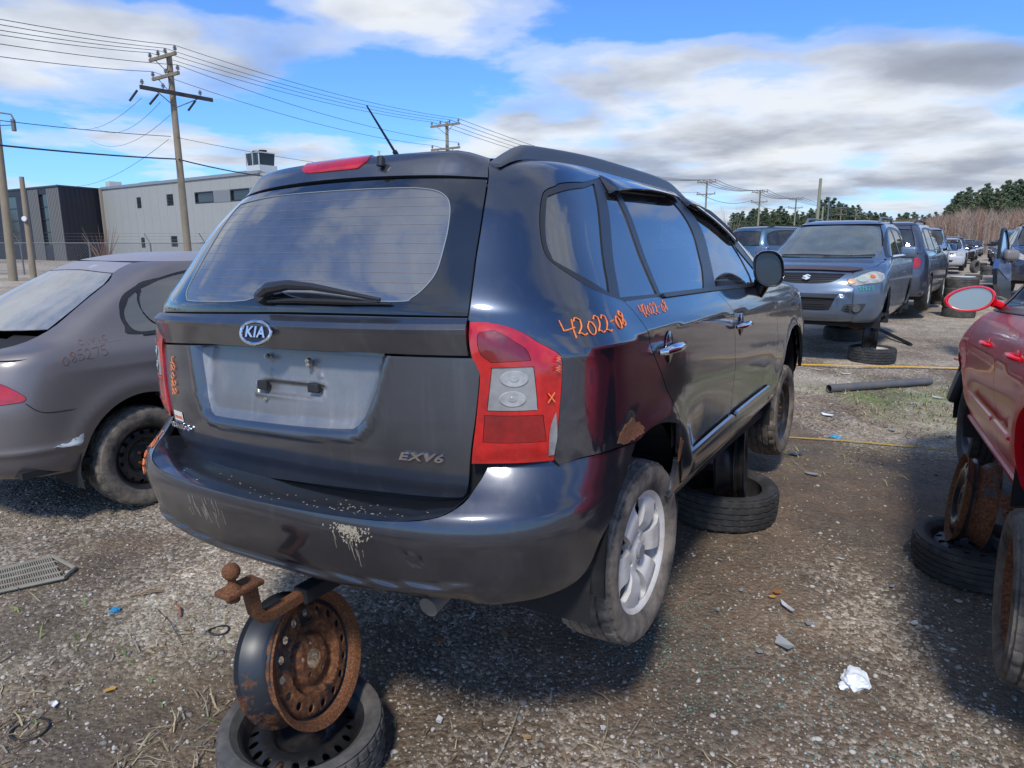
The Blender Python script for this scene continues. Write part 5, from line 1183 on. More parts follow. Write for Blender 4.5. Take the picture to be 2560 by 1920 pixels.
    for y in ysh:
        p0, n0 = mb_.pos('r', y, topz(y), -.001); p1 = Vector((max(p0.x + .02, ms.pos('r', y, .56)[0].x + .03), y * .985, min(topz(y) + .012, .60) ))
        for f_ in (0, .12, .5, 1): V.append(p0.lerp(p1, f_) + Vector((0, 0, (.004 if f_ == .12 else 0.0) - .006 * (f_ == 1))))
    for i in range(len(ysh) - 1):
        for j in range(3): F.append((i * 4 + j, i * 4 + j + 1, i * 4 + j + 5, i * 4 + j + 4))
    o = obj('bumper_step', V, F, PB, bumper, smooth=True)
    mb = MB(); Md = simple('dried_mud', (.36, .31, .23), .95, var=.3, scale=60); rr = random.Random(5)
    for k in range(230):
        y = -.36 + rr.gauss(0, .024); z = .512 - abs(rr.gauss(0, .022)) ; p, n = mb_.pos('r', y, z, .001); s = rr.uniform(.0005, .0018); mb.box((-s * .5, -s, -s * 2), (s, s, s * 2), Matrix.Translation(p) @ Matrix.Rotation(rr.random() * 3, 4, 'X'))
    for k in range(150):
        y = rr.uniform(-.55, .55) if k % 3 else rr.gauss(-.33, .08); yy = y; p0 = mb_.pos('r', yy, topz(yy) - .002, 0)[0]; s = rr.uniform(.0006, .0022); xx = p0.x + rr.uniform(.02, .11); mb.box((-s, -s, -s), (s, s, s), Matrix.Translation((xx, y, topz(yy) + .004)))
    for k in range(40):
        y = rr.choice((-.36, -.33, .18, .24, .30)) + rr.gauss(0, .02); z0 = .50 - rr.random() * .06; z1 = z0 - rr.uniform(.01, .06); p, n = mb_.pos('r', y, z0, .001); q, _ = mb_.pos('r', y + rr.gauss(0, .002), z1, .001); mb.tube([p, q], .0005, 3)
    o = mb.obj('mud_flecks', Md, bumper); tag(o, kind='stuff')
    # inner shell, wells, floor, seats
    cuts = [qg, d1, d2, fg, tg, P([(.36, 1.2), (.5, 1.4), (.95, 1.49), (1.8, 1.52), (2.35, 1.44), (2.75, 1.17), (1.6, 1.12), (.6, 1.10)]), inset(fr, .0), ws, P([('r', -.48, 1.40), ('r', -.49, 1.12), ('r', .46, 1.10), ('r', .46, 1.39)])]
    arr = P([(.40, .26), (.44, .58), (.56, .70), (.73, .725), (.88, .71), (1.02, .63), (1.08, .5), (1.08, .26)]); arf = P([(4.1, .3), (4.05, .6), (3.84, .80), (3.66, .84), (3.48, .82), (3.28, .70), (3.15, .52), (3.1, .3)])
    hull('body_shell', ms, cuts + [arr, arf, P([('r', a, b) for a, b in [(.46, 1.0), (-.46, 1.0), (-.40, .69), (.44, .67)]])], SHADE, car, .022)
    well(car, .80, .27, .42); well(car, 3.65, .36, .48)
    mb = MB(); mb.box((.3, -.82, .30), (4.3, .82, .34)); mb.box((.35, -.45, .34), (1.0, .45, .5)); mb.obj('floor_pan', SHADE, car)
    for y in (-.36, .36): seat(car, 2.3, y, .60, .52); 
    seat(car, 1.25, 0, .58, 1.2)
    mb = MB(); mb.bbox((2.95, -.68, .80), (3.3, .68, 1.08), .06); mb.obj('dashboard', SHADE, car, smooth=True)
    mb = MB(); M = Matrix.Translation((2.75, .36, .98)) @ Matrix.Rotation(R(-65), 4, 'Y'); mb.tube([M @ Vector((math.cos(a) * .18, math.sin(a) * .18, 0)) for a in np.linspace(0, 6.283, 25)], .013, 6); mb.obj('steering_wheel', BLK, car)
    # rails, aerial, visors, mouldings, handles, mirror
    RLM = simple('roof_rail_grey', (.055, .06, .07), .45, var=.1, coat=.2)
    for sg in (1, -1):
        V = []; F = []; xs = np.linspace(.44, 2.30, 46); m = 10
        for i, x in enumerate(xs):
            t = (x - .44) / 1.86; up_ = .036 * sm(np.array([t]), 0, .10)[0] * (1 - .9 * sm(np.array([t]), .80, 1.0)[0]) + .012; y = -.545 + .03 * (1 - t) * 1.2 - .0 * t; pz = ms.bv.ray_cast(Vector((x, y, 3)), Vector((0, 0, -1)))[0]; zb = (pz.z if pz else 1.52) - .006
            wd = .020 + .014 * math.exp(-((t - .04) / .06) ** 2)
            for k in range(m):
                a = math.pi * k / (m - 1); V.append((x, (y - math.cos(a) * wd) * sg, zb + (math.sin(a) ** .6) * up_ * (1.0)))
        for i in range(len(xs) - 1):
            for k in range(m - 1): q = (i * m + k, i * m + k + 1, (i + 1) * m + k + 1, (i + 1) * m + k); F.append(q if sg < 0 else q[::-1])
        F += [tuple(range(m)), tuple((len(xs) - 1) * m + k for k in range(m))]
        o = obj('roof_rail', V, F, RLM, car, smooth=True, sharp=50)
    pz = ms.bv.ray_cast(Vector((.62, -.03, 3)), Vector((0, 0, -1)))[0]; mb = MB(); mb.bbox((.58, -.055, pz.z - .02), (.68, .0, pz.z + .022), .018, None, 3); mb.obj('aerial_base', BLK, car, smooth=True)
    mb = MB(); b0 = Vector((.615, -.03, pz.z + .015)); d_ = Vector((-.165, .01, .165)); mb.tube([b0, b0 + d_ * .12, b0 + d_ * .15, b0 + d_ * .7, b0 + d_ * .95], [.010, .008, .0045, .0035, .0025], 8); mb.tube([b0 + d_ * .02, b0 + d_ * .2], .0085, 8); mb.obj('aerial', BLK, car, smooth=True)
    VS = simple('smoked_visor', (.012, .016, .026), .12, coat=.6)
    def visor(pts_top, pts_bot, name):
        a = ms.poly([('s', *p) for p in pts_top], True, closed=False, dens=.03); b = ms.poly([('s', *p) for p in pts_bot], True, closed=False, dens=.03); n = 30; V = []; F = []
        def smp(q, k): f = k / (n - 1) * (len(q) - 1); i = min(int(f), len(q) - 2); return np.array(q[i]) * (1 - (f - i)) + np.array(q[i + 1]) * (f - i)
        for k in range(n):
            p, q = smp(a, k), smp(b, k); pa, na = ms.ev(p[0], p[1]); pb, nb = ms.ev(q[0], q[1]); e = math.sin(math.pi * min(1, max(0, k / (n - 1)))) ** .25
            for f, o_ in ((0, .004), (.35, .020 * e + .003), (.95, .034 * e + .003), (1, .030 * e + .002)): V.append(pa[0] * (1 - f) + pb[0] * f + (na[0] * (1 - f) + nb[0] * f) * o_)
        for k in range(n - 1):
            for j in range(3): F.append((k * 4 + j, k * 4 + j + 1, k * 4 + j + 5, k * 4 + j + 4))
        for sg in (1, -1): obj(name, [(v[0], v[1] * sg, v[2]) for v in V], F if sg > 0 else [f[::-1] for f in F], VS, car, smooth=True, sharp=40)
    visor([(.93, 1.500), (1.3, 1.518), (1.7, 1.533), (1.80, 1.535)], [(.915, 1.435), (1.3, 1.468), (1.7, 1.49), (1.79, 1.497)], 'rain_visor')
    visor([(1.84, 1.537), (2.1, 1.513), (2.35, 1.455), (2.58, 1.362)], [(1.86, 1.482), (2.1, 1.462), (2.33, 1.40), (2.50, 1.335)], 'rain_visor')
    for sg in (False, True):
        ribbon(ms, [(.95, 1.100 - .008), (1.589, 1.108), (2.1, 1.119), (2.56, 1.128)], .010, .004, mirror=sg, ht=.007).obj('belt_moulding', TRIM, car, smooth=True, sharp=60)
        g = ribbon(ms, [(1.15, .492), (1.2, .500), (1.60, .516), (1.88, .524)], .017, .004, mirror=sg, ht=.014); g.obj('door_moulding', CHROME_DIM, car, smooth=True, sharp=60)
        g = ribbon(ms, [(1.91, .525), (2.3, .533), (2.7, .537), (2.84, .536)], .017, .004, mirror=sg, ht=.014); g.obj('door_moulding', CHROME_DIM, car, smooth=True, sharp=60)
        s_ = -1 if sg else 1
        for (x0, z0) in ((.885, .928), (1.965, .947)):
            p, n = ms.pos('s', x0, z0, 0.0); mb = MB()
            M = Matrix.Translation((p.x, p.y * s_, p.z)); mb.tube([M @ Vector((dx, -(.004 + hh) * s_, dz)) for dx, hh, dz in ((-.115, .004, -.008), (-.10, .020, -.005), (-.05, .030, 0), (.03, .031, .001), (.085, .022, .002), (.10, .006, .002))], [.008, .013, .0155, .0155, .013, .008], 12); mb.obj('door_handle', CHROME, car, smooth=True)
            mb = MB(); mb.lathe([(0, -.002), (.036, -.002), (.040, .001), (.030, .006), (0, .008)], 24, M @ Matrix.Rotation(0 if not sg else math.pi, 4, 'Z') @ Matrix.Translation((0, -.004, 0)) @ Matrix.Diagonal((1, 1, 1.35, 1))); mb.obj('handle_cup', simple('handle_cup_chrome', (.35, .37, .40), .12, 1.0), car, smooth=True)
        # mirror: dark shell, its glass missing
        c = Vector((2.45, -.930, 1.205)); Mm = Matrix.Translation(c) @ Matrix.Rotation(R(18), 4, 'Z'); mm = MB(); V = []; F = []; n = 24
        for (x_, r_) in ((-.030, .86), (-.058, .90), (-.062, .97), (-.045, 1.02), (.0, 1.0), (.035, .86), (.062, .60), (.075, .25)):
            for k in range(n): a = 2 * math.pi * k / n; sx = abs(math.cos(a)) ** .75 * math.copysign(1, math.cos(a)); sy = abs(math.sin(a)) ** .75 * math.copysign(1, math.sin(a)); V.append(Mm @ Vector((x_, sx * .073 * r_ + .01 * sy, sy * .090 * r_ * (1 if sy < 0 else 1.05))))
        for q in range(7):
            for k in range(n): F.append((q * n + k, q * n + (k + 1) % n, (q + 1) * n + (k + 1) % n, (q + 1) * n + k))
        F += [tuple(range(n)), tuple(7 * n + k for k in range(n))[::-1]]; mm.add(V, F); mm.tube([c + Vector((.02, .025, -.06)), c + Vector((.03, .045, -.11)), (2.50, -.855, 1.06)], [.045, .036, .040], 10)
        if sg: mm.v = [(a, -b, c_) for a, b, c_ in mm.v]; mm.f = [f[::-1] for f in mm.f]
        mo = mm.obj('door_mirror', simple('mirror_shell_black', (.014, .015, .02), .22, coat=.5), car, smooth=True, sharp=50)
    # wiper
    def on(y, z, o): return ms.pos('r', y, z, o)[0]
    mb = MB(); mb.cyl(on(.04, 1.095, 0), on(.04, 1.095, .028), .022, 14); w_ = mb.obj('wiper', BLK, car, smooth=True)
    mb = MB(); mb.tube([on(.045, 1.098, .02), on(.0, 1.110, .034), (on(-.08, 1.116, .040)), on(-.17, 1.113, .036), on(-.28, 1.102, .026), on(-.39, 1.089, .016)], [.015, .018, .014, .010, .007, .005], 8); x = mb.obj('wiper_arm', TRIM, None, smooth=True); x.parent = w_
    mb = MB(); mb.tube([on(.02, 1.083, .010), on(-.1, 1.086, .013), on(-.25, 1.084, .013), on(-.42, 1.081, .008)], [.005, .008, .008, .003], 6); x = mb.obj('wiper_blade', SHADE, None); x.parent = w_
    # badges
    M = ms.frame('r', .036, .998, .036); ring = [Vector((math.cos(a) * .063, math.sin(a) * .033, .003)) for a in np.linspace(0, 6.2832, 49)]
    M = M @ Matrix.Rotation(R(-14), 4, 'X'); mb = MB(); mb.tube([M @ p for p in ring], .0055, 8, False); em = mb.obj('emblem_ring', CHROME, car, smooth=True)
    mb = MB(); V = [M @ Vector((math.cos(a) * .062, math.sin(a) * .032, .001)) for a in np.linspace(0, 6.2832, 40, endpoint=False)]; mb.add(V, [tuple(range(40))]); x = mb.obj('emblem_base', simple('emblem_black', (.01, .01, .012), .15)); x.parent = em
    x = put_text('emblem_lettering', 'KIA', .044, M @ Matrix.Translation((0, 0, .004)), CHROME, None, depth=.0022, bold=.0012, xs=1.12, space=1.12); x.parent = em
    put_text('trim_badge', 'EXV6', .031, ms.frame('r', -.492, .6815, .003) @ Matrix.Rotation(R(1), 4, 'Z'), CHROME, car, depth=.0025, shear=.28, bold=.0009, xs=1.75, space=1.08)
    put_text('model_badge', 'RONDO', .029, ms.frame('r', .555, .652, .004), CHROME, car, depth=.0025, shear=.0, bold=.0008, xs=1.45, space=1.06)
    M = ms.frame('r', .560, .690, .0012); mb = MB(); mb.box((-.036, -.017, 0), (.036, .017, .0012), M); st = mb.obj('dealer_sticker', simple('sticker_cream', (.72, .70, .58), .5), car)
    x = put_text('sticker_print', 'PRIX=GROS', .0145, M @ Matrix.Translation((0, -.005, .0013)), simple('sticker_red', (.65, .05, .02), .5), None, depth=.0002, bold=.0006, xs=.85, space=.95); x.parent = st
    # plate lamp pull and pins
    mb = MB()
    for y, z in ((.098, .833), (-.118, .840)): M = ms.frame('r', y, z, -.036); mb = MB(); mb.bbox((-.021, -.014, 0), (.021, .014, .016), .004, M); mb.obj('plate_bracket', BLK, car)
    for y, z in ((.075, .922), (-.098, .918), (.088, .79), (-.10, .905)): M = ms.frame('r', y, z, -.030); mb = MB(); mb.cyl(M @ Vector((0, 0, -.006)), M @ Vector((0, 0, .007)), .0075, 8); mb.cyl(M @ Vector((0, 0, .007)), M @ Vector((0, 0, .011)), .004, 6); mb.obj('plate_screw', simple('screw_zinc', (.45, .43, .38), .4, .8), car)
    # paint-pen stock numbers
    scribble('painted_number', ms, '42022-08', 's', .268, 1.000, (1, .05), (0, 1), .043, ORANGE, car, r=.0023, off=.002, adv=.80, seed=3, disp=side_disp)
    scribble('painted_number', ms, '42022-08', 's', .69, 1.035, (1, .03), (0, 1), .034, ORANGE, car, r=.0014, off=.002, adv=.95, seed=4, disp=side_disp)
    scribble('painted_number', ms, '42022', 'r', .575, .895, (0, -1), (-1, 0), .032, ORANGE, car, r=.0018, off=.004, adv=.85, seed=5)
    scribble('painted_number', ms, '~~', 'd', .742, .955, (.0, -1), (1, 0), .015, ORANGE, car, r=.0010, off=.018, adv=1.6, seed=6); scribble('painted_mark', ms, 'x', 'd', .722, .838, (1, 0), (0, 1), .030, ORANGE, car, r=.0017, off=.018, seed=7)
    scribble('painted_number', mb_, '42022', 'r', .70, .62, (0, -1), (-1, 0), .036, ORANGE, car, r=.0018, off=.003, adv=.8, seed=8)
    # rust hole at the rear arch
    RH = rusty('rust_scab', (.30, .14, .05), 1.0, 30); rp = P([(.446, .690), (.464, .722), (.507, .740), (.545, .750), (.600, .726), (.628, .702), (.60, .690), (.545, .684), (.50, .686)]); rr2 = random.Random(2)
    rp = [np.array(p) + np.array((rr2.uniform(-.005, .005), rr2.uniform(-.005, .005))) for p in rp]
    def rd(p): return side_disp(p) + .0015 + .004 * (fbm(p[:, 0] * 60, p[:, 2] * 60, 3, 8) - .3)
    panel('rust_patch', ms, rp, RH, car, h=.006, disp=rd, gap=0, thick=.004)
    rp2 = P([(1.02, .60), (1.052, .58), (1.06, .52), (1.045, .50), (1.035, .55)]); panel('rust_patch', ms, rp2, RH, car, h=.01, disp=rd, gap=0, thick=.003)
    # wheels (hanging), mud flap, exhaust
    wheel(car, (.850, -.762, .226), 'alloy', .316, .215, .207, mat=RUBMUD, rot=.4, steer=R(-2.5), n=150)
    wheel(car, (.862, .765, .226), 'alloy', .335, .225, .222, left=True, mat=RUBMUD, rot=1.1)
    wheel(car, (3.76, -.765, .245), 'steel', .325, .205, .205, mat=RUBMUD, rot=.2, steer=R(-3), n=110); wheel(car, (3.76, .765, .245), 'steel', .325, .205, .205, left=True, mat=RUBMUD, rot=.9)
    mb = MB()
    for sg in (1, -1):
        V = []; F = []; n = 9
        for k in range(n):
            f = k / (n - 1); z = .50 - .24 * f; x = .405 - .075 * f + .05 * f * f; wd = .075 + .02 * f
            for y, dx in ((-.905, 0), (-.895 , .006), (-.86 + wd * 0 , .012), (-.86 + wd, .0)): V.append((x + dx, y * sg, z))
        for k in range(n - 1):
            for j in range(3): F.append((k * 4 + j, k * 4 + j + 1, k * 4 + j + 5, k * 4 + j + 4))
        obj('mud_flap', V + [(a + .008, b, c) for a, b, c in V], F + [tuple(i + len(V) for i in f[::-1]) for f in F], BLK, car, smooth=True)
    mb = MB(); mb.tube([(.13, -.48, .240), (.22, -.48, .262), (.5, -.46, .31)], [.030, .030, .03], 14); mb.obj('exhaust_tip', rusty('rusty_exhaust', (.17, .15, .13), .12, 20), car, smooth=True)
    mb = MB(); mb.bbox((.20, -.40, .24), (.26, .40, .30), .01); mb.bbox((.22, -.03, .20), (.30, .03, .25), .006); mb.obj('tow_bar', SHADE, car)
    for sg in (1, -1): mb = MB(); mb.bbox((4.15, -.80 if sg > 0 else .45, .30), (4.45, -.45 if sg > 0 else .80, .75), .08); mb.obj('inner_liner', BLK, car, smooth=True)
    return car
def lampmat(name, col, clear=False):
    if name in MATS: return MATS[name]
    m, t, b, out = newmat(name); v = tex(t, 'ShaderNodeTexVoronoi', 60.0, scaled(t, (1, 1, 1.0))); n = tex(t, 'ShaderNodeTexNoise', 9.0, Detail=5.0)
    wv = tex(t, 'ShaderNodeTexWave', 55.0, scaled(t, (.05, .3, 1)))
    f = M_(t, 'ADD', M_(t, 'MULTIPLY', v.outputs['Distance'], .15), M_(t, 'MULTIPLY', n.outputs[0], .85))
    lo_ = tuple(x * .40 for x in col) if not clear else (.20, .20, .20); L(t, MIX(t, RAMP(t, f, [(.3, 0.0), (.75, 1.0)]), lo_, col), b.inputs['Base Color'])
    b.inputs['Roughness'].default_value = .18 if not clear else .1; b.inputs['Coat Weight'].default_value = 1; b.inputs['Coat Roughness'].default_value = .03
    if not clear: b.inputs['Subsurface Weight'].default_value = .0
    bump(t, b, M_(t, 'ADD', f, wv.outputs[0]), .35, .003); MATS[name] = m; return m
CHROME_DIM = simple('chrome_dim', (.42, .44, .48), .18, 1.0, var=.08)
hero()
# ------------------------------------------------------------------ the other cars
GLD = glass('dark_car_glass', (.22, .26, .29), 1.85, .12); GLC = glass('clear_car_glass', (.5, .55, .56), 1.75, .12)
def arc_pts(cx, cz, r, z0, n=13, rev=False):
    """wheel arch edge from its rear foot over the top to its front foot"""
    a0 = math.asin(max(-1, min(1, (z0 - cz) / r))); p = [(cx - math.cos(a0 + (math.pi - 2 * a0) * k / (n - 1)) * r, cz + math.sin(a0 + (math.pi - 2 * a0) * k / (n - 1)) * r) for k in range(n)]; return p
def body(car, ms, S, PT, h=.05, sides='both'):
    """S: seams (x of the panel splits), sill z, belt points, dlo outline and panes, arches, rear/front half widths and heights"""
    P = ms.poly; zs = S['sill']; belt = S['belt']; bz = lambda x: float(np.interp(x, [b[0] for b in belt], [b[1] for b in belt])); T0 = ms.loc('xt', S['roofx'], 0)[0] * 0 + ms.loc('s', S['roofx'], S['roofz'])[1]
    yr, yf = S.get('yr', .60), S.get('yf', .62); dp = S.get('disp')
    def bottom(xa, xb):
        o = [(xa, zs)] if not any(abs(xa - cx) < r for cx, cz, r in S['arches']) else []
        for cx, cz, r in S['arches']:
            A = [(x, z) for x, z in arc_pts(cx, cz, r, zs) if xa - 1e-6 <= x <= xb + 1e-6]
            if A:
                if xa > cx - r and xa < cx + r: A = [(xa, cz + math.sqrt(max(0, r * r - (xa - cx) ** 2)))] + A
                if xb > cx - r and xb < cx + r: A = A + [(xb, cz + math.sqrt(max(0, r * r - (xb - cx) ** 2)))]
                o += A
        if not any(abs(xb - cx) < r for cx, cz, r in S['arches']): o.append((xb, zs))
        return o
    seams = S['seams']; names = S.get('names', ['rear_door', 'front_door']); kw = dict(h=h, disp=dp, thick=.03)
    def bz_pts(xa, xb): return [(xb, bz(xb))] + [b for b in belt[::-1] if xa < b[0] < xb] + [(xa, bz(xa))]
    # quarter panel round to the tail, doors, wing round to the nose
    zr0, zr1 = S['rear_z']; zf0, zf1 = S['front_z']
    rl = S.get('rl'); q = [('r', -yr, zs + .0), ('s', .30, zs)] if False else []
    xq = seams[0]; bot = bottom(.30, xq); top = bz_pts(S['belt_r'], xq)
    rear_edge = [('r', -yr, zr1), ('r', -yr, (zr0 + zr1) / 2), ('r', -yr, zr0), ('r', -yr, zs)]
    outq = P([*top, *rear_edge, *bot], corner=30, dens=.04)
    prt = []
    lamps_r = [P(l, corner=45) for l in S.get('rlamps', [])]; lamps_f = [P(l, corner=45) for l in S.get('flamps', [])]
    fn = both if sides == 'both' else (lambda n_, m_, o_, mt, pr, **k: (panel(n_, m_, o_, mt, pr, **k),))
    prt += fn('quarter_panel', ms, outq, PT, car, holes=lamps_r, gap=S.get('cgap', .0025), **kw)
    for i in range(len(seams) - 1):
        xa, xb = seams[i], seams[i + 1]; prt += fn(names[i], ms, P(bottom(xa, xb) + bz_pts(xa, xb), corner=30, dens=.04), PT, car, **kw)
    xa = seams[-1]; xb = S['nose_x']; fe = [('f', -yf, zs), ('f', -yf, zf0), ('f', -yf, (zf0 + zf1) / 2), ('f', -yf, zf1)]
    wing_top = list(S['wing'][::-1])
    if not S.get('nofront'): prt += fn('front_wing', ms, P(bottom(xa, xb) + fe + wing_top + [(xa, bz(xa))], corner=30, dens=.04), PT, car, holes=lamps_f, **kw)
    # greenhouse side
    dlo = P(S['dlo'], dens=.04); panes = [P(p, dens=.04) for p in S['panes']]
    if S.get('sidetop'): prt += fn('roof_side', ms, P(S['sidetop'], corner=30, dens=.04), PT, car, holes=[dlo], h=h, gap=S.get('cgap', .0025))
    fn('window_surround', ms, dlo, S.get('frame', TRIM), car, holes=panes, off=-.002, h=h, gap=.002)
    for p in panes: fn('side_window', ms, p, S.get('glass', GLD), car, off=-.006, thick=.004, gap=0, h=h * 1.5)
    prt.append(cap('roof', ms, T0, PT, car))
    # tail and nose
    for nm, key, mt in (('tailgate', 'gate', PT), ('rear_window', 'rglass', S.get('rgm', GLD)), ('bonnet', 'hood', PT), ('windscreen', 'ws', S.get('wsm', GLC)), ('front_bumper', 'fb', PT), ('rear_bumper', 'rb', PT), ('rear_header', 'rh', PT)):
        if key in S:
            hl = [P(x_, dens=.03, corner=45) for x_ in S.get(key + '_holes', [])]; o = panel(nm, ms, P(S[key], corner=28, dens=.04), mt, car, holes=hl, h=h, disp=S.get(key + '_disp'), thick=.03 if mt is PT else .004)
            if mt is PT: prt.append(o)
    for k, l in enumerate(lamps_r):
        for o in fn('tail_light', ms, l, RLENS, car, h=.03, gap=.002, thick=.03, disp=lambda p: np.full(len(p), .004)): pass
    for k, l in enumerate(lamps_f): fn('headlight', ms, l, S.get('hlm', HLENS), car, h=.03, gap=.002, thick=.03, disp=lambda p: np.full(len(p), .004))
    cuts = [dlo] + ([P(S['ws'], dens=.05)] if 'ws' in S else []) + ([P(S['rglass'], dens=.05)] if 'rglass' in S else [])
    for cx, cz, r in S['arches']: cuts.append(P([(cx - r * .97, zs - .25)] + arc_pts(cx, cz, r * .97, zs) + [(cx + r * .97, zs - .25)], dens=.05)); well(car, cx, cz - .04, r + .03, -S['W'] + .02, -S['W'] + .38)
    hull('body_shell', ms, cuts, SHADE, car, S.get('hull', .022), skip=2 if 'hull' in S else 3)
    x0, x1 = S.get('cabin', (1.0, 3.0)); mb = MB(); mb.box((.25, -S['W'] + .07, zs + .02), (S['nose_x'] - .2, S['W'] - .07, zs + .06)); mb.obj('floor_pan', SHADE, car)
    sz = S.get('seatz', zs + .25)
    for y in (-.34, .34): seat(car, x0 + (x1 - x0) * .58, y, sz, .48)
    seat(car, x0 + .15 + S.get('seatx', 0), 0, sz, 1.1)
    mb = MB(); mb.bbox((x1 - .05, -.62, zs + .50), (x1 + .30, .62, zs + .72), .05); mb.obj('dashboard', SHADE, car, smooth=True)
    return prt
RLENS = lampmat('red_lens_far', (.60, .004, .006)); HLENS = lampmat('headlamp_lens', (.62, .60, .50), clear=True)
def mirror(car, c, sg, m, size=(.06, .11, .075), glassm=True, yaw=0.0):
    mb = MB(); M = Matrix.Translation(c) @ Matrix.Rotation(yaw * sg, 4, 'Z'); mb.bbox((-size[0], -size[1], -size[2]), (size[0], size[1], size[2]), min(size) * .7, M, 4); mb.tube([Vector(c) + Vector((.02, 0, -.03)), Vector(c) + Vector((.05, -.17 * sg, -.06))], [.025, .03], 8)
    o = mb.obj('door_mirror', m, car, smooth=True)
    if glassm: g = MB(); g.bbox((-size[0] - .004, -size[1] * .82, -size[2] * .8), (-size[0] + .01, size[1] * .82, size[2] * .8), .003, M); x = g.obj('mirror_glass', simple('mirror_glass', (.8, .85, .86), .02, 1.0, var=0)); x.parent = o
    return o
def stdshape(a, z, sg=1): return a
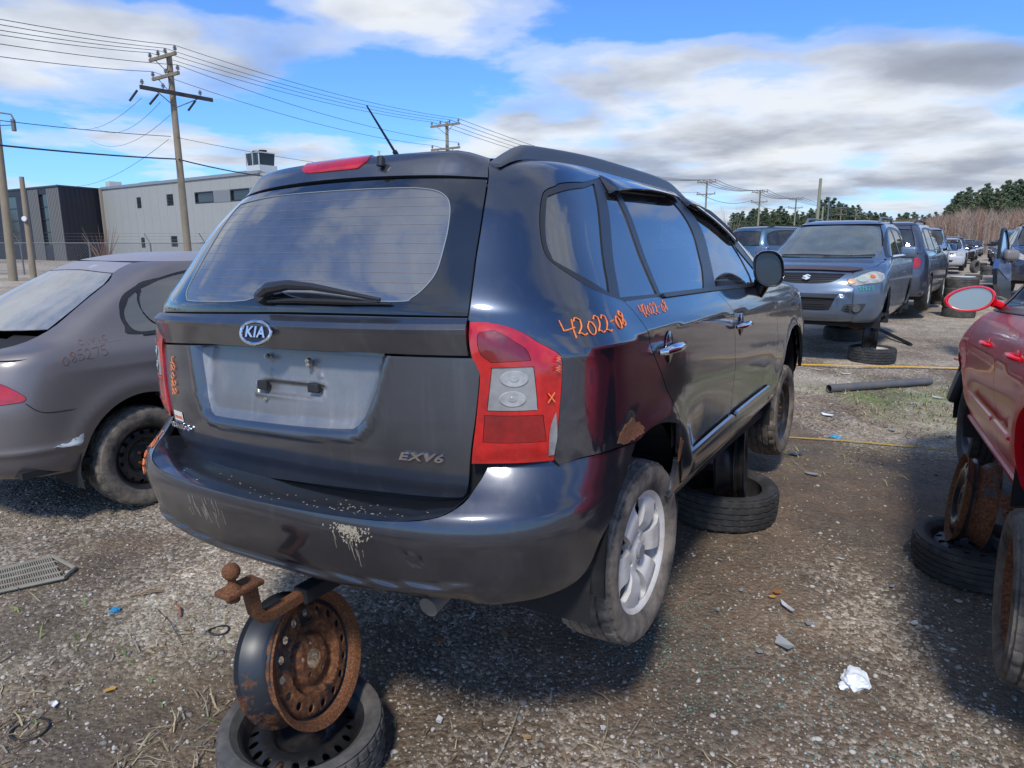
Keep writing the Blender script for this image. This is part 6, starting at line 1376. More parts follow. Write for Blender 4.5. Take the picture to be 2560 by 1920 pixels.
# ---- grey-brown saloon on the left
def saloon():
    TAB = [(.20, .14, 4.35, .78, .5, 2.8, .6, 3), (.28, .05, 4.42, .83, .5, 2.8, .6, 3), (.45, .0, 4.47, .865, .5, 2.8, .7, 2.8), (.60, .0, 4.47, .875, .5, 2.8, .7, 2.8), (.72, .02, 4.4, .87, .5, 2.8, .7, 2.8), (.82, .05, 4.2, .86, .5, 2.8, .7, 2.8), (.89, .08, 4.0, .845, .5, 2.8, .7, 2.8), (.93, .14, 3.7, .825, .45, 2.8, .7, 2.8), (.965, .30, 3.4, .80, .4, 2.8, .7, 2.8),
           (1.02, .44, 3.2, .765, .34, 3, .6, 2.8), (1.12, .62, 3.0, .715, .30, 3, .6, 2.8), (1.22, .80, 2.8, .665, .28, 3, .6, 2.8), (1.30, .95, 2.65, .625, .28, 3, .6, 2.8), (1.36, 1.06, 2.5, .585, .28, 2.9, .6, 2.8), (1.41, 1.2, 2.38, .53, .3, 2.8, .4, 2.8), (1.445, 1.40, 2.2, .42, .2, 2.6, .2, 2.8), (1.462, 1.6, 2.0, .25, .15, 2.6, .15, 2.8), (1.467, 1.72, 1.88, .08, .05, 2.4, .05, 2.6)]
    ms = Master(TAB, None, nt=120, na=36, nsd=70); car = car_empty('parked_car', (-3.51, 3.80, .13), R(33), 0, 0, 'weathered grey-brown saloon with peeling roof at the left edge', 'car')
    PT = paint('grey_brown_paint', (.165, .148, .146), .45, .45, dust=.30, dustcol=(.22, .20, .19), streak=.3, coat=.55, coatr=.16)
    PR = paint('peeling_roof_paint', (.34, .32, .335), .35, .5, dust=.5, dustcol=(.27, .25, .25), streak=.1, coat=.4, coatr=.25, chips=((.42, .44, .50), .60, 1.1))
    def dsp(p):
        x, z = p[:, 0], p[:, 2]; r = np.hypot(x - .93, z - .24); f = .018 * np.exp(-((r - .44) / .06) ** 2) * sm(z, .30, .4); cr = .008 * np.exp(-np.abs(z - (.79 + .02 * x)) / .05) * sm(x, .3, .7); lo = .010 * np.exp(-((z - .40) / .02) ** 2) * (1 - sm(x, .5, .62)); return (f + cr + lo) * sm(-p[:, 1], .4, .7)
    lamp = [('d', a, b) for a, b in ((.60, .84), (.66, .845), (.72, .80), (.80, .735), (.825, .70), (.80, .675), (.70, .66), (.60, .655))]
    lamp = [('r', -.46, .86), ('r', -.62, .862), ('s', .145, .845), ('s', .22, .79), ('s', .30, .715), ('s', .305, .695), ('s', .28, .68), ('s', .15, .668), ('r', -.62, .665), ('r', -.47, .668)]
    win = [[(1.00, .99), (.945, 1.04), (.95, 1.12), (1.0, 1.19), (1.06, 1.225), (1.17, .995)], [(1.10, 1.245), (1.25, 1.295), (1.45, 1.333), (1.75, 1.355), (1.85, 1.00), (1.21, .997)], [(1.92, 1.36), (2.15, 1.35), (2.45, 1.28), (2.78, 1.10), (2.80, 1.01), (1.93, 1.002)]]
    dlo = [(.97, .972), (.915, 1.03), (.92, 1.125), (.97, 1.205), (1.05, 1.25), (1.2, 1.30), (1.45, 1.348), (1.75, 1.370), (2.1, 1.368), (2.4, 1.32), (2.7, 1.19), (2.96, 1.00), (2.4, .985), (1.6, .975)]
    S = dict(sill=.22, belt=[(.36, .905), (.62, .94), (.96, .955), (1.6, .965), (2.4, .975), (3.0, .985)], belt_r=.30, roofx=1.7, roofz=1.408, seams=[1.14, 1.90, 3.02], rear_z=(.40, .90), front_z=(.4, .8), W=.87, yr=.50, cgap=0.0, hull=.045, seatz=.33, seatx=.3, frame=BLK, arches=[(.93, .25, .375), (3.62, .25, .375)], nose_x=4.1, wing=[(3.1, .95), (3.5, .93), (3.9, .88)],
             rlamps=[lamp], dlo=dlo, panes=win, disp=dsp, cabin=(1.2, 3.0), rgm=glass('saloon_rear_glass', (.42, .50, .50), 3.0, .72), glass=glass('saloon_side_glass', (.45, .68, .82), 2.7, .03),  # rear pane: heavy pale film paints in the bright cloud reflection
             ws=[('f', -.70, 1.0), ('f', -.58, 1.22), ('f', -.50, 1.36), ('f', 0, 1.39), ('f', .5, 1.36), ('f', .58, 1.22), ('f', .7, 1.0)], hood=[('f', -.7, .96), ('f', 0, .97), ('f', .7, .96), ('f', .70, .82), ('f', 0, .80), ('f', -.7, .82)], fb=[('f', -.6, .78), ('f', 0, .78), ('f', .6, .78), ('f', .6, .25), ('f', 0, .24), ('f', -.6, .25)],
             rh=[('r', -.425, 1.337), ('r', 0, 1.352), ('r', .425, 1.337), ('r', .38, 1.401), ('r', 0, 1.406), ('r', -.38, 1.401)], rb=[('r', -.49, .64), ('r', 0, .66), ('r', .49, .64), ('r', .49, .22), ('r', 0, .22), ('r', -.49, .22)],
             rglass=[('r', -.62, 1.035), ('r', -.57, 1.15), ('r', -.50, 1.27), ('r', -.42, 1.335), ('r', 0, 1.35), ('r', .42, 1.335), ('r', .50, 1.27), ('r', .57, 1.15), ('r', .62, 1.035), ('r', 0, 1.01)])
    top = [('s', .36, .905), ('s', .62, .94), ('s', .96, .955), ('s', 1.6, .965), ('s', 2.4, .975), ('s', 3.0, .985), ('s', 3.1, 1.0), ('f', -.60, 1.2), ('f', -.52, 1.35)]
    T0 = ms.loc('s', 1.7, 1.408)[1]; top += [('xt', 2.2, T0), ('xt', 1.8, T0), ('xt', 1.4, T0), ('r', -.38, 1.400), ('r', -.408, 1.37), ('r', -.428, 1.336), ('r', -.51, 1.27), ('r', -.58, 1.15), ('r', -.635, 1.03), ('r', -.60, .95), ('r', -.52, .90)]
    # the quarter panel carries on up into the C pillar: one smooth skin
    S['sidetop'] = top; S['belt'] = [(.30, .895), (.36, .905), (.62, .94), (.96, .955), (1.6, .965), (2.4, .975), (3.0, .985)]
    prt = body(car, ms, S, PT, .035)
    for o in prt:
        if o.name.split('.')[0] in ('roof', 'rear_header'): o.data.materials[0] = PR
    # trunk lid gone: dark open boot with its edge
    bt = panel('boot_opening', ms, ms.poly([('r', -.49, .90), ('r', -.60, .96), ('r', -.62, 1.02), ('r', 0, 1.0), ('r', .62, 1.02), ('r', .60, .96), ('r', .49, .90), ('r', .49, .66), ('r', 0, .67), ('r', -.49, .66)], corner=28), SHADE, car, h=.08, off=-.05, thick=.01)
    for sg in (False, True): ribbon(ms, [(1.0, .968), (1.6, .972), (2.4, .982), (2.95, .992)], .008, .002, mirror=sg).obj('belt_moulding', TRIM, car, smooth=True)
    # bare primer where the bumper paint has flaked
    strip('seam', ms, [(.30, .672), (.345, .625), (.40, .606), (.55, .600), (.68, .602)], SHADE, car, r=.0028, off=.010 * 0 - .0005)
    PF = simple('bare_primer', (.46, .50, .52), .7, var=.08); fl = ms.poly([(.40, .408), (.46, .425), (.50, .430), (.535, .445), (.55, .45), (.548, .415), (.53, .392), (.49, .395), (.45, .398)], smooth=False); rr = random.Random(4)
    fl = [np.array(p) + np.array((rr.uniform(-.006, .006), rr.uniform(-.006, .006))) for p in densify(fl, .012)]
    panel('primer_patch', ms, fl, PF, car, h=.02, disp=lambda p: dsp(p) + .0012, gap=0, thick=.002)
    scribble('painted_word', ms, 'civic', 's', .62, .945, (1, .12), (0, 1), .045, simple('faded_red_pen', (.24, .11, .09), .7), car, r=.0012, off=.002, adv=.75, seed=2); scribble('painted_number', ms, '085275', 's', .50, .855, (1, .12), (0, 1), .055, MATS['faded_red_pen'], car, r=.0013, off=.004, adv=.8, seed=3)
    wheel(car, (.93, -.76, .205), 'steel', .318, .205, .205, mat=RUBMUD, rot=.3, n=120); wheel(car, (.93, .76, .205), 'steel', .318, .205, .205, left=True, mat=RUBMUD, n=120); wheel(car, (3.62, -.76, .205), 'steel', .318, .205, .205, n=120, mat=RUBMUD); wheel(car, (3.62, .76, .205), 'steel', .318, .205, .205, left=True, n=120, mat=RUBMUD)
    return car
saloon()
# ---- hatchback shape for the blue crossover and the SUVs in the rows
SUV_TAB = [(.22, .10, 4.00, .80, .5, 2.8, .6, 2.8), (.30, .03, 4.10, .84, .5, 2.8, .65, 2.8), (.45, .0, 4.13, .865, .5, 2.8, .65, 2.8), (.60, .0, 4.13, .872, .5, 2.8, .65, 2.8), (.72, .02, 4.10, .87, .5, 2.8, .65, 2.8), (.82, .04, 4.03, .862, .5, 2.8, .7, 2.8), (.90, .05, 3.88, .85, .5, 2.8, .7, 2.8), (.96, .06, 3.66, .83, .45, 2.8, .7, 2.8), (1.00, .07, 3.35, .81, .4, 2.8, .7, 2.8),
           (1.08, .10, 3.12, .77, .35, 3, .6, 2.8), (1.2, .16, 2.90, .72, .32, 3, .6, 2.8), (1.33, .24, 2.68, .665, .3, 3, .6, 2.8), (1.44, .33, 2.46, .61, .3, 3, .5, 2.8), (1.51, .42, 2.28, .55, .3, 2.8, .4, 2.8), (1.545, .6, 2.1, .46, .2, 2.6, .3, 2.8), (1.56, .9, 1.9, .3, .2, 2.6, .2, 2.8), (1.565, 1.2, 1.6, .1, .1, 2.4, .1, 2.6)]
def suv_spec():
    lampf = [('f', -.47, .715), ('f', -.50, .765), ('f', -.60, .83), ('f', -.72, .875), ('s', 3.62, .845), ('s', 3.66, .79), ('s', 3.78, .745), ('f', -.70, .73), ('f', -.58, .705)]
    lampr = [('r', -.60, .98), ('r', -.70, .985), ('s', .12, .96), ('s', .20, .88), ('s', .14, .76), ('r', -.72, .74), ('r', -.62, .75)]
    panes = [[(.42, 1.10), (.40, 1.20), (.50, 1.34), (.78, 1.40), (.72, 1.06)], [(.84, 1.06), (.90, 1.41), (1.2, 1.43), (1.58, 1.43), (1.62, 1.05)], [(1.70, 1.05), (1.68, 1.43), (1.95, 1.41), (2.2, 1.35), (2.55, 1.20), (2.78, 1.06)]]
    dlo = [(.36, 1.04), (.34, 1.20), (.42, 1.36), (.75, 1.435), (1.2, 1.46), (1.7, 1.46), (2.05, 1.435), (2.3, 1.365), (2.65, 1.20), (2.92, 1.035), (1.6, 1.025)]
    S = dict(sill=.24, belt=[(.20, 1.0), (.5, 1.005), (1.6, 1.01), (2.95, 1.015)], belt_r=.16, roofx=1.2, roofz=1.495, seams=[.80, 1.66, 2.86], rear_z=(.5, .98), front_z=(.42, .68), W=.87, yr=.60, yf=.56, arches=[(.78, .30, .37), (3.30, .30, .37)], nose_x=3.80,
             wing=[(2.95, 1.015), ('f', -.757, 1.0), ('f', -.727, .937), ('f', -.615, .893), ('f', -.515, .862), ('f', -.478, .778), ('f', -.51, .712)], flamps=[lampf], rlamps=[lampr], dlo=dlo, panes=panes, cabin=(.9, 2.7),
             ws=[('f', -.72, 1.045), ('f', -.62, 1.27), ('f', -.54, 1.455), ('f', -.3, 1.47), ('f', 0, 1.475), ('f', .3, 1.47), ('f', .54, 1.455), ('f', .62, 1.27), ('f', .72, 1.045), ('f', 0, 1.03)],
             rglass=[('r', -.62, 1.05), ('r', -.56, 1.25), ('r', -.50, 1.40), ('r', 0, 1.42), ('r', .50, 1.40), ('r', .56, 1.25), ('r', .62, 1.05), ('r', 0, 1.04)],
             rh=[('r', -.50, 1.41), ('r', 0, 1.43), ('r', .50, 1.41), ('r', .46, 1.485), ('r', 0, 1.493), ('r', -.46, 1.485)],
             gate=[('r', -.59, .50), ('r', -.59, .98), ('r', -.62, 1.03), ('r', 0, 1.03), ('r', .62, 1.03), ('r', .59, .98), ('r', .59, .50), ('r', 0, .49)], rb=[('r', -.59, .24), ('r', -.59, .48), ('r', 0, .47), ('r', .59, .48), ('r', .59, .24), ('r', 0, .23)])
    T0 = 0
    S['sidetop'] = [('s', .16, 1.0), ('s', .5, 1.005), ('s', 1.6, 1.01), ('s', 2.95, 1.015), ('s', 3.15, 1.02), ('f', -.66, 1.22), ('f', -.56, 1.44), ('s', 2.0, 1.492), ('s', 1.2, 1.495), ('s', .7, 1.492), ('r', -.47, 1.487), ('r', -.51, 1.40), ('r', -.575, 1.25), ('r', -.63, 1.04)]
    return S
def crossover():
    yaw = R(215); f = Vector((math.sin(yaw), math.cos(yaw), 0)); org = Vector((3.72, 8.72, .44)) - f * 4.13
    car = car_empty('parked_car', org, yaw, 0, 0, 'blue-grey front-facing crossover with brown bonnet guard, front wheels off', 'car'); ms = Master(SUV_TAB, None, nt=110, na=34, nsd=60); P = ms.poly
    PT = paint('blue_grey_paint', (.085, .13, .20), .6, .38, dust=.35, dustcol=(.24, .27, .30), streak=.3, coat=.9, coatr=.10); S = suv_spec()
    S['wsm'] = glass('hazy_windscreen', (.40, .58, .62), 2.3, .30, (.30, .40, .43)); S['hlm'] = HLENS
    F_ = lambda L_: [('f', a, b) for a, b in L_]
    grille = F_([(-.43, .845), (0, .852), (.43, .845), (.36, .775), (.25, .735), (0, .722), (-.25, .735), (-.36, .775)])
    intake = F_([(-.36, .545), (0, .548), (.36, .545), (.31, .42), (.27, .392), (0, .386), (-.27, .392), (-.31, .42)])
    fogs = [F_([(s * .47, .475), (s * .56, .485), (s * .70, .488), (s * .66, .40), (s * .60, .365), (s * .50, .375), (s * .44, .40)][::(1 if s > 0 else -1)]) for s in (-1, 1)]
    S['fb'] = F_([(-.56, .68), (-.50, .71), (-.47, .775), (-.52, .82), (-.50, .862), (-.2, .872), (0, .873), (.2, .872), (.50, .862), (.52, .82), (.47, .775), (.50, .71), (.56, .68), (.56, .42), (.60, .25), (0, .235), (-.60, .25), (-.56, .42)]); S['fb_holes'] = [grille, intake]
    def fd(p):
        y, z = p[:, 1], p[:, 2]; a = np.abs(y); return .012 * np.exp(-((z - .60 - .02 * (a / .5) ** 2) / .03) ** 2) - .010 * sm(z, .36, .30) + .006 * np.exp(-((a - .43) / .03) ** 2) * (z < .58)
    S['fb_disp'] = fd
    S['hood'] = F_([(-.50, .875), (-.2, .885), (0, .886), (.2, .885), (.50, .875), (.62, .895), (.72, .935), (.75, 1.00), (.70, 1.03), (0, 1.022), (-.70, 1.03), (-.75, 1.00), (-.72, .935), (-.62, .895)])
    prt = body(car, ms, S, PT, .035)
    # grille and intake: dark backs with bars
    for nm, pl, zs_, w_ in (('grille', grille, (.745, .77, .795, .82), .4), ('lower_intake', intake, (.41, .44, .47, .52), .33)):
        g = panel(nm, ms, P(pl, corner=40), SHADE, car, h=.05, off=-.035, thick=.004)
        for z in zs_:
            ww = w_ * (.78 if z < .76 or z < .43 else .97); o = ribbon(ms, [('f', -ww, z), ('f', -ww / 2, z), ('f', 0, z), ('f', ww / 2, z), ('f', ww, z)], .007 if nm == 'grille' else .008, -.022, smooth=False).obj('grille_bar', TRIM if nm == 'grille' else SHADE, None, smooth=True, sharp=60); o.parent = g
    o = panel('bumper_insert', ms, P(F_([(-.40, .60), (0, .602), (.40, .60), (.37, .555), (0, .552), (-.37, .555)]), corner=40), simple('dark_grey_plastic', (.05, .055, .06), .6), car, h=.04, disp=lambda p: fd(p) + .004, thick=.004, gap=0)
    fgm = simple('fog_recess', (.035, .038, .042), .6)
    for s, fp_ in zip((-1, 1), fogs):
        g = panel('fog_recess', ms, P(fp_, corner=40), fgm, car, h=.04, disp=lambda p: fd(p) + .003, thick=.004, gap=0); M = ms.frame('f', s * .60, .430, .012)
        mb = MB(); Mr = M @ Matrix.Rotation(R(90), 4, 'X'); mb.lathe([(.050, 0), (.058, -.008), (.058, -.016), (.048, -.018), (.044, -.006)], 24, M @ Matrix.Rotation(R(-90), 4, 'X') @ Matrix.Diagonal((1, -1, 1, 1))); o = mb.obj('fog_lamp_ring', simple('dark_grey_plastic', (.05, .055, .06), .6), None, smooth=True); o.parent = g
        mb = MB(); V = [M @ Vector((math.cos(a) * .047, math.sin(a) * .047, .006)) for a in np.linspace(0, 6.2832, 24, endpoint=False)]; mb.add(V, [tuple(range(24))]); o = mb.obj('fog_lamp', simple('fog_glass', (.10, .105, .11), .15)); o.parent = g
        for k in range(4): o = ribbon(ms, [('f', s * .475, .40 + k * .020), ('f', s * .535, .398 + k * .022)], .005, .008, smooth=False).obj('vent_bar', TRIM, None); o.parent = g
        # headlamp innards
        for (yy, zz, rr_, mt) in ((.52, .755, .045, simple('lamp_amber', (.60, .30, .14), .3)), (.625, .785, .058, simple('lamp_bowl', (.50, .55, .45), .15, .3)), (.725, .815, .034, simple('lamp_orange', (.55, .16, .04), .3))):
            M = ms.frame('f', s * yy, zz, .0065); mb = MB(); mb.lathe([(0, 0), (rr_, 0), (rr_ * .9, .005), (0, .007)], 20, M @ Matrix.Rotation(R(90), 4, 'X') @ Matrix.Diagonal((1.1, 1, .85, 1))); mb.obj('lamp_bowl', mt, car, smooth=True)
    # bonnet guard
    gd_ = panel('bonnet_guard', ms, P(F_([(-.47, .868), (-.2, .876), (0, .877), (.2, .876), (.47, .868), (.60, .892), (.60, .902), (.44, .915), (.2, .922), (0, .923), (-.2, .922), (-.44, .915), (-.60, .902), (-.60, .892)]), corner=40), simple('smoked_brown_acrylic', (.055, .030, .030), .22, coat=.5), car, h=.03, disp=lambda p: .020 + 0 * p[:, 0], thick=.004, gap=0)
    # emblem: a slanted S
    M = ms.frame('f', 0, .79, .012); s = .052; pts = [(.15, 1), (1, .42), (.72, .22), (.22, .52), (.0, .38), (.95, -.28), (.15, -1), (-1, -.42), (-.72, -.22), (-.22, -.52), (0, -.38), (-.95, .28)]; V = [M @ Vector((x * s, y * s * .85, 0)) for x, y in pts] + [M @ Vector((x * s, y * s * .85, .008)) for x, y in pts]; n = 12
    tri = [(0, 1, 2), (0, 2, 3), (0, 3, 4), (0, 4, 11), (4, 5, 11), (5, 10, 11), (5, 9, 10), (5, 6, 9), (6, 8, 9), (6, 7, 8)]
    me = obj('front_emblem', V, [tuple(i + n for i in t) for t in tri] + [(i, (i + 1) % n, (i + 1) % n + n, i + n) for i in range(n)], simple('emblem_bright', (.80, .82, .84), .25, .5), car)
    scribble('painted_number', ms, '93973', 'f', .60, .655, (1, .0), (0, 1), .040, simple('green_paint_pen', (.05, .45, .30), .6), car, r=.0042, off=.006, adv=.8, seed=9)
    for sg in (1, -1):
        V = [(2.05, .50 * sg, 1.49), (1.9, .50 * sg, 1.585), (1.5, .50 * sg, 1.60), (.8, .50 * sg, 1.595), (.55, .50 * sg, 1.53)]; mb = MB(); mb.tube(V, [.02, .016, .014, .016, .02], 8); mb.obj('roof_rail', simple('rail_steel_blue', (.16, .2, .26), .4, .4), car, smooth=True); mirror(car, (2.62, .97 * sg, 1.10), sg, paint('blue_grey_paint', 0), glassm=False, size=(.05, .10, .08))
        mb = MB(); mb.lathe([(0, 0), (.06, 0), (.07, .02), (.14, .022), (.14, .034), (.05, .036), (.05, .10), (0, .10)], 28, Matrix.Translation((3.30, -.74 * -sg, .20)) @ Matrix.Rotation(0 if sg < 0 else math.pi, 4, 'Z')); mb.obj('bare_brake_disc', rusty('rust_disc', (.25, .13, .06), .8, 30), car, smooth=True)
        mb = MB(); mb.tube([(3.3, sg * .72, .20), (3.3, sg * .55, .12), (3.25, sg * .35, .16)], [.05, .05, .03], 8); mb.obj('suspension_arm', RUST, car, smooth=True)
        mb = MB(); mb.lathe([(0, 0), (.05, 0), (.12, .01), (.12, .05), (0, .06)], 24, Matrix.Translation((.78, .74 * sg, .22)) @ Matrix.Rotation(0 if sg < 0 else math.pi, 4, 'Z')); mb.obj('brake_drum', RUST, car, smooth=True)
        for k in range(2):
            pass
    mb = MB(); mb.bbox((3.2, -.5, .18), (3.9, .5, .24), .02); mb.obj('subframe', SHADE, car)
    strip('wiper', ms, [('f', -.55, 1.05), ('f', -.25, 1.06), ('f', .1, 1.055)], BLK, car, r=.009, off=.012); strip('wiper', ms, [('f', .02, 1.05), ('f', .35, 1.055), ('f', .62, 1.06)], BLK, car, r=.009, off=.012)
    return car, ms
crossover()
# ---- row cars: one generic SUV with its parts, copied and recoloured
def row_suv():
    car = car_empty('parked_car', (0, 0, 0), 0, 0, 0, 'x', 'car'); T = [(z * 1.08, a, b + .35, W, c, d, e, f_) for z, a, b, W, c, d, e, f_ in SUV_TAB]; 
    def st(V): return V
    ms = Master(T, None, nt=90, na=26, nsd=46); S = suv_spec()
    def sc(L_): return [((q[0], q[1], q[2] * 1.08) if isinstance(q[0], str) and q[0] != 's' else (('s', q[1] + (.30 if q[1] > 2 else q[1] * .12), q[2] * 1.08) if isinstance(q[0], str) else (q[0] + (.30 if q[0] > 2 else q[0] * .12), q[1] * 1.08))) for q in L_]
    for k in ('dlo', 'belt', 'wing', 'ws', 'rglass', 'rh', 'gate', 'rb', 'sidetop'): S[k] = sc(S[k])
    S['panes'] = [sc(p) for p in S['panes']]; S['flamps'] = [sc(p) for p in S['flamps']]; S['rlamps'] = [sc(p) for p in S['rlamps']]
    S.update(sill=.27, belt_r=.2, roofz=1.495 * 1.08, seams=[.9, 1.86, 3.16], rear_z=(.54, 1.05), front_z=(.45, .73), arches=[(.86, .33, .385), (3.62, .33, .385)], nose_x=4.12, cabin=(1.0, 3.0))
    F_ = lambda L_: [('f', a, b * 1.08) for a, b in L_]
    S['fb'] = F_([(-.56, .68), (-.47, .775), (-.50, .862), (0, .873), (.50, .862), (.47, .775), (.56, .68), (.58, .25), (0, .235), (-.58, .25)]); S['fb_holes'] = [F_([(-.40, .83), (0, .84), (.40, .83), (.33, .76), (0, .74), (-.33, .76)]), F_([(-.40, .50), (0, .51), (.40, .50), (.33, .40), (0, .39), (-.33, .40)])]
    S['hood'] = F_([(-.50, .875), (0, .886), (.50, .875), (.72, .935), (.75, 1.00), (.70, 1.03), (0, 1.022), (-.70, 1.03), (-.75, 1.00), (-.72, .935)])
    prt = body(car, ms, S, PAINTS['navy'], .07)
    for sg in (1, -1):
        mb = MB(); mb.tube([(2.3, .50 * sg, 1.61), (2.1, .50 * sg, 1.70), (1.2, .50 * sg, 1.71), (.7, .50 * sg, 1.66), (.6, .50 * sg, 1.62)], .018, 6); mb.obj('roof_rail', BLK, car, smooth=True); mirror(car, (2.92, .99 * sg, 1.19), sg, simple('mirror_shell_black', (.014, .015, .02), .22, coat=.5), size=(.05, .11, .08))
        for x in (1.25, 2.15): p, n = ms.pos('s', x, .98, 0); mb = MB(); mb.tube([(x - .1, p.y * -sg, .98), (x - .08, (p.y - .03) * -sg, .98), (x + .08, (p.y - .03) * -sg, .98), (x + .1, p.y * -sg, .98)], .012, 6); mb.obj('door_handle', PAINTS['navy'], car)
    for x in (.86, 3.62):
        wheel(car, (x, -.76, .31), 'alloy', .35, .22, .215, n=50, mat=RUBBER, lugs=False); wheel(car, (x, .76, .31), 'alloy', .35, .22, .215, left=True, n=50, mat=RUBBER, lugs=False)
    return car
PAINTS = {'navy': paint('navy_paint', (.02, .035, .075), .5, .35, dust=.3), 'ice': paint('pale_blue_paint', (.30, .40, .48), .5, .35, dust=.3), 'white': paint('white_car_paint', (.55, .56, .55), .1, .4, dust=.3), 'charcoal': paint('charcoal_paint', (.035, .035, .04), .5, .35, dust=.3), 'mid': paint('steel_blue_paint', (.08, .12, .19), .5, .35, dust=.3), 'black': paint('black_car_paint', (.010, .010, .013), .3, .35, dust=.25), 'teal': paint('blue_teal_paint', (.025, .10, .18), .5, .35, dust=.3), 'silver': paint('silver_car_paint', (.33, .34, .35), .6, .4, dust=.3)}
proto = row_suv(); used = False
def recolour(o, m):
    for ch in [o] + list(o.children_recursive):
        if ch.type == 'MESH':
            for sl in ch.material_slots:
                if sl.material == PAINTS['navy']: sl.link = 'OBJECT'; sl.material = m
def put_car(x, y, z, yaw, col, label, s=(1, 1, 1), grp='cars in the receding rows', roll=0.0):
    global used
    c = proto if not used else copy_tree(proto); used = True; c.location = (x, y, z); c['label'] = label; c['group'] = grp
    f = Vector((math.sin(yaw), math.cos(yaw), 0)); l = Vector((-f.y, f.x, 0)); c.rotation_euler = Matrix(((f.x, l.x, 0), (f.y, l.y, 0), (0, 0, 1))).to_euler(); c.scale = s
    if col != 'navy': recolour(c, PAINTS[col])
    return c
put_car(7.0, 13.3, .40, R(37), 'navy', 'dark blue SUV seen from behind with its red tail light beside the blue crossover')
def nose(u, y, yaw, L_=4.48):
    """origin for a car whose nose centre stands on photo column u at distance y"""
    x = at(u, 700, y).x; f = Vector((math.sin(yaw), math.cos(yaw))); return x - f.x * L_, y - f.y * L_
x, y = nose(2284, 22.6, R(213)); put_car(x, y, .52, R(213), 'ice', 'pale ice-blue SUV facing the camera, just past the dark blue SUV')
x, y = nose(2352, 31.0, R(213)); put_car(x, y, .48, R(213), 'white', 'white car facing the camera behind the pale blue SUV', (.94, .95, .86))
rx = [(2366, 26.2, 33, 'mid', 'steel-blue car squeezed between the pale blue SUV and the white car', (1, .95, .88)), (2384, 36.5, 213, 'charcoal', 'charcoal car right behind the white car', (1, 1, .95)), (2400, 42, 33, 'mid', 'steel-blue hatchback, second behind the white car', (.95, .95, .95)), (2409, 48, 213, 'black', 'black car, third behind the white car', (1, 1, .92)),
      (2418, 55, 213, 'navy', 'dark blue car, fourth behind the white car', (1, 1, .95)), (2424, 62, 33, 'silver', 'silver car far down the left row', (1, 1, .9)), (2431, 70, 213, 'charcoal', 'charcoal car last but one in the left row', (1, 1, .95)), (2436, 79, 213, 'black', 'farthest dark car of the left row', (1, 1, .95))]
for u, Y, a, c, lb, s in rx: x, y = nose(u - 26 * 30 / Y, Y, R(a)) if a > 180 else (at(u - 30 * 30 / Y, 700, Y).x - .5, Y); put_car(x, y, .45, R(a), c, lb, s)
put_car(6.45, 19.8, .55, R(58), 'teal', 'small blue-teal SUV seen between the near MPV and the blue crossover', (.95, .95, .95))
# right-hand row beyond the red car
def tailpx(u, Y): return at(u, 700, Y).x, Y
for u, Y, a, c, lb, s in ((2690, 10.8, 212, 'charcoal', 'dark car of the right row whose door hangs open', (1, 1, 1)), (2545, 16.5, 212, 'navy', 'dark blue car behind the open door in the right row', (1, 1, 1)), (2512, 24, 32, 'black', 'black car with raised tailgate in the right row', (1, 1, 1.0)), (2494, 33, 212, 'mid', 'steel-blue car far down the right row', (1, 1, .95)), (2482, 44, 32, 'charcoal', 'charcoal car farther down the right row', (1, 1, .95)), (2474, 57, 212, 'black', 'farthest black car of the right row', (1, 1, .9))):
    x = at(u, 700, Y).x + .95 * math.cos(R(32)) ; f = Vector((math.sin(R(a)), math.cos(R(a)))) ; k = -4.48 if a > 180 else 0; put_car(x + f.x * k, Y + f.y * k, .50, R(a), c, lb, s)
# raised tailgate of the black one
x = at(2512, 700, 24).x; mb = MB(); M = Matrix.Translation((x + .6, 24.1, 2.1)) @ Matrix.Rotation(R(-32), 4, 'Z') @ Matrix.Rotation(R(10), 4, 'X'); mb.bbox((-.65, -1.0, -.03), (.65, .1, .03), .02, M); mb.bbox((-.6, -1.02, -.30), (.6, -.96, .0), .02, M); o = mb.obj('raised_tailgate', PAINTS['black'], None, smooth=True); tag(o, 'raised black tailgate propped above the car in the right row', 'tailgate')
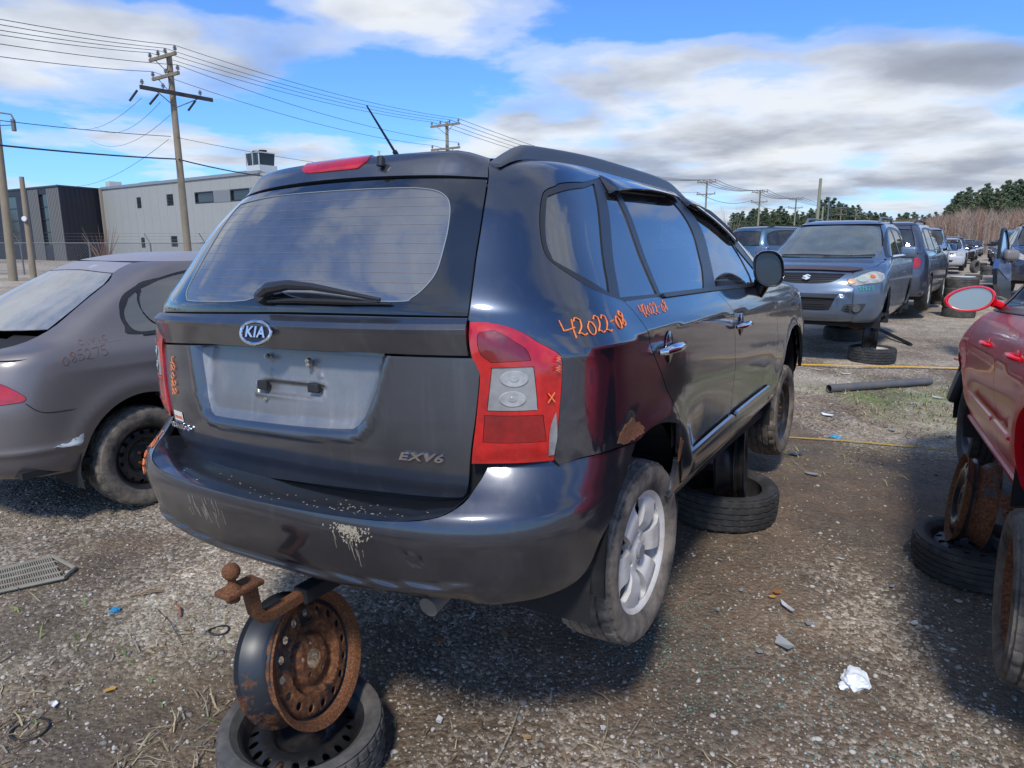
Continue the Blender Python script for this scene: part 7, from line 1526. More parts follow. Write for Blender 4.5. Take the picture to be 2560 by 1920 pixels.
# open door with a window and a mirror (right row, about 8.6 m away)
def open_door():
    Yd = 8.7; k = .19293
    def q(x, y, dy=0.0): return at(2200 + x * k, 500 + y * k, Yd + dy)
    base = q(1600, 1060); r = empty('open_car_door', base, (0, 0, 0), 'blue car door hanging open with window and mirror, above the red mirror', 'car door')
    def loc(x, y, d=0.0): p = q(x, y) - base; p.y += (x - 1600) * .0009 + d; return p
    def slab(name, outer, holes, m, d0, d1, par):
        O = [np.array(p, float) for p in densify(outer, 30)]; H = [[np.array(p, float) for p in densify(h_, 30)] for h_ in holes]; P2, Fc, lp = fill2d(O, H, 90); V = [loc(x, y, d0) for x, y in P2] + [loc(x, y, d1) for x, y in P2]; n = len(P2); F = [tuple(f) for f in Fc] + [tuple(i + n for i in f[::-1]) for f in Fc]
        for l_ in lp: F += [(l_[i], l_[(i + 1) % len(l_)], l_[(i + 1) % len(l_)] + n, l_[i] + n) for i in range(len(l_))]
        me = mesh(name, V, F, m); bm = bmesh.new(); bm.from_mesh(me); bmesh.ops.recalc_face_normals(bm, faces=bm.faces[:]); bm.to_mesh(me); bm.free(); return link(name, me, par)
    fo = smoothpoly([np.array(p, float) for p in [(1440, 755), (1500, 600), (1580, 430), (1640, 362), (1740, 360), (1800, 430), (1840, 560), (1862, 770), (1760, 820), (1640, 790)]], 50, 3); fi = smoothpoly([np.array(p, float) for p in [(1490, 725), (1540, 600), (1610, 450), (1660, 392), (1735, 392), (1780, 455), (1815, 570), (1830, 735), (1700, 760)]], 50, 3)
    slab('window_frame', fo, [fi], BLK, .0, .05, r); slab('door_glass', fi, [], simple('door_glass_sky_tint', (.30, .48, .75), .04, .7), .02, .03, r)  # blue of the reflected sky is put into the pane colour
    slab('upper_panel', [(1440, 758), (1640, 792), (1760, 822), (1862, 772), (1862, 1060), (1700, 1030), (1520, 950), (1360, 880)], [], paint('door_blue_paint', (.10, .17, .34), .6, .3, dust=.2), -.02, .08, r); slab('lower_panel', [(1358, 884), (1520, 955), (1700, 1036), (1862, 1066), (1862, 1330), (1500, 1240), (1345, 1080)], [], PAINTS['charcoal'], -.01, .07, r)
    c = loc(1680, 715, -.10); mb = MB(); M = Matrix.Translation(c); mb.bbox((-.09, -.05, -.07), (.09, .06, .07), .048, M, 4); mb.tube([c + Vector((.05, .02, -.04)), c + Vector((.10, .10, -.08))], .03, 8); mb.obj('door_mirror', simple('mirror_tan_grey', (.20, .18, .17), .4), r, smooth=True)
open_door()
# ---- red car on the right edge: seen along its left flank
def red_car():
    car = car_empty('parked_car', (2.145, 1.061, .528), .496, -.063, -.015, 'glossy red hatchback with torn rusty sill and red door mirror at the right edge', 'car')
    T = [(.20, .12, 4.1, .78, .5, 2.8, .7, 2.6), (.28, .04, 4.2, .82, .5, 2.8, .7, 2.6), (.45, .0, 4.22, .855, .5, 2.8, .8, 2.5), (.58, .0, 4.22, .868, .5, 2.8, .8, 2.5), (.70, .02, 4.15, .866, .5, 2.8, .8, 2.5), (.80, .04, 4.0, .85, .5, 2.8, .8, 2.5), (.88, .05, 3.75, .825, .5, 2.8, .8, 2.5), (.94, .07, 3.4, .79, .45, 2.8, .7, 2.6), (.99, .12, 3.15, .755, .4, 2.8, .6, 2.8), (1.08, .22, 2.95, .715, .35, 3, .6, 2.8), (1.2, .36, 2.7, .66, .3, 3, .6, 2.8), (1.32, .52, 2.42, .60, .3, 3, .6, 2.8), (1.40, .70, 2.2, .53, .3, 2.8, .4, 2.8), (1.44, 1.0, 2.0, .38, .2, 2.6, .2, 2.8), (1.455, 1.3, 1.7, .12, .1, 2.4, .1, 2.6)]
    ms = Master(T, None, nt=110, na=34, nsd=70); RP = paint('red_paint', (.85, .006, .020), .0, .3, dust=.04, dustcol=(.30, .16, .15), streak=.2, coat=.45, ior=1.5)
    def dsp(p):
        x, z = p[:, 0], p[:, 2]; zc = .70 + .04 * (x - 1) / 2; d = z - zc; return (.010 * np.where(d > 0, np.exp(-d / .06), np.exp(d / .03)) * sm(x, .3, .8) + .016 * np.exp(-((np.hypot(x - .90, z - .26) - .42) / .05) ** 2) * sm(z, .3, .4) + .016 * np.exp(-((np.hypot(x - 3.45, z - .26) - .42) / .05) ** 2) * sm(z, .3, .4) - .008 * np.exp(-((z - .48) / .08) ** 2) * sm(x, 1.3, 1.5) * (1 - sm(x, 2.8, 3.0))) * sm(np.abs(p[:, 1]), .4, .7)
    panes = [[(1.02, .97), (.95, 1.02), (1.05, 1.20), (1.16, 1.24), (1.22, .965)], [(1.28, .965), (1.22, 1.26), (1.4, 1.295), (1.68, 1.30), (1.72, .965)], [(1.80, .965), (1.78, 1.30), (1.98, 1.27), (2.2, 1.19), (2.5, 1.03), (2.62, .965)]]
    dlo = [(.98, .945), (.88, .99), (.98, 1.21), (1.1, 1.285), (1.3, 1.325), (1.7, 1.33), (1.98, 1.305), (2.22, 1.225), (2.55, 1.06), (2.78, .945), (1.8, .94)]
    S = dict(sill=.24, belt=[(.30, .93), (1.0, .932), (1.8, .93), (2.9, .93)], belt_r=.28, roofx=1.4, roofz=1.375, seams=[.98, 1.76, 2.80], rear_z=(.45, .92), front_z=(.4, .66), W=.86, yr=.58, yf=.55, arches=[(.90, .27, .37), (3.45, .27, .37)], nose_x=3.85, seatz=.36, seatx=.15, wing=[(2.95, .92), (3.2, .90), (3.5, .845), (3.7, .80)], dlo=dlo, panes=panes, disp=dsp, cabin=(1.0, 2.7), glass=GLC,
             ws=[('f', -.68, .99), ('f', -.58, 1.2), ('f', -.50, 1.33), ('f', 0, 1.36), ('f', .5, 1.33), ('f', .58, 1.2), ('f', .68, .99)], hood=[('f', -.5, .80), ('f', 0, .81), ('f', .5, .80), ('f', .70, .90), ('f', .68, .96), ('f', 0, .965), ('f', -.68, .96), ('f', -.70, .90)],
             rglass=[('r', -.58, 1.0), ('r', -.52, 1.2), ('r', -.46, 1.32), ('r', 0, 1.34), ('r', .46, 1.32), ('r', .52, 1.2), ('r', .58, 1.0)], gate=[('r', -.57, .45), ('r', -.57, .92), ('r', -.60, .97), ('r', 0, .97), ('r', .60, .97), ('r', .57, .92), ('r', .57, .45)], rb=[('r', -.57, .24), ('r', -.57, .43), ('r', 0, .42), ('r', .57, .43), ('r', .57, .24)])
    S['sidetop'] = [('s', .30, .935), ('s', 1.0, .937), ('s', 1.8, .935), ('s', 2.9, .935), ('f', -.66, 1.1), ('f', -.54, 1.30), ('s', 2.0, 1.372), ('s', 1.4, 1.375), ('s', .95, 1.37), ('r', -.44, 1.36), ('r', -.50, 1.25), ('r', -.59, 1.02)]
    S['rlamps'] = [[('r', -.50, .88), ('r', -.64, .89), ('s', .14, .87), ('s', .24, .80), ('s', .16, .66), ('r', -.66, .62), ('r', -.54, .64)]]
    body(car, ms, S, RP, .035)
    for sg in (False, True):
        s_ = 1 if sg else -1
        for (xa, xb) in ((1.30, 1.74), (1.80, 2.78)): ribbon(ms, [(xa, .45), ((xa + xb) / 2, .452), (xb, .455)], .014, .010, mirror=sg, ht=.014).obj('door_moulding', RP, car, smooth=True)
        for x0 in (1.40, 2.25):
            p, n = ms.pos('s', x0, .775, .006); y = -p.y if sg else p.y; s2 = 1 if sg else -1; mb = MB(); mb.tube([(x0 + dx, y + s2 * hh, .775 + dz) for dx, hh, dz in ((-.10, .002, -.006), (-.085, .018, -.004), (-.03, .030, 0), (.05, .030, 0), (.09, .016, 0), (.10, .002, 0))], [.008, .010, .012, .012, .010, .007], 12); mb.obj('door_handle', RP, car, smooth=True)
            mb = MB(); mb.lathe([(0, -.002), (.034, -.002), (.038, .001), (0, .004)], 20, Matrix.Translation((x0 - .01, y, .75)) @ Matrix.Rotation(math.pi if sg else 0, 4, 'Z') @ Matrix.Diagonal((1, 1, 1.4, 1))); mb.obj('handle_cup', paint('red_paint', 0), car, smooth=True)
        ribbon(ms, [(.98, .942), (1.8, .938), (2.75, .940)], .008, .002, mirror=sg).obj('belt_moulding', TRIM, car, smooth=True)
    # big oval mirror, left
    c = Vector((2.62, .915, 1.0)); M = Matrix.Translation(c) @ Matrix.Rotation(R(-6), 4, 'Z')
    def oval(r_, x_): return [M @ Vector((x_, math.cos(a) * .118 * r_ * (1 + .12 * math.cos(a)), math.sin(a) * .070 * r_ + .012 * math.cos(a) * -1)) for a in np.linspace(0, 6.2832, 40, endpoint=False)]
    V = []; F = []; prof = [(.86, -.052), (.90, -.060), (.97, -.060), (1.02, -.050), (1.04, -.02), (.98, .02), (.8, .055), (.5, .078), (.15, .085)]
    for r_, x_ in prof: V += oval(r_, x_)
    for i in range(len(prof) - 1):
        for k in range(40): F.append((i * 40 + k, i * 40 + (k + 1) % 40, (i + 1) * 40 + (k + 1) % 40, (i + 1) * 40 + k))
    F.append(tuple((len(prof) - 1) * 40 + k for k in range(40))[::-1]); mo = obj('door_mirror', V, F, RP, car, smooth=True, sharp=60)
    g = obj('mirror_glass', oval(.88, -.051), [tuple(range(40))], simple('mirror_glass_pale', (.50, .52, .47), .30, .8, var=.05), None); g.parent = mo
    mb = MB(); mb.tube([c + Vector((0, -.10, -.02)), c + Vector((.03, -.16, -.045)), (2.66, .72, .93)], [.024, .02, .03], 10); x = mb.obj('mirror_arm', RP, None, smooth=True); x.parent = mo
    mirror(car, (2.62, -.93, 1.05), -1, RP)
    # wheels, hanging bumper corner, torn sill
    wheel(car, (.90, .79, -.05), 'steel', .315, .20, .205, left=True, mat=RUBMUD, rimmat=RUSTY_BLACK, rot=.5, n=120, tilt=0, steer=R(-3)); wheel(car, (.90, -.76, .0), 'steel', .315, .20, .205, mat=RUBMUD, n=120)
    wheel(car, (3.45, .70, .16), 'steel', .315, .20, .205, left=True, mat=RUBBER, n=120, steer=R(4)); wheel(car, (3.45, -.70, .16), 'steel', .315, .20, .205, mat=RUBBER, n=120)
    mb = MB(); M = Matrix.Translation((3.80, .82, .42)) @ Matrix.Rotation(R(14), 4, 'X'); mb.bbox((-.08, -.03, -.17), (.10, .03, .14), .012, M); mb.obj('hanging_liner', BLK, car, smooth=True); mb = MB(); mb.tube([(3.6, .80, .55), (3.70, .84, .565), (3.88, .86, .56)], .009, 8); mb.obj('torn_bumper_edge', RP, car, smooth=True)
    rr = random.Random(3); V = []; F = []; n = 26
    for i in range(n):
        f = i / (n - 1); x_ = 1.24 + .26 * f; y0 = .80; z0 = .20 - .02 * f; dp = .17 * math.sin(math.pi * min(1, f * 1.15)) ** .6 * (.7 + .3 * rr.random()) + .03
        V += [(x_, y0 - .02, z0), (x_ + rr.uniform(-.01, .01), y0 + .03 + .03 * rr.random(), z0 - dp * .4), (x_ + rr.uniform(-.012, .012), y0 + .03 * rr.random(), z0 - dp * .75), (x_ + rr.uniform(-.02, .02), y0 + rr.uniform(-.02, .05), z0 - dp - .04 * rr.random())]
    for i in range(n - 1):
        for j in range(3): F.append((i * 4 + j, i * 4 + j + 1, i * 4 + j + 5, i * 4 + j + 4))
    nV = len(V); V += [(a, b - .012, c_) for a, b, c_ in V]; F += [tuple(i + nV for i in f_[::-1]) for f_ in F]
    obj('torn_rusty_sill', V, F, rusty('rust_flake', (.3, .15, .07), 1.0, 26), car)
    ribbon(ms, [(1.3, .262), (1.9, .262), (2.7, .265), (3.05, .27)], .020, .0, mirror=True, ht=.018).obj('sill_edge', RP, car, smooth=True)
    return car
red_car()
# ------------------------------------------------------------------ stands, loose tyres and litter
def gz1(x, y): return float(gz(np.array([x]), np.array([y]))[0] + mound(np.array([x]), np.array([y]))[0])
def gp(u, v, dz=0.0):
    d = cam_ray(u, v); t = 1.5
    for k in range(12): p = Vector((0, 0, CAMH)) + d * t; t += (p.z - gz1(p.x, p.y) - dz) / max(.05, -d.z)
    p = Vector((0, 0, CAMH)) + d * t; return Vector((p.x, p.y, gz1(p.x, p.y) + dz))
def place_wheel(name, label, p, axis, parts, cat, group=None, spin=0.0):
    """loose wheel: axis = direction its outer face looks"""
    q = Vector(axis).normalized().to_track_quat('-Y', 'Z'); r = empty(name, p, (0, 0, 0), label, cat, group); r.rotation_mode = 'QUATERNION'; r.rotation_quaternion = q @ Euler((0, spin, 0)).to_quaternion()
    for n_, me in parts: link(n_, me, r)
    return r
# near stack
TG = tyre_mesh(.275, .185, .205, 140, True, RUBGREY); RB = barrel_mesh(.205, .178, STEELB, 72); 
hs = [circ(math.cos(a) * .158, math.sin(a) * .158, .0125, 14, 1.3, a + math.pi / 2) for a in np.linspace(0, 2 * math.pi, 20, endpoint=False)]
fz = pch([0, .03, .08, .10, .130, .175, .190, .21], [.03, .03, .028, .0, -.004, .012, .030, .035]); DK = disc_mesh(.192, hs, lambda x, z: -.045 + float(fz(math.hypot(x, z))), STEELB, .012, .005)
c1 = at(760, 1868, 2.03); g1_ = gz1(c1.x, c1.y)
place_wheel('flat_tyre', 'worn grey tyre with black steel wheel lying flat at the bottom edge', (c1.x, c1.y, -.012), (.03, -.05, 1), [('tyre', TG), ('rim', RB), ('wheel_disc', DK)], 'tyre', spin=.4)
mb = MB(); mb.tube([(.165, -.04, -.045), (.172, -.075, -.05)], [.006, .005], 8)
RBR = barrel_mesh(.226, .20, rusty('rust_barrel', (.022, .026, .032), .12, 5), 96); RBF = rusty('rust_face', (.016, .017, .019), .46, 5)
hs2 = [circ(math.cos(a) * .165, math.sin(a) * .165, .0145, 14, 1.0, a) for a in np.linspace(.1, .1 + 2 * math.pi, 16, endpoint=False)] + [circ(math.cos(a) * .056, math.sin(a) * .056, .009, 10) for a in np.linspace(.4, .4 + 2 * math.pi, 5, endpoint=False)] + [circ(0, 0, .036, 20)]
fz2 = pch([0, .04, .075, .095, .115, .130, .150, .185, .205, .23], [-.012, -.012, -.010, .006, .002, -.020, -.016, -.012, .012, .03]); DR = disc_mesh(.206, hs2, lambda x, z: -.048 + float(fz2(math.hypot(x, z))), RBF, .010, .006)
mb = MB(); hh = .10; mb.lathe([(.229, -hh * .87), (.237, -hh * .90), (.239, -hh * .82), (.232, -hh * .76), (.222, -hh * .74), (.214, -hh * .60), (.206, -hh * .50), (.204, -hh * .55), (.214, -hh * .80), (.222, -hh * .84)], 96, None, True); LIP = mb.mesh('rusty_lip', rusty('rust_lip', (.10, .05, .03), .85, 16), True, 40)
c2 = at(752, 1645, 2.04); place_wheel('steel_wheel', 'rusty steel wheel rim standing on the near flat tyre, holding up the tow hitch', c2, (.90, -.34, .24), [('rim_barrel', RBR), ('wheel_disc', DR), ('rusty_lip', LIP)], 'wheel rim', spin=.2).scale = (.92, .92, .92)
# tow ball mount, in the car's own directions
f = Vector((math.sin(.53), math.cos(.53), 0)); l = Vector((-f.y, f.x, 0)); C0 = Vector((-.714, 1.854, .406))
def cf(x, y, z): return C0 + f * (x) + l * (y) + Vector((0, 0, z - .047 * x - .031 * y))
HR = rusty('rust_hitch', (.30, .13, .05), 1.0, 22); th = empty('tow_hitch', cf(-.1, .03, .25), (0, 0, 0), 'rusty tow ball on its cranked drawbar, under the rear bumper', 'tow hitch'); o0 = Vector(th.location)
Mf = Matrix(((f.x, l.x, 0, 0), (f.y, l.y, 0, 0), (0, 0, 1, 0), (0, 0, 0, 1)))
bc = cf(-.115, .02, .338) - o0; mb = MB(); ML = Matrix.Translation(bc) @ Matrix.Rotation(R(90), 4, 'X')
ml = [(.0, .0255), (.008, .0242), (.016, .0198), (.0225, .012), (.0255, .0), (.0235, -.010), (.018, -.018), (.012, -.022), (.011, -.032), (.016, -.040), (.022, -.047), (.025, -.052), (.0, -.052)]
mb.lathe(ml, 28, ML); mb.obj('tow_ball', rusty('rust_ball', (.22, .10, .05), 1.0, 30), th, smooth=True)
mb = MB(); Mp = Matrix.Translation(bc + Vector((0, 0, -.060))) @ Mf; mb.bbox((-.038, -.032, -.009), (.085, .032, .009), .005, Mp); mb.cyl(Mp @ Vector((0, 0, -.03)), Mp @ Vector((0, 0, -.008)), .019, 6); mb.obj('mount_plate', HR, th, smooth=True)
mb = MB(); Wd = .024; pth = [(.055, -.005), (.060, -.05), (.068, -.095), (.088, -.122), (.12, -.130), (.20, -.128), (.30, -.124)]; hw = .017; V = []; F = []
for i, (px_, pz_) in enumerate(pth):
    a = np.array(pth[min(i + 1, len(pth) - 1)]) - np.array(pth[max(i - 1, 0)]); a = a / np.linalg.norm(a); nn_ = np.array((-a[1], a[0]))
    for s1, s2 in ((-1, -1), (1, -1), (1, 1), (-1, 1)): q_ = np.array((px_, pz_)) + nn_ * hw * s1; V.append(Mp @ Vector((q_[0], Wd * s2 * .72, q_[1])))
for i in range(len(pth) - 1):
    for k in range(4): F.append((i * 4 + k, i * 4 + (k + 1) % 4, i * 4 + 4 + (k + 1) % 4, i * 4 + 4 + k))
F += [(0, 1, 2, 3), (len(V) - 1, len(V) - 2, len(V) - 3, len(V) - 4)]; me = mesh('drawbar', V, F, HR, smooth=True, sharp=30); bm = bmesh.new(); bm.from_mesh(me); bmesh.ops.recalc_face_normals(bm, faces=bm.faces[:]); bmesh.ops.bevel(bm, geom=[e for e in bm.edges if e.calc_face_angle(0) > .9], offset=.003, segments=2, affect='EDGES'); bm.to_mesh(me); bm.free(); link('drawbar', me, th)
mb = MB(); mb.bbox((.235, -.029, -.152), (.42, .029, -.102), .006, Mp); mb.obj('receiver', SHADE, th)
# stand under the right sill
T66 = tyre_mesh(.335, .20, .235, 120, True, RUBBER); c3 = at(1800, 1272, 3.98)
r3 = place_wheel('flat_tyre', 'black tyre lying flat, filled with soil, under the near MPV\'s sill', (c3.x, c3.y, gz1(c3.x, c3.y) + .095), (.02, -.03, 1), [('tyre', T66)], 'tyre')
mb = MB(); mb.lathe([(0, .02), (.10, .015), (.2, .03), (.245, .05)], 40); mb.obj('soil_fill', simple('soil_fill', (.07, .052, .04), .95, var=.4, scale=30, bumpk=.5), r3, smooth=True)
R20 = barrel_mesh(.205, .20, STEELB, 64); D20 = steel_disc(.205, STEELB, 14, .014); c4 = at(1828, 1160, 3.92)
place_wheel('steel_wheel', 'dark steel wheel rim standing in the soil-filled tyre beneath the sill', c4, (.93, -.36, .06), [('rim_barrel', R20), ('wheel_disc', D20)], 'wheel rim')
# stands of the blue crossover
T56 = tyre_mesh(.29, .19, .20, 72, True, RUBBER); T56W = tyre_mesh(.30, .20, .20, 60, False, RUBGREY)
c5 = at(2180, 880, 8.9); place_wheel('flat_tyre', 'tyre lying flat below the blue crossover\'s rusty front hub', (c5.x, c5.y, gz1(c5.x, c5.y) + .09), (0, 0, 1), [('tyre', T56), ('rim_barrel', barrel_mesh(.20, .18, SILVER, 40))], 'tyre')
c5b = at(2176, 826, 8.95); place_wheel('steel_wheel', 'black wheel rim standing on the tyre under the blue crossover', (c5b.x, c5b.y, gz1(c5.x, c5.y) + .36), (.90, -.43, 0), [('rim_barrel', R20), ('wheel_disc', D20)], 'wheel rim')
c6 = at(2108, 824, 10.8); place_wheel('flat_tyre', 'tyre lying in the shade farther back under the blue crossover', (c6.x, c6.y, gz1(c6.x, c6.y) + .10), (0, 0, 1), [('tyre', T56)], 'tyre')
mb = MB(); mb.cyl((c6.x + .1, c6.y, gz1(c6.x, c6.y) + .18), (c6.x + .1, c6.y, gz1(c6.x, c6.y) + .48), .13, 14); o = mb.obj('support_stub', SHADE, None, smooth=True); tag(o, 'short black support standing on the shaded tyre under the blue crossover', 'support')
a, b = gp(2196, 822, .10), gp(2278, 862, .02); mb = MB(); mb.tube([a, b], .028, 4); o = mb.obj('black_strip', BLK); tag(o, 'black trim strip leaning down from the blue crossover\'s stand to the ground', 'strip')
# tyre stacks along the lane
def stack(u, vt, Y, n, Rr, lab, tilt=0.02, first=RUBGREY):
    x = at(u, vt, Y).x; g = gz1(x, Y); r = random.Random(int(u)); pos_ = ['lowest', 'second', 'third', 'fourth', 'topmost']
    for k in range(n):
        nm = 'topmost' if k == n - 1 else pos_[k]; place_wheel('tyre', '%s tyre of %s' % (nm, lab), (x + r.uniform(-.03, .03), Y + r.uniform(-.02, .02), g + .10 + .195 * k), (r.uniform(-tilt, tilt), r.uniform(-tilt, tilt), 1), [('tyre', T56W)], 'tyre', 'stacked tyres along the lane', spin=r.random() * 6)
    return Vector((x, Y, g + .195 * n))
p = stack(2407, 700, 13.8, 4, .3, 'the tall stack behind the red door mirror'); mb = MB(); mb.lathe([(0, 0), (.21, 0), (.22, .02), (.2, .03), (0, .03)], 28, Matrix.Translation(p + Vector((0, 0, .004))) @ Matrix.Rotation(R(90), 4, 'X')); o = mb.obj('pale_wheel_lid', simple('pale_lid', (.55, .56, .55), .5), None, smooth=True); tag(o, 'pale round wheel cover on top of the tall tyre stack', 'wheel cover')
p = stack(2352, 740, 16.6, 2, .3, 'the low stack beside the dark blue SUV'); mb = MB(); mb.bbox((-.16, -.12, 0), (.1, .1, .13), .04, Matrix.Translation(p)); o = mb.obj('red_rag', simple('red_cloth', (.55, .04, .03), .8), None, smooth=True); tag(o, 'red rag on the low tyre stack', 'rag')
for u, Y, n, lb in ((2440, 27, 1, 'a flat pair far down the lane'), (2470, 21, 1, 'the right row\'s edge'), (2452, 36, 2, 'the small far stack in the lane'), (2474, 31, 2, 'the far stack by the right row')): stack(u, 650, Y, n, .3, lb)
x = at(2438, 661, 33).x; place_wheel('upright_tyre', 'lone tyre standing upright far down the lane', (x, 33, gz1(x, 33) + .30), (.5, -.86, 0), [('tyre', T56W)], 'tyre')
# right-hand stand below the red car
T62 = tyre_mesh(.285, .17, .205, 110, True, RUBBER); c7 = at(2436, 1378, 3.28)
place_wheel('flat_tyre', 'black tyre with holed steel wheel lying flat beside the red car', (c7.x, c7.y, gz1(c7.x, c7.y) + .095), (-.03, -.02, 1), [('tyre', T62), ('rim', barrel_mesh(.205, .16, STEELB, 64)), ('wheel_disc', steel_disc(.205, simple('grey_steel', (.10, .10, .10), .55, .2, dirt=.3, dirtcol=(.16, .12, .09)), 14, .015, front=-.03))], 'tyre', spin=.5)
c8 = at(2430, 1252, 3.30); place_wheel('steel_wheel', 'dark rusty wheel rim leaning on the flat tyre beside the red sill', c8, (-.87, .46, .10), [('rim_barrel', barrel_mesh(.225, .17, RUSTY_BLACK, 64)), ('wheel_disc', steel_disc(.225, simple('worn_black_steel', (.03, .034, .04), .25, .5, dirt=.4, dirtcol=(.10, .05, .03)), 12, .015))], 'wheel rim')
# pipe, straps
a, b = gp(2072, 972, .045), gp(2326, 953, .045); mb = MB(); d = (b - a).normalized(); s = d.cross(Vector((0, 0, 1))).normalized(); up = s.cross(d); n = 20; V = []; F = []
for q, (pp_, rr_) in enumerate(((a, .040), (a, .044), (a + d * .12, .046), (b, .046), (b, .040), (a + d * .005, .038))):
    for k in range(n): an = 2 * math.pi * k / n; V.append(pp_ + (s * math.cos(an) + up * math.sin(an)) * rr_ * (1 - .12 * (q == 3)))
for q in range(5):
    for k in range(n): F.append((q * n + k, q * n + (k + 1) % n, (q + 1) * n + (k + 1) % n, (q + 1) * n + k))
mb.add(V, F); o = mb.obj('grey_pipe', simple('grey_pipe', (.085, .09, .10), .6, dirt=.4), None, smooth=True); tag(o, 'dark grey tube lying on the grass before the blue crossover', 'pipe')
YEL = simple('yellow_strap', (.75, .42, .04), .6)
def strap(pts, w_, lab, name='yellow_strap', m=YEL):
    q = smoothpoly([np.array(p_[:]) for p_ in pts], 80, 8, closed=False); V = []; F = []
    for i, p_ in enumerate(q):
        z = max(gz1(p_[0], p_[1]) + .006, p_[2]); V += [(p_[0], p_[1] - w_ / 2, z), (p_[0], p_[1] + w_ / 2, z + .004), (p_[0], p_[1] - w_ / 2, z - .004)]
    for i in range(len(q) - 1): b_ = i * 3; F += [(b_, b_ + 3, b_ + 4, b_ + 1), (b_ + 2, b_ + 5, b_ + 3, b_)]
    o = obj(name, V, F, m); tag(o, lab, 'strap', 'yellow straps along the ground'); return o
strap([gp(1940, 909, .03), gp(2006, 911, .02), gp(2140, 914, .04), gp(2280, 917, .02), gp(2430, 921, .03), gp(2600, 926, .03)], .035, 'bright yellow strap stretched in front of the blue crossover')
strap([gp(1900, 1088, .01), gp(1975, 1093, .01), gp(2120, 1102, .015), gp(2260, 1115, .01), gp(2420, 1131, .01), gp(2600, 1150, .01)], .012, 'thin yellow-brown strap running to the red car', m=simple('dull_yellow_strap', (.42, .28, .07), .7))
strap([gp(2298, 757, .02), gp(2375, 760, .02), gp(2440, 762, .02)], .05, 'short far piece of yellow strap left of the red mirror')
# litter
def crumple(name, p, s, m, lab, cat, seed, flat=.45, group=None):
    bm = bmesh.new(); bmesh.ops.create_icosphere(bm, subdivisions=3, radius=1); r = np.random.RandomState(seed)
    for v in bm.verts:
        k = fbm(np.array([v.co.x * 2.6 + seed]), np.array([v.co.y * 2.6 + v.co.z * 1.7]), 3, seed)[0]; v.co *= .55 + 1.0 * k + .12 * r.rand(); v.co.z *= flat
    me = bpy.data.meshes.new(name); bm.to_mesh(me); bm.free(); me.materials.append(m); o = link(name, me, None, (p.x, p.y, p.z + s * flat * .45)); o.scale = (s, s * .75, s); o.rotation_euler = (0, 0, r.rand() * 6); tag(o, lab, cat, group); return o
def shard(name, u, v, px_, m, lab, cat, seed, asp=.6, th_=.003, group=None):
    p = gp(u, v, .012); dist = (p - Vector((0, 0, CAMH))).length; s = px_ / FPX * dist / 2; r = random.Random(seed); n = r.choice((4, 5, 5, 6)); ang = sorted(r.uniform(0, 6.28) for _ in range(n)); ang = [i * 6.283 / n + r.uniform(-.3, .3) for i in range(n)]; rad = [r.uniform(.7, 1.1) for _ in range(n)]; cur = r.uniform(.05, .3)
    a0 = r.random() * 3; V = []
    for t_ in (0, -th_):
        V += [(math.cos(a) * q_ * s, math.sin(a) * q_ * s * asp, t_ + abs(math.cos(a)) * s * cur) for a, q_ in zip(ang, rad)]; V.append((0, 0, t_))
    F = [(i, (i + 1) % n, n) for i in range(n)] + [((i + 1) % n + n + 1, i + n + 1, 2 * n + 1) for i in range(n)] + [(i, i + n + 1, (i + 1) % n + n + 1, (i + 1) % n) for i in range(n)]
    o = obj(name, V, F, m); o.location = p; o.rotation_euler = (0, 0, a0); tag(o, lab, cat, group); return o
WHT = simple('white_paper', (.78, .80, .82), .8, var=.08); PLS = simple('pale_plastic', (.50, .51, .52), .5, var=.1); GPL = simple('grey_plastic', (.24, .25, .26), .6, var=.2)
crumple('crumpled_paper', gp(2139, 1704), .062, WHT, 'crumpled white paper tissue on the brown soil', 'paper', 3)
crumple('paper_scrap', gp(2108, 1716), .022, WHT, 'small torn white piece beside the crumpled tissue', 'paper', 5)
shard('white_shard', 1967, 1518, 58, PLS, 'long pale plastic splinter right of the alloy wheel', 'plastic piece', 1, .22)
shard('grey_scrap', 1962, 1611, 62, simple('grey_card', (.30, .31, .31), .7), 'grey angular scrap below the pale splinter', 'plastic piece', 2, .6)
shard('dead_leaf', 1943, 1479, 26, simple('leaf_rust', (.35, .12, .03), .8), 'rust-brown dead leaf just above the pale splinter', 'leaf', 3); shard('dead_leaf', 1262, 1585, 30, simple('leaf_tan', (.36, .22, .10), .8), 'tan dead leaf on the dark soil under the bumper', 'leaf', 4); shard('dead_leaf', 276, 1722, 32, simple('leaf_yellow', (.50, .28, .05), .8), 'yellow-orange leaf on the left gravel', 'leaf', 5, .4)
shard('dead_leaf', 1100, 1600, 24, MATS['leaf_rust'], 'brown leaf left of the tan one, behind the rusty rim', 'leaf', 14); shard('dead_leaf', 1318, 1842, 30, MATS['leaf_tan'], 'curled tan leaf near the bottom middle', 'leaf', 15); shard('dead_leaf', 1930, 1492, 22, MATS['leaf_yellow'], 'small yellowish leaf left of the pale splinter', 'leaf', 16)
BLU = simple('blue_plastic', (.02, .22, .42), .45); crumple('plastic_scrap', gp(288, 1528), .022, BLU, 'small blue plastic lid on the left gravel', 'lid', 8, .5); crumple('blue_scrap', gp(2089, 1095), .045, simple('light_blue_plastic', (.05, .32, .55), .5), 'torn light blue plastic right of the front wheel', 'plastic piece', 9, .35)
shard('white_chip', 138, 1760, 24, WHT, 'small white chip near the left rubber ring', 'plastic piece', 6, .5); shard('white_chip', 1098, 1800, 34, PLS, 'pale flat stone chip right of the flat tyre', 'plastic piece', 7, .5)
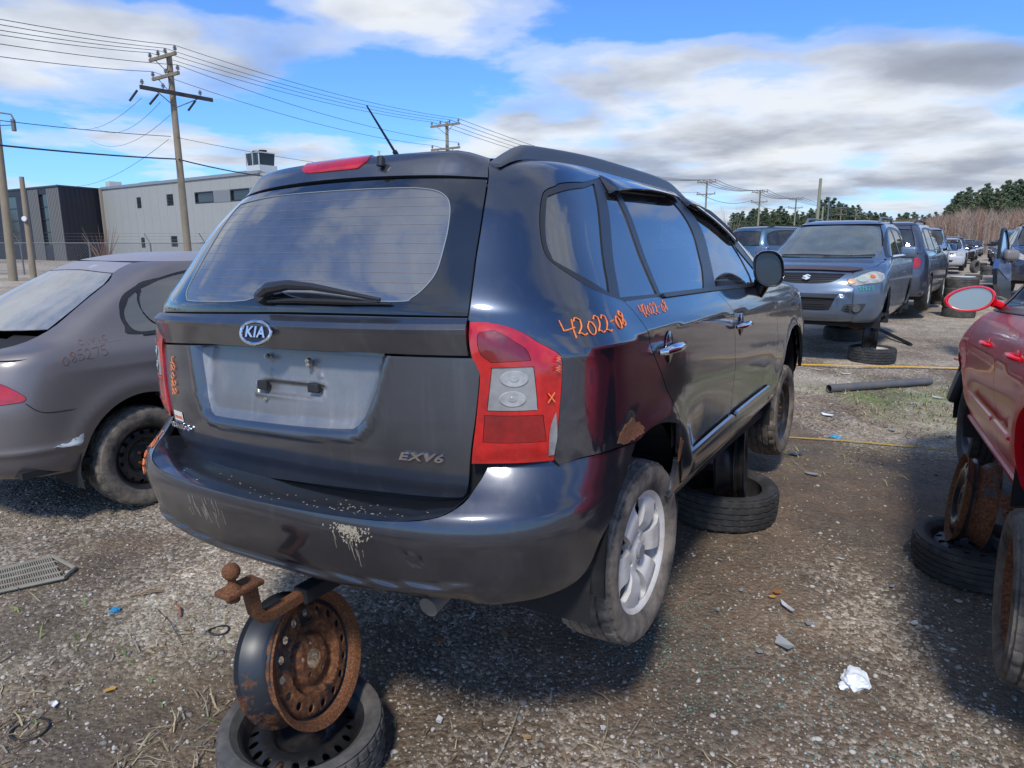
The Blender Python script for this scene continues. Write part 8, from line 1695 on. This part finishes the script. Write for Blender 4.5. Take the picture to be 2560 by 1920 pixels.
shard('plastic_plate', 2068, 1038, 36, WHT, 'flat white plastic plate on the grass strip', 'plastic piece', 8, .5); shard('plastic_plate', 2116, 935, 22, WHT, 'white scrap under the yellow strap, nearest the blue crossover', 'plastic piece', 9, .4); shard('plastic_plate', 2040, 923, 26, PLS, 'pale scrap just below the bright yellow strap', 'plastic piece', 10, .4); shard('plastic_plate', 2345, 995, 30, PLS, 'pale scrap right of the grey tube', 'plastic piece', 11, .4)
shard('plastic_plate', 2030, 1185, 34, GPL, 'grey plastic flake on the lane right of the hanging front wheel', 'plastic piece', 12); shard('plastic_plate', 1990, 1135, 50, simple('blackish_plastic', (.05, .06, .07), .4), 'blackish broken plastic just right of the hanging front wheel', 'plastic piece', 13, .4); shard('plastic_plate', 1180, 1540, 46, PLS, 'thin white splinter on the soil below the bumper corner', 'plastic piece', 20, .2)
shard('plastic_plate', 2230, 1075, 28, GPL, 'dark grey chip on the dead grass between the two straps', 'plastic piece', 21, .4); shard('plastic_plate', 2490, 1485, 40, simple('blackish_plastic', 0), 'small black plastic piece beside the red car\'s rear tyre', 'plastic piece', 22, .6)
rr = random.Random(12)
for k in range(14):
    u = rr.uniform(1450, 2400); v = rr.uniform(1150, 1880); 
    if u < 1700 and v < 1500: continue
    shard('loose_chip', u, v, rr.uniform(12, 24), rr.choice((PLS, GPL, GPL, SG[1])), 'pale loose chip on the brown soil right of the car', 'plastic piece', 100 + k, rr.uniform(.4, .8), group='pale chips strewn on the soil')
def ring(u, v, px_, lab, a):
    p = gp(u, v, .008); s = px_ / FPX * (p - Vector((0, 0, CAMH))).length / 2; mb = MB(); mb.tube([Vector((math.cos(t_) * s, math.sin(t_) * s * a, .004 * math.sin(t_ * 2))) for t_ in np.linspace(0, 6.2832, 40)], .0042, 8, False); o = mb.obj('rubber_ring', BLK, None, smooth=True); o.location = p; tag(o, lab, 'rubber ring', 'rubber rings on the gravel')
ring(75, 1823, 64, 'black rubber ring near the bottom left corner', .9); ring(547, 1575, 42, 'black rubber ring just left of the standing rusty rim', .8)
# beige plastic grille panel half out of frame
ga = [gp(-60, 1440, .02), gp(131, 1391, .02), gp(187, 1420, .02), gp(160, 1444, .02), gp(-60, 1492, .02)]; BG = simple('beige_plastic', (.25, .23, .18), .7, dirt=.4)
pr = empty('plastic_grid', ga[0], (0, 0, 0), 'beige plastic slatted panel lying on the gravel at the left edge', 'plastic panel'); o0 = ga[0]
mb = MB(); mb.tube([p_ - o0 for p_ in ga + ga[:1]], .011, 6, False); mb.obj('frame', BG, pr)
A0, A1, B0, B1 = ga[0], ga[1], ga[4], ga[3]
for k in range(1, 4): mb = MB(); f_ = k / 4; mb.tube([A0.lerp(B0, f_) - o0, A1.lerp(B1, f_) - o0], .006, 4); mb.obj('long_bar', BG, pr)
for k in range(1, 34): f_ = k / 34; mb = MB(); q0, q1 = A0.lerp(A1, f_), B0.lerp(B1, f_); mb.tube([q0 - o0, q1 - o0], .0035, 4); mb.obj('slat', BG, pr)
def stick(u0, v0, u1, v1, r, lab, m, z=.01, cat='twig'):
    a, b = gp(u0, v0, z), gp(u1, v1, z); mb = MB(); mid = a.lerp(b, .5) + Vector((.01, 0, .012)); mb.tube([a, mid, b], [r * .6, r, r * .8], 6); o = mb.obj('stick', m); tag(o, lab, cat, 'sticks on the gravel')
stick(436, 1508, 452, 1540, .006, 'short rust-red stick left of the tow ball', simple('stick_red', (.25, .10, .05), .8)); stick(390, 1520, 454, 1606, .0022, 'thin dark twig on the gravel left of the standing rim', simple('twig_dark', (.05, .04, .035), .8), .015); stick(325, 1490, 405, 1478, .006, 'brown stalk behind the short red stick', MATS['straw_brown']); stick(1500, 1880, 1520, 1790, .002, 'thin dry stem near the bottom middle', ST[0], .02); stick(1240, 1905, 1300, 1765, .0025, 'upright pale dry stem right of the flat tyre', ST[0], .02)
# crumbs of broken window glass
CR = simple('glass_crumbs_green', (.16, .27, .23), .15, var=.2); V = []; F = []; r = np.random.RandomState(8)
for k in range(900):
    cu, cv, su, sv = ((1700, 1530, 70, 60), (1600, 1600, 80, 40), (1960, 1700, 120, 70), (2250, 1880, 120, 40), (1750, 1640, 120, 70))[r.randint(5)]; u = cu + r.randn() * su; v = min(1915, cv + r.randn() * sv)
    if v < 1250: continue
    d = cam_ray(u, v); t_ = (CAMH + .04) / -d.z; x, y = d.x * t_, d.y * t_; z = gz1(x, y) + .003; s = .0015 + .0035 * r.rand(); b = len(V); a = r.rand() * 3; c_, s_ = math.cos(a) * s, math.sin(a) * s
    V += [(x + c_, y + s_, z), (x - s_, y + c_, z), (x - c_, y - s_, z), (x + s_, y - c_, z), (x + c_, y + s_, z + s), (x - s_, y + c_, z + s), (x - c_, y - s_, z + s), (x + s_, y - c_, z + s)]; F += [(b + 4, b + 5, b + 6, b + 7), (b, b + 1, b + 5, b + 4), (b + 1, b + 2, b + 6, b + 5), (b + 2, b + 3, b + 7, b + 6), (b + 3, b, b + 4, b + 7)]
o = obj('glass_crumbs', V, F, CR); tag(o, kind='stuff')
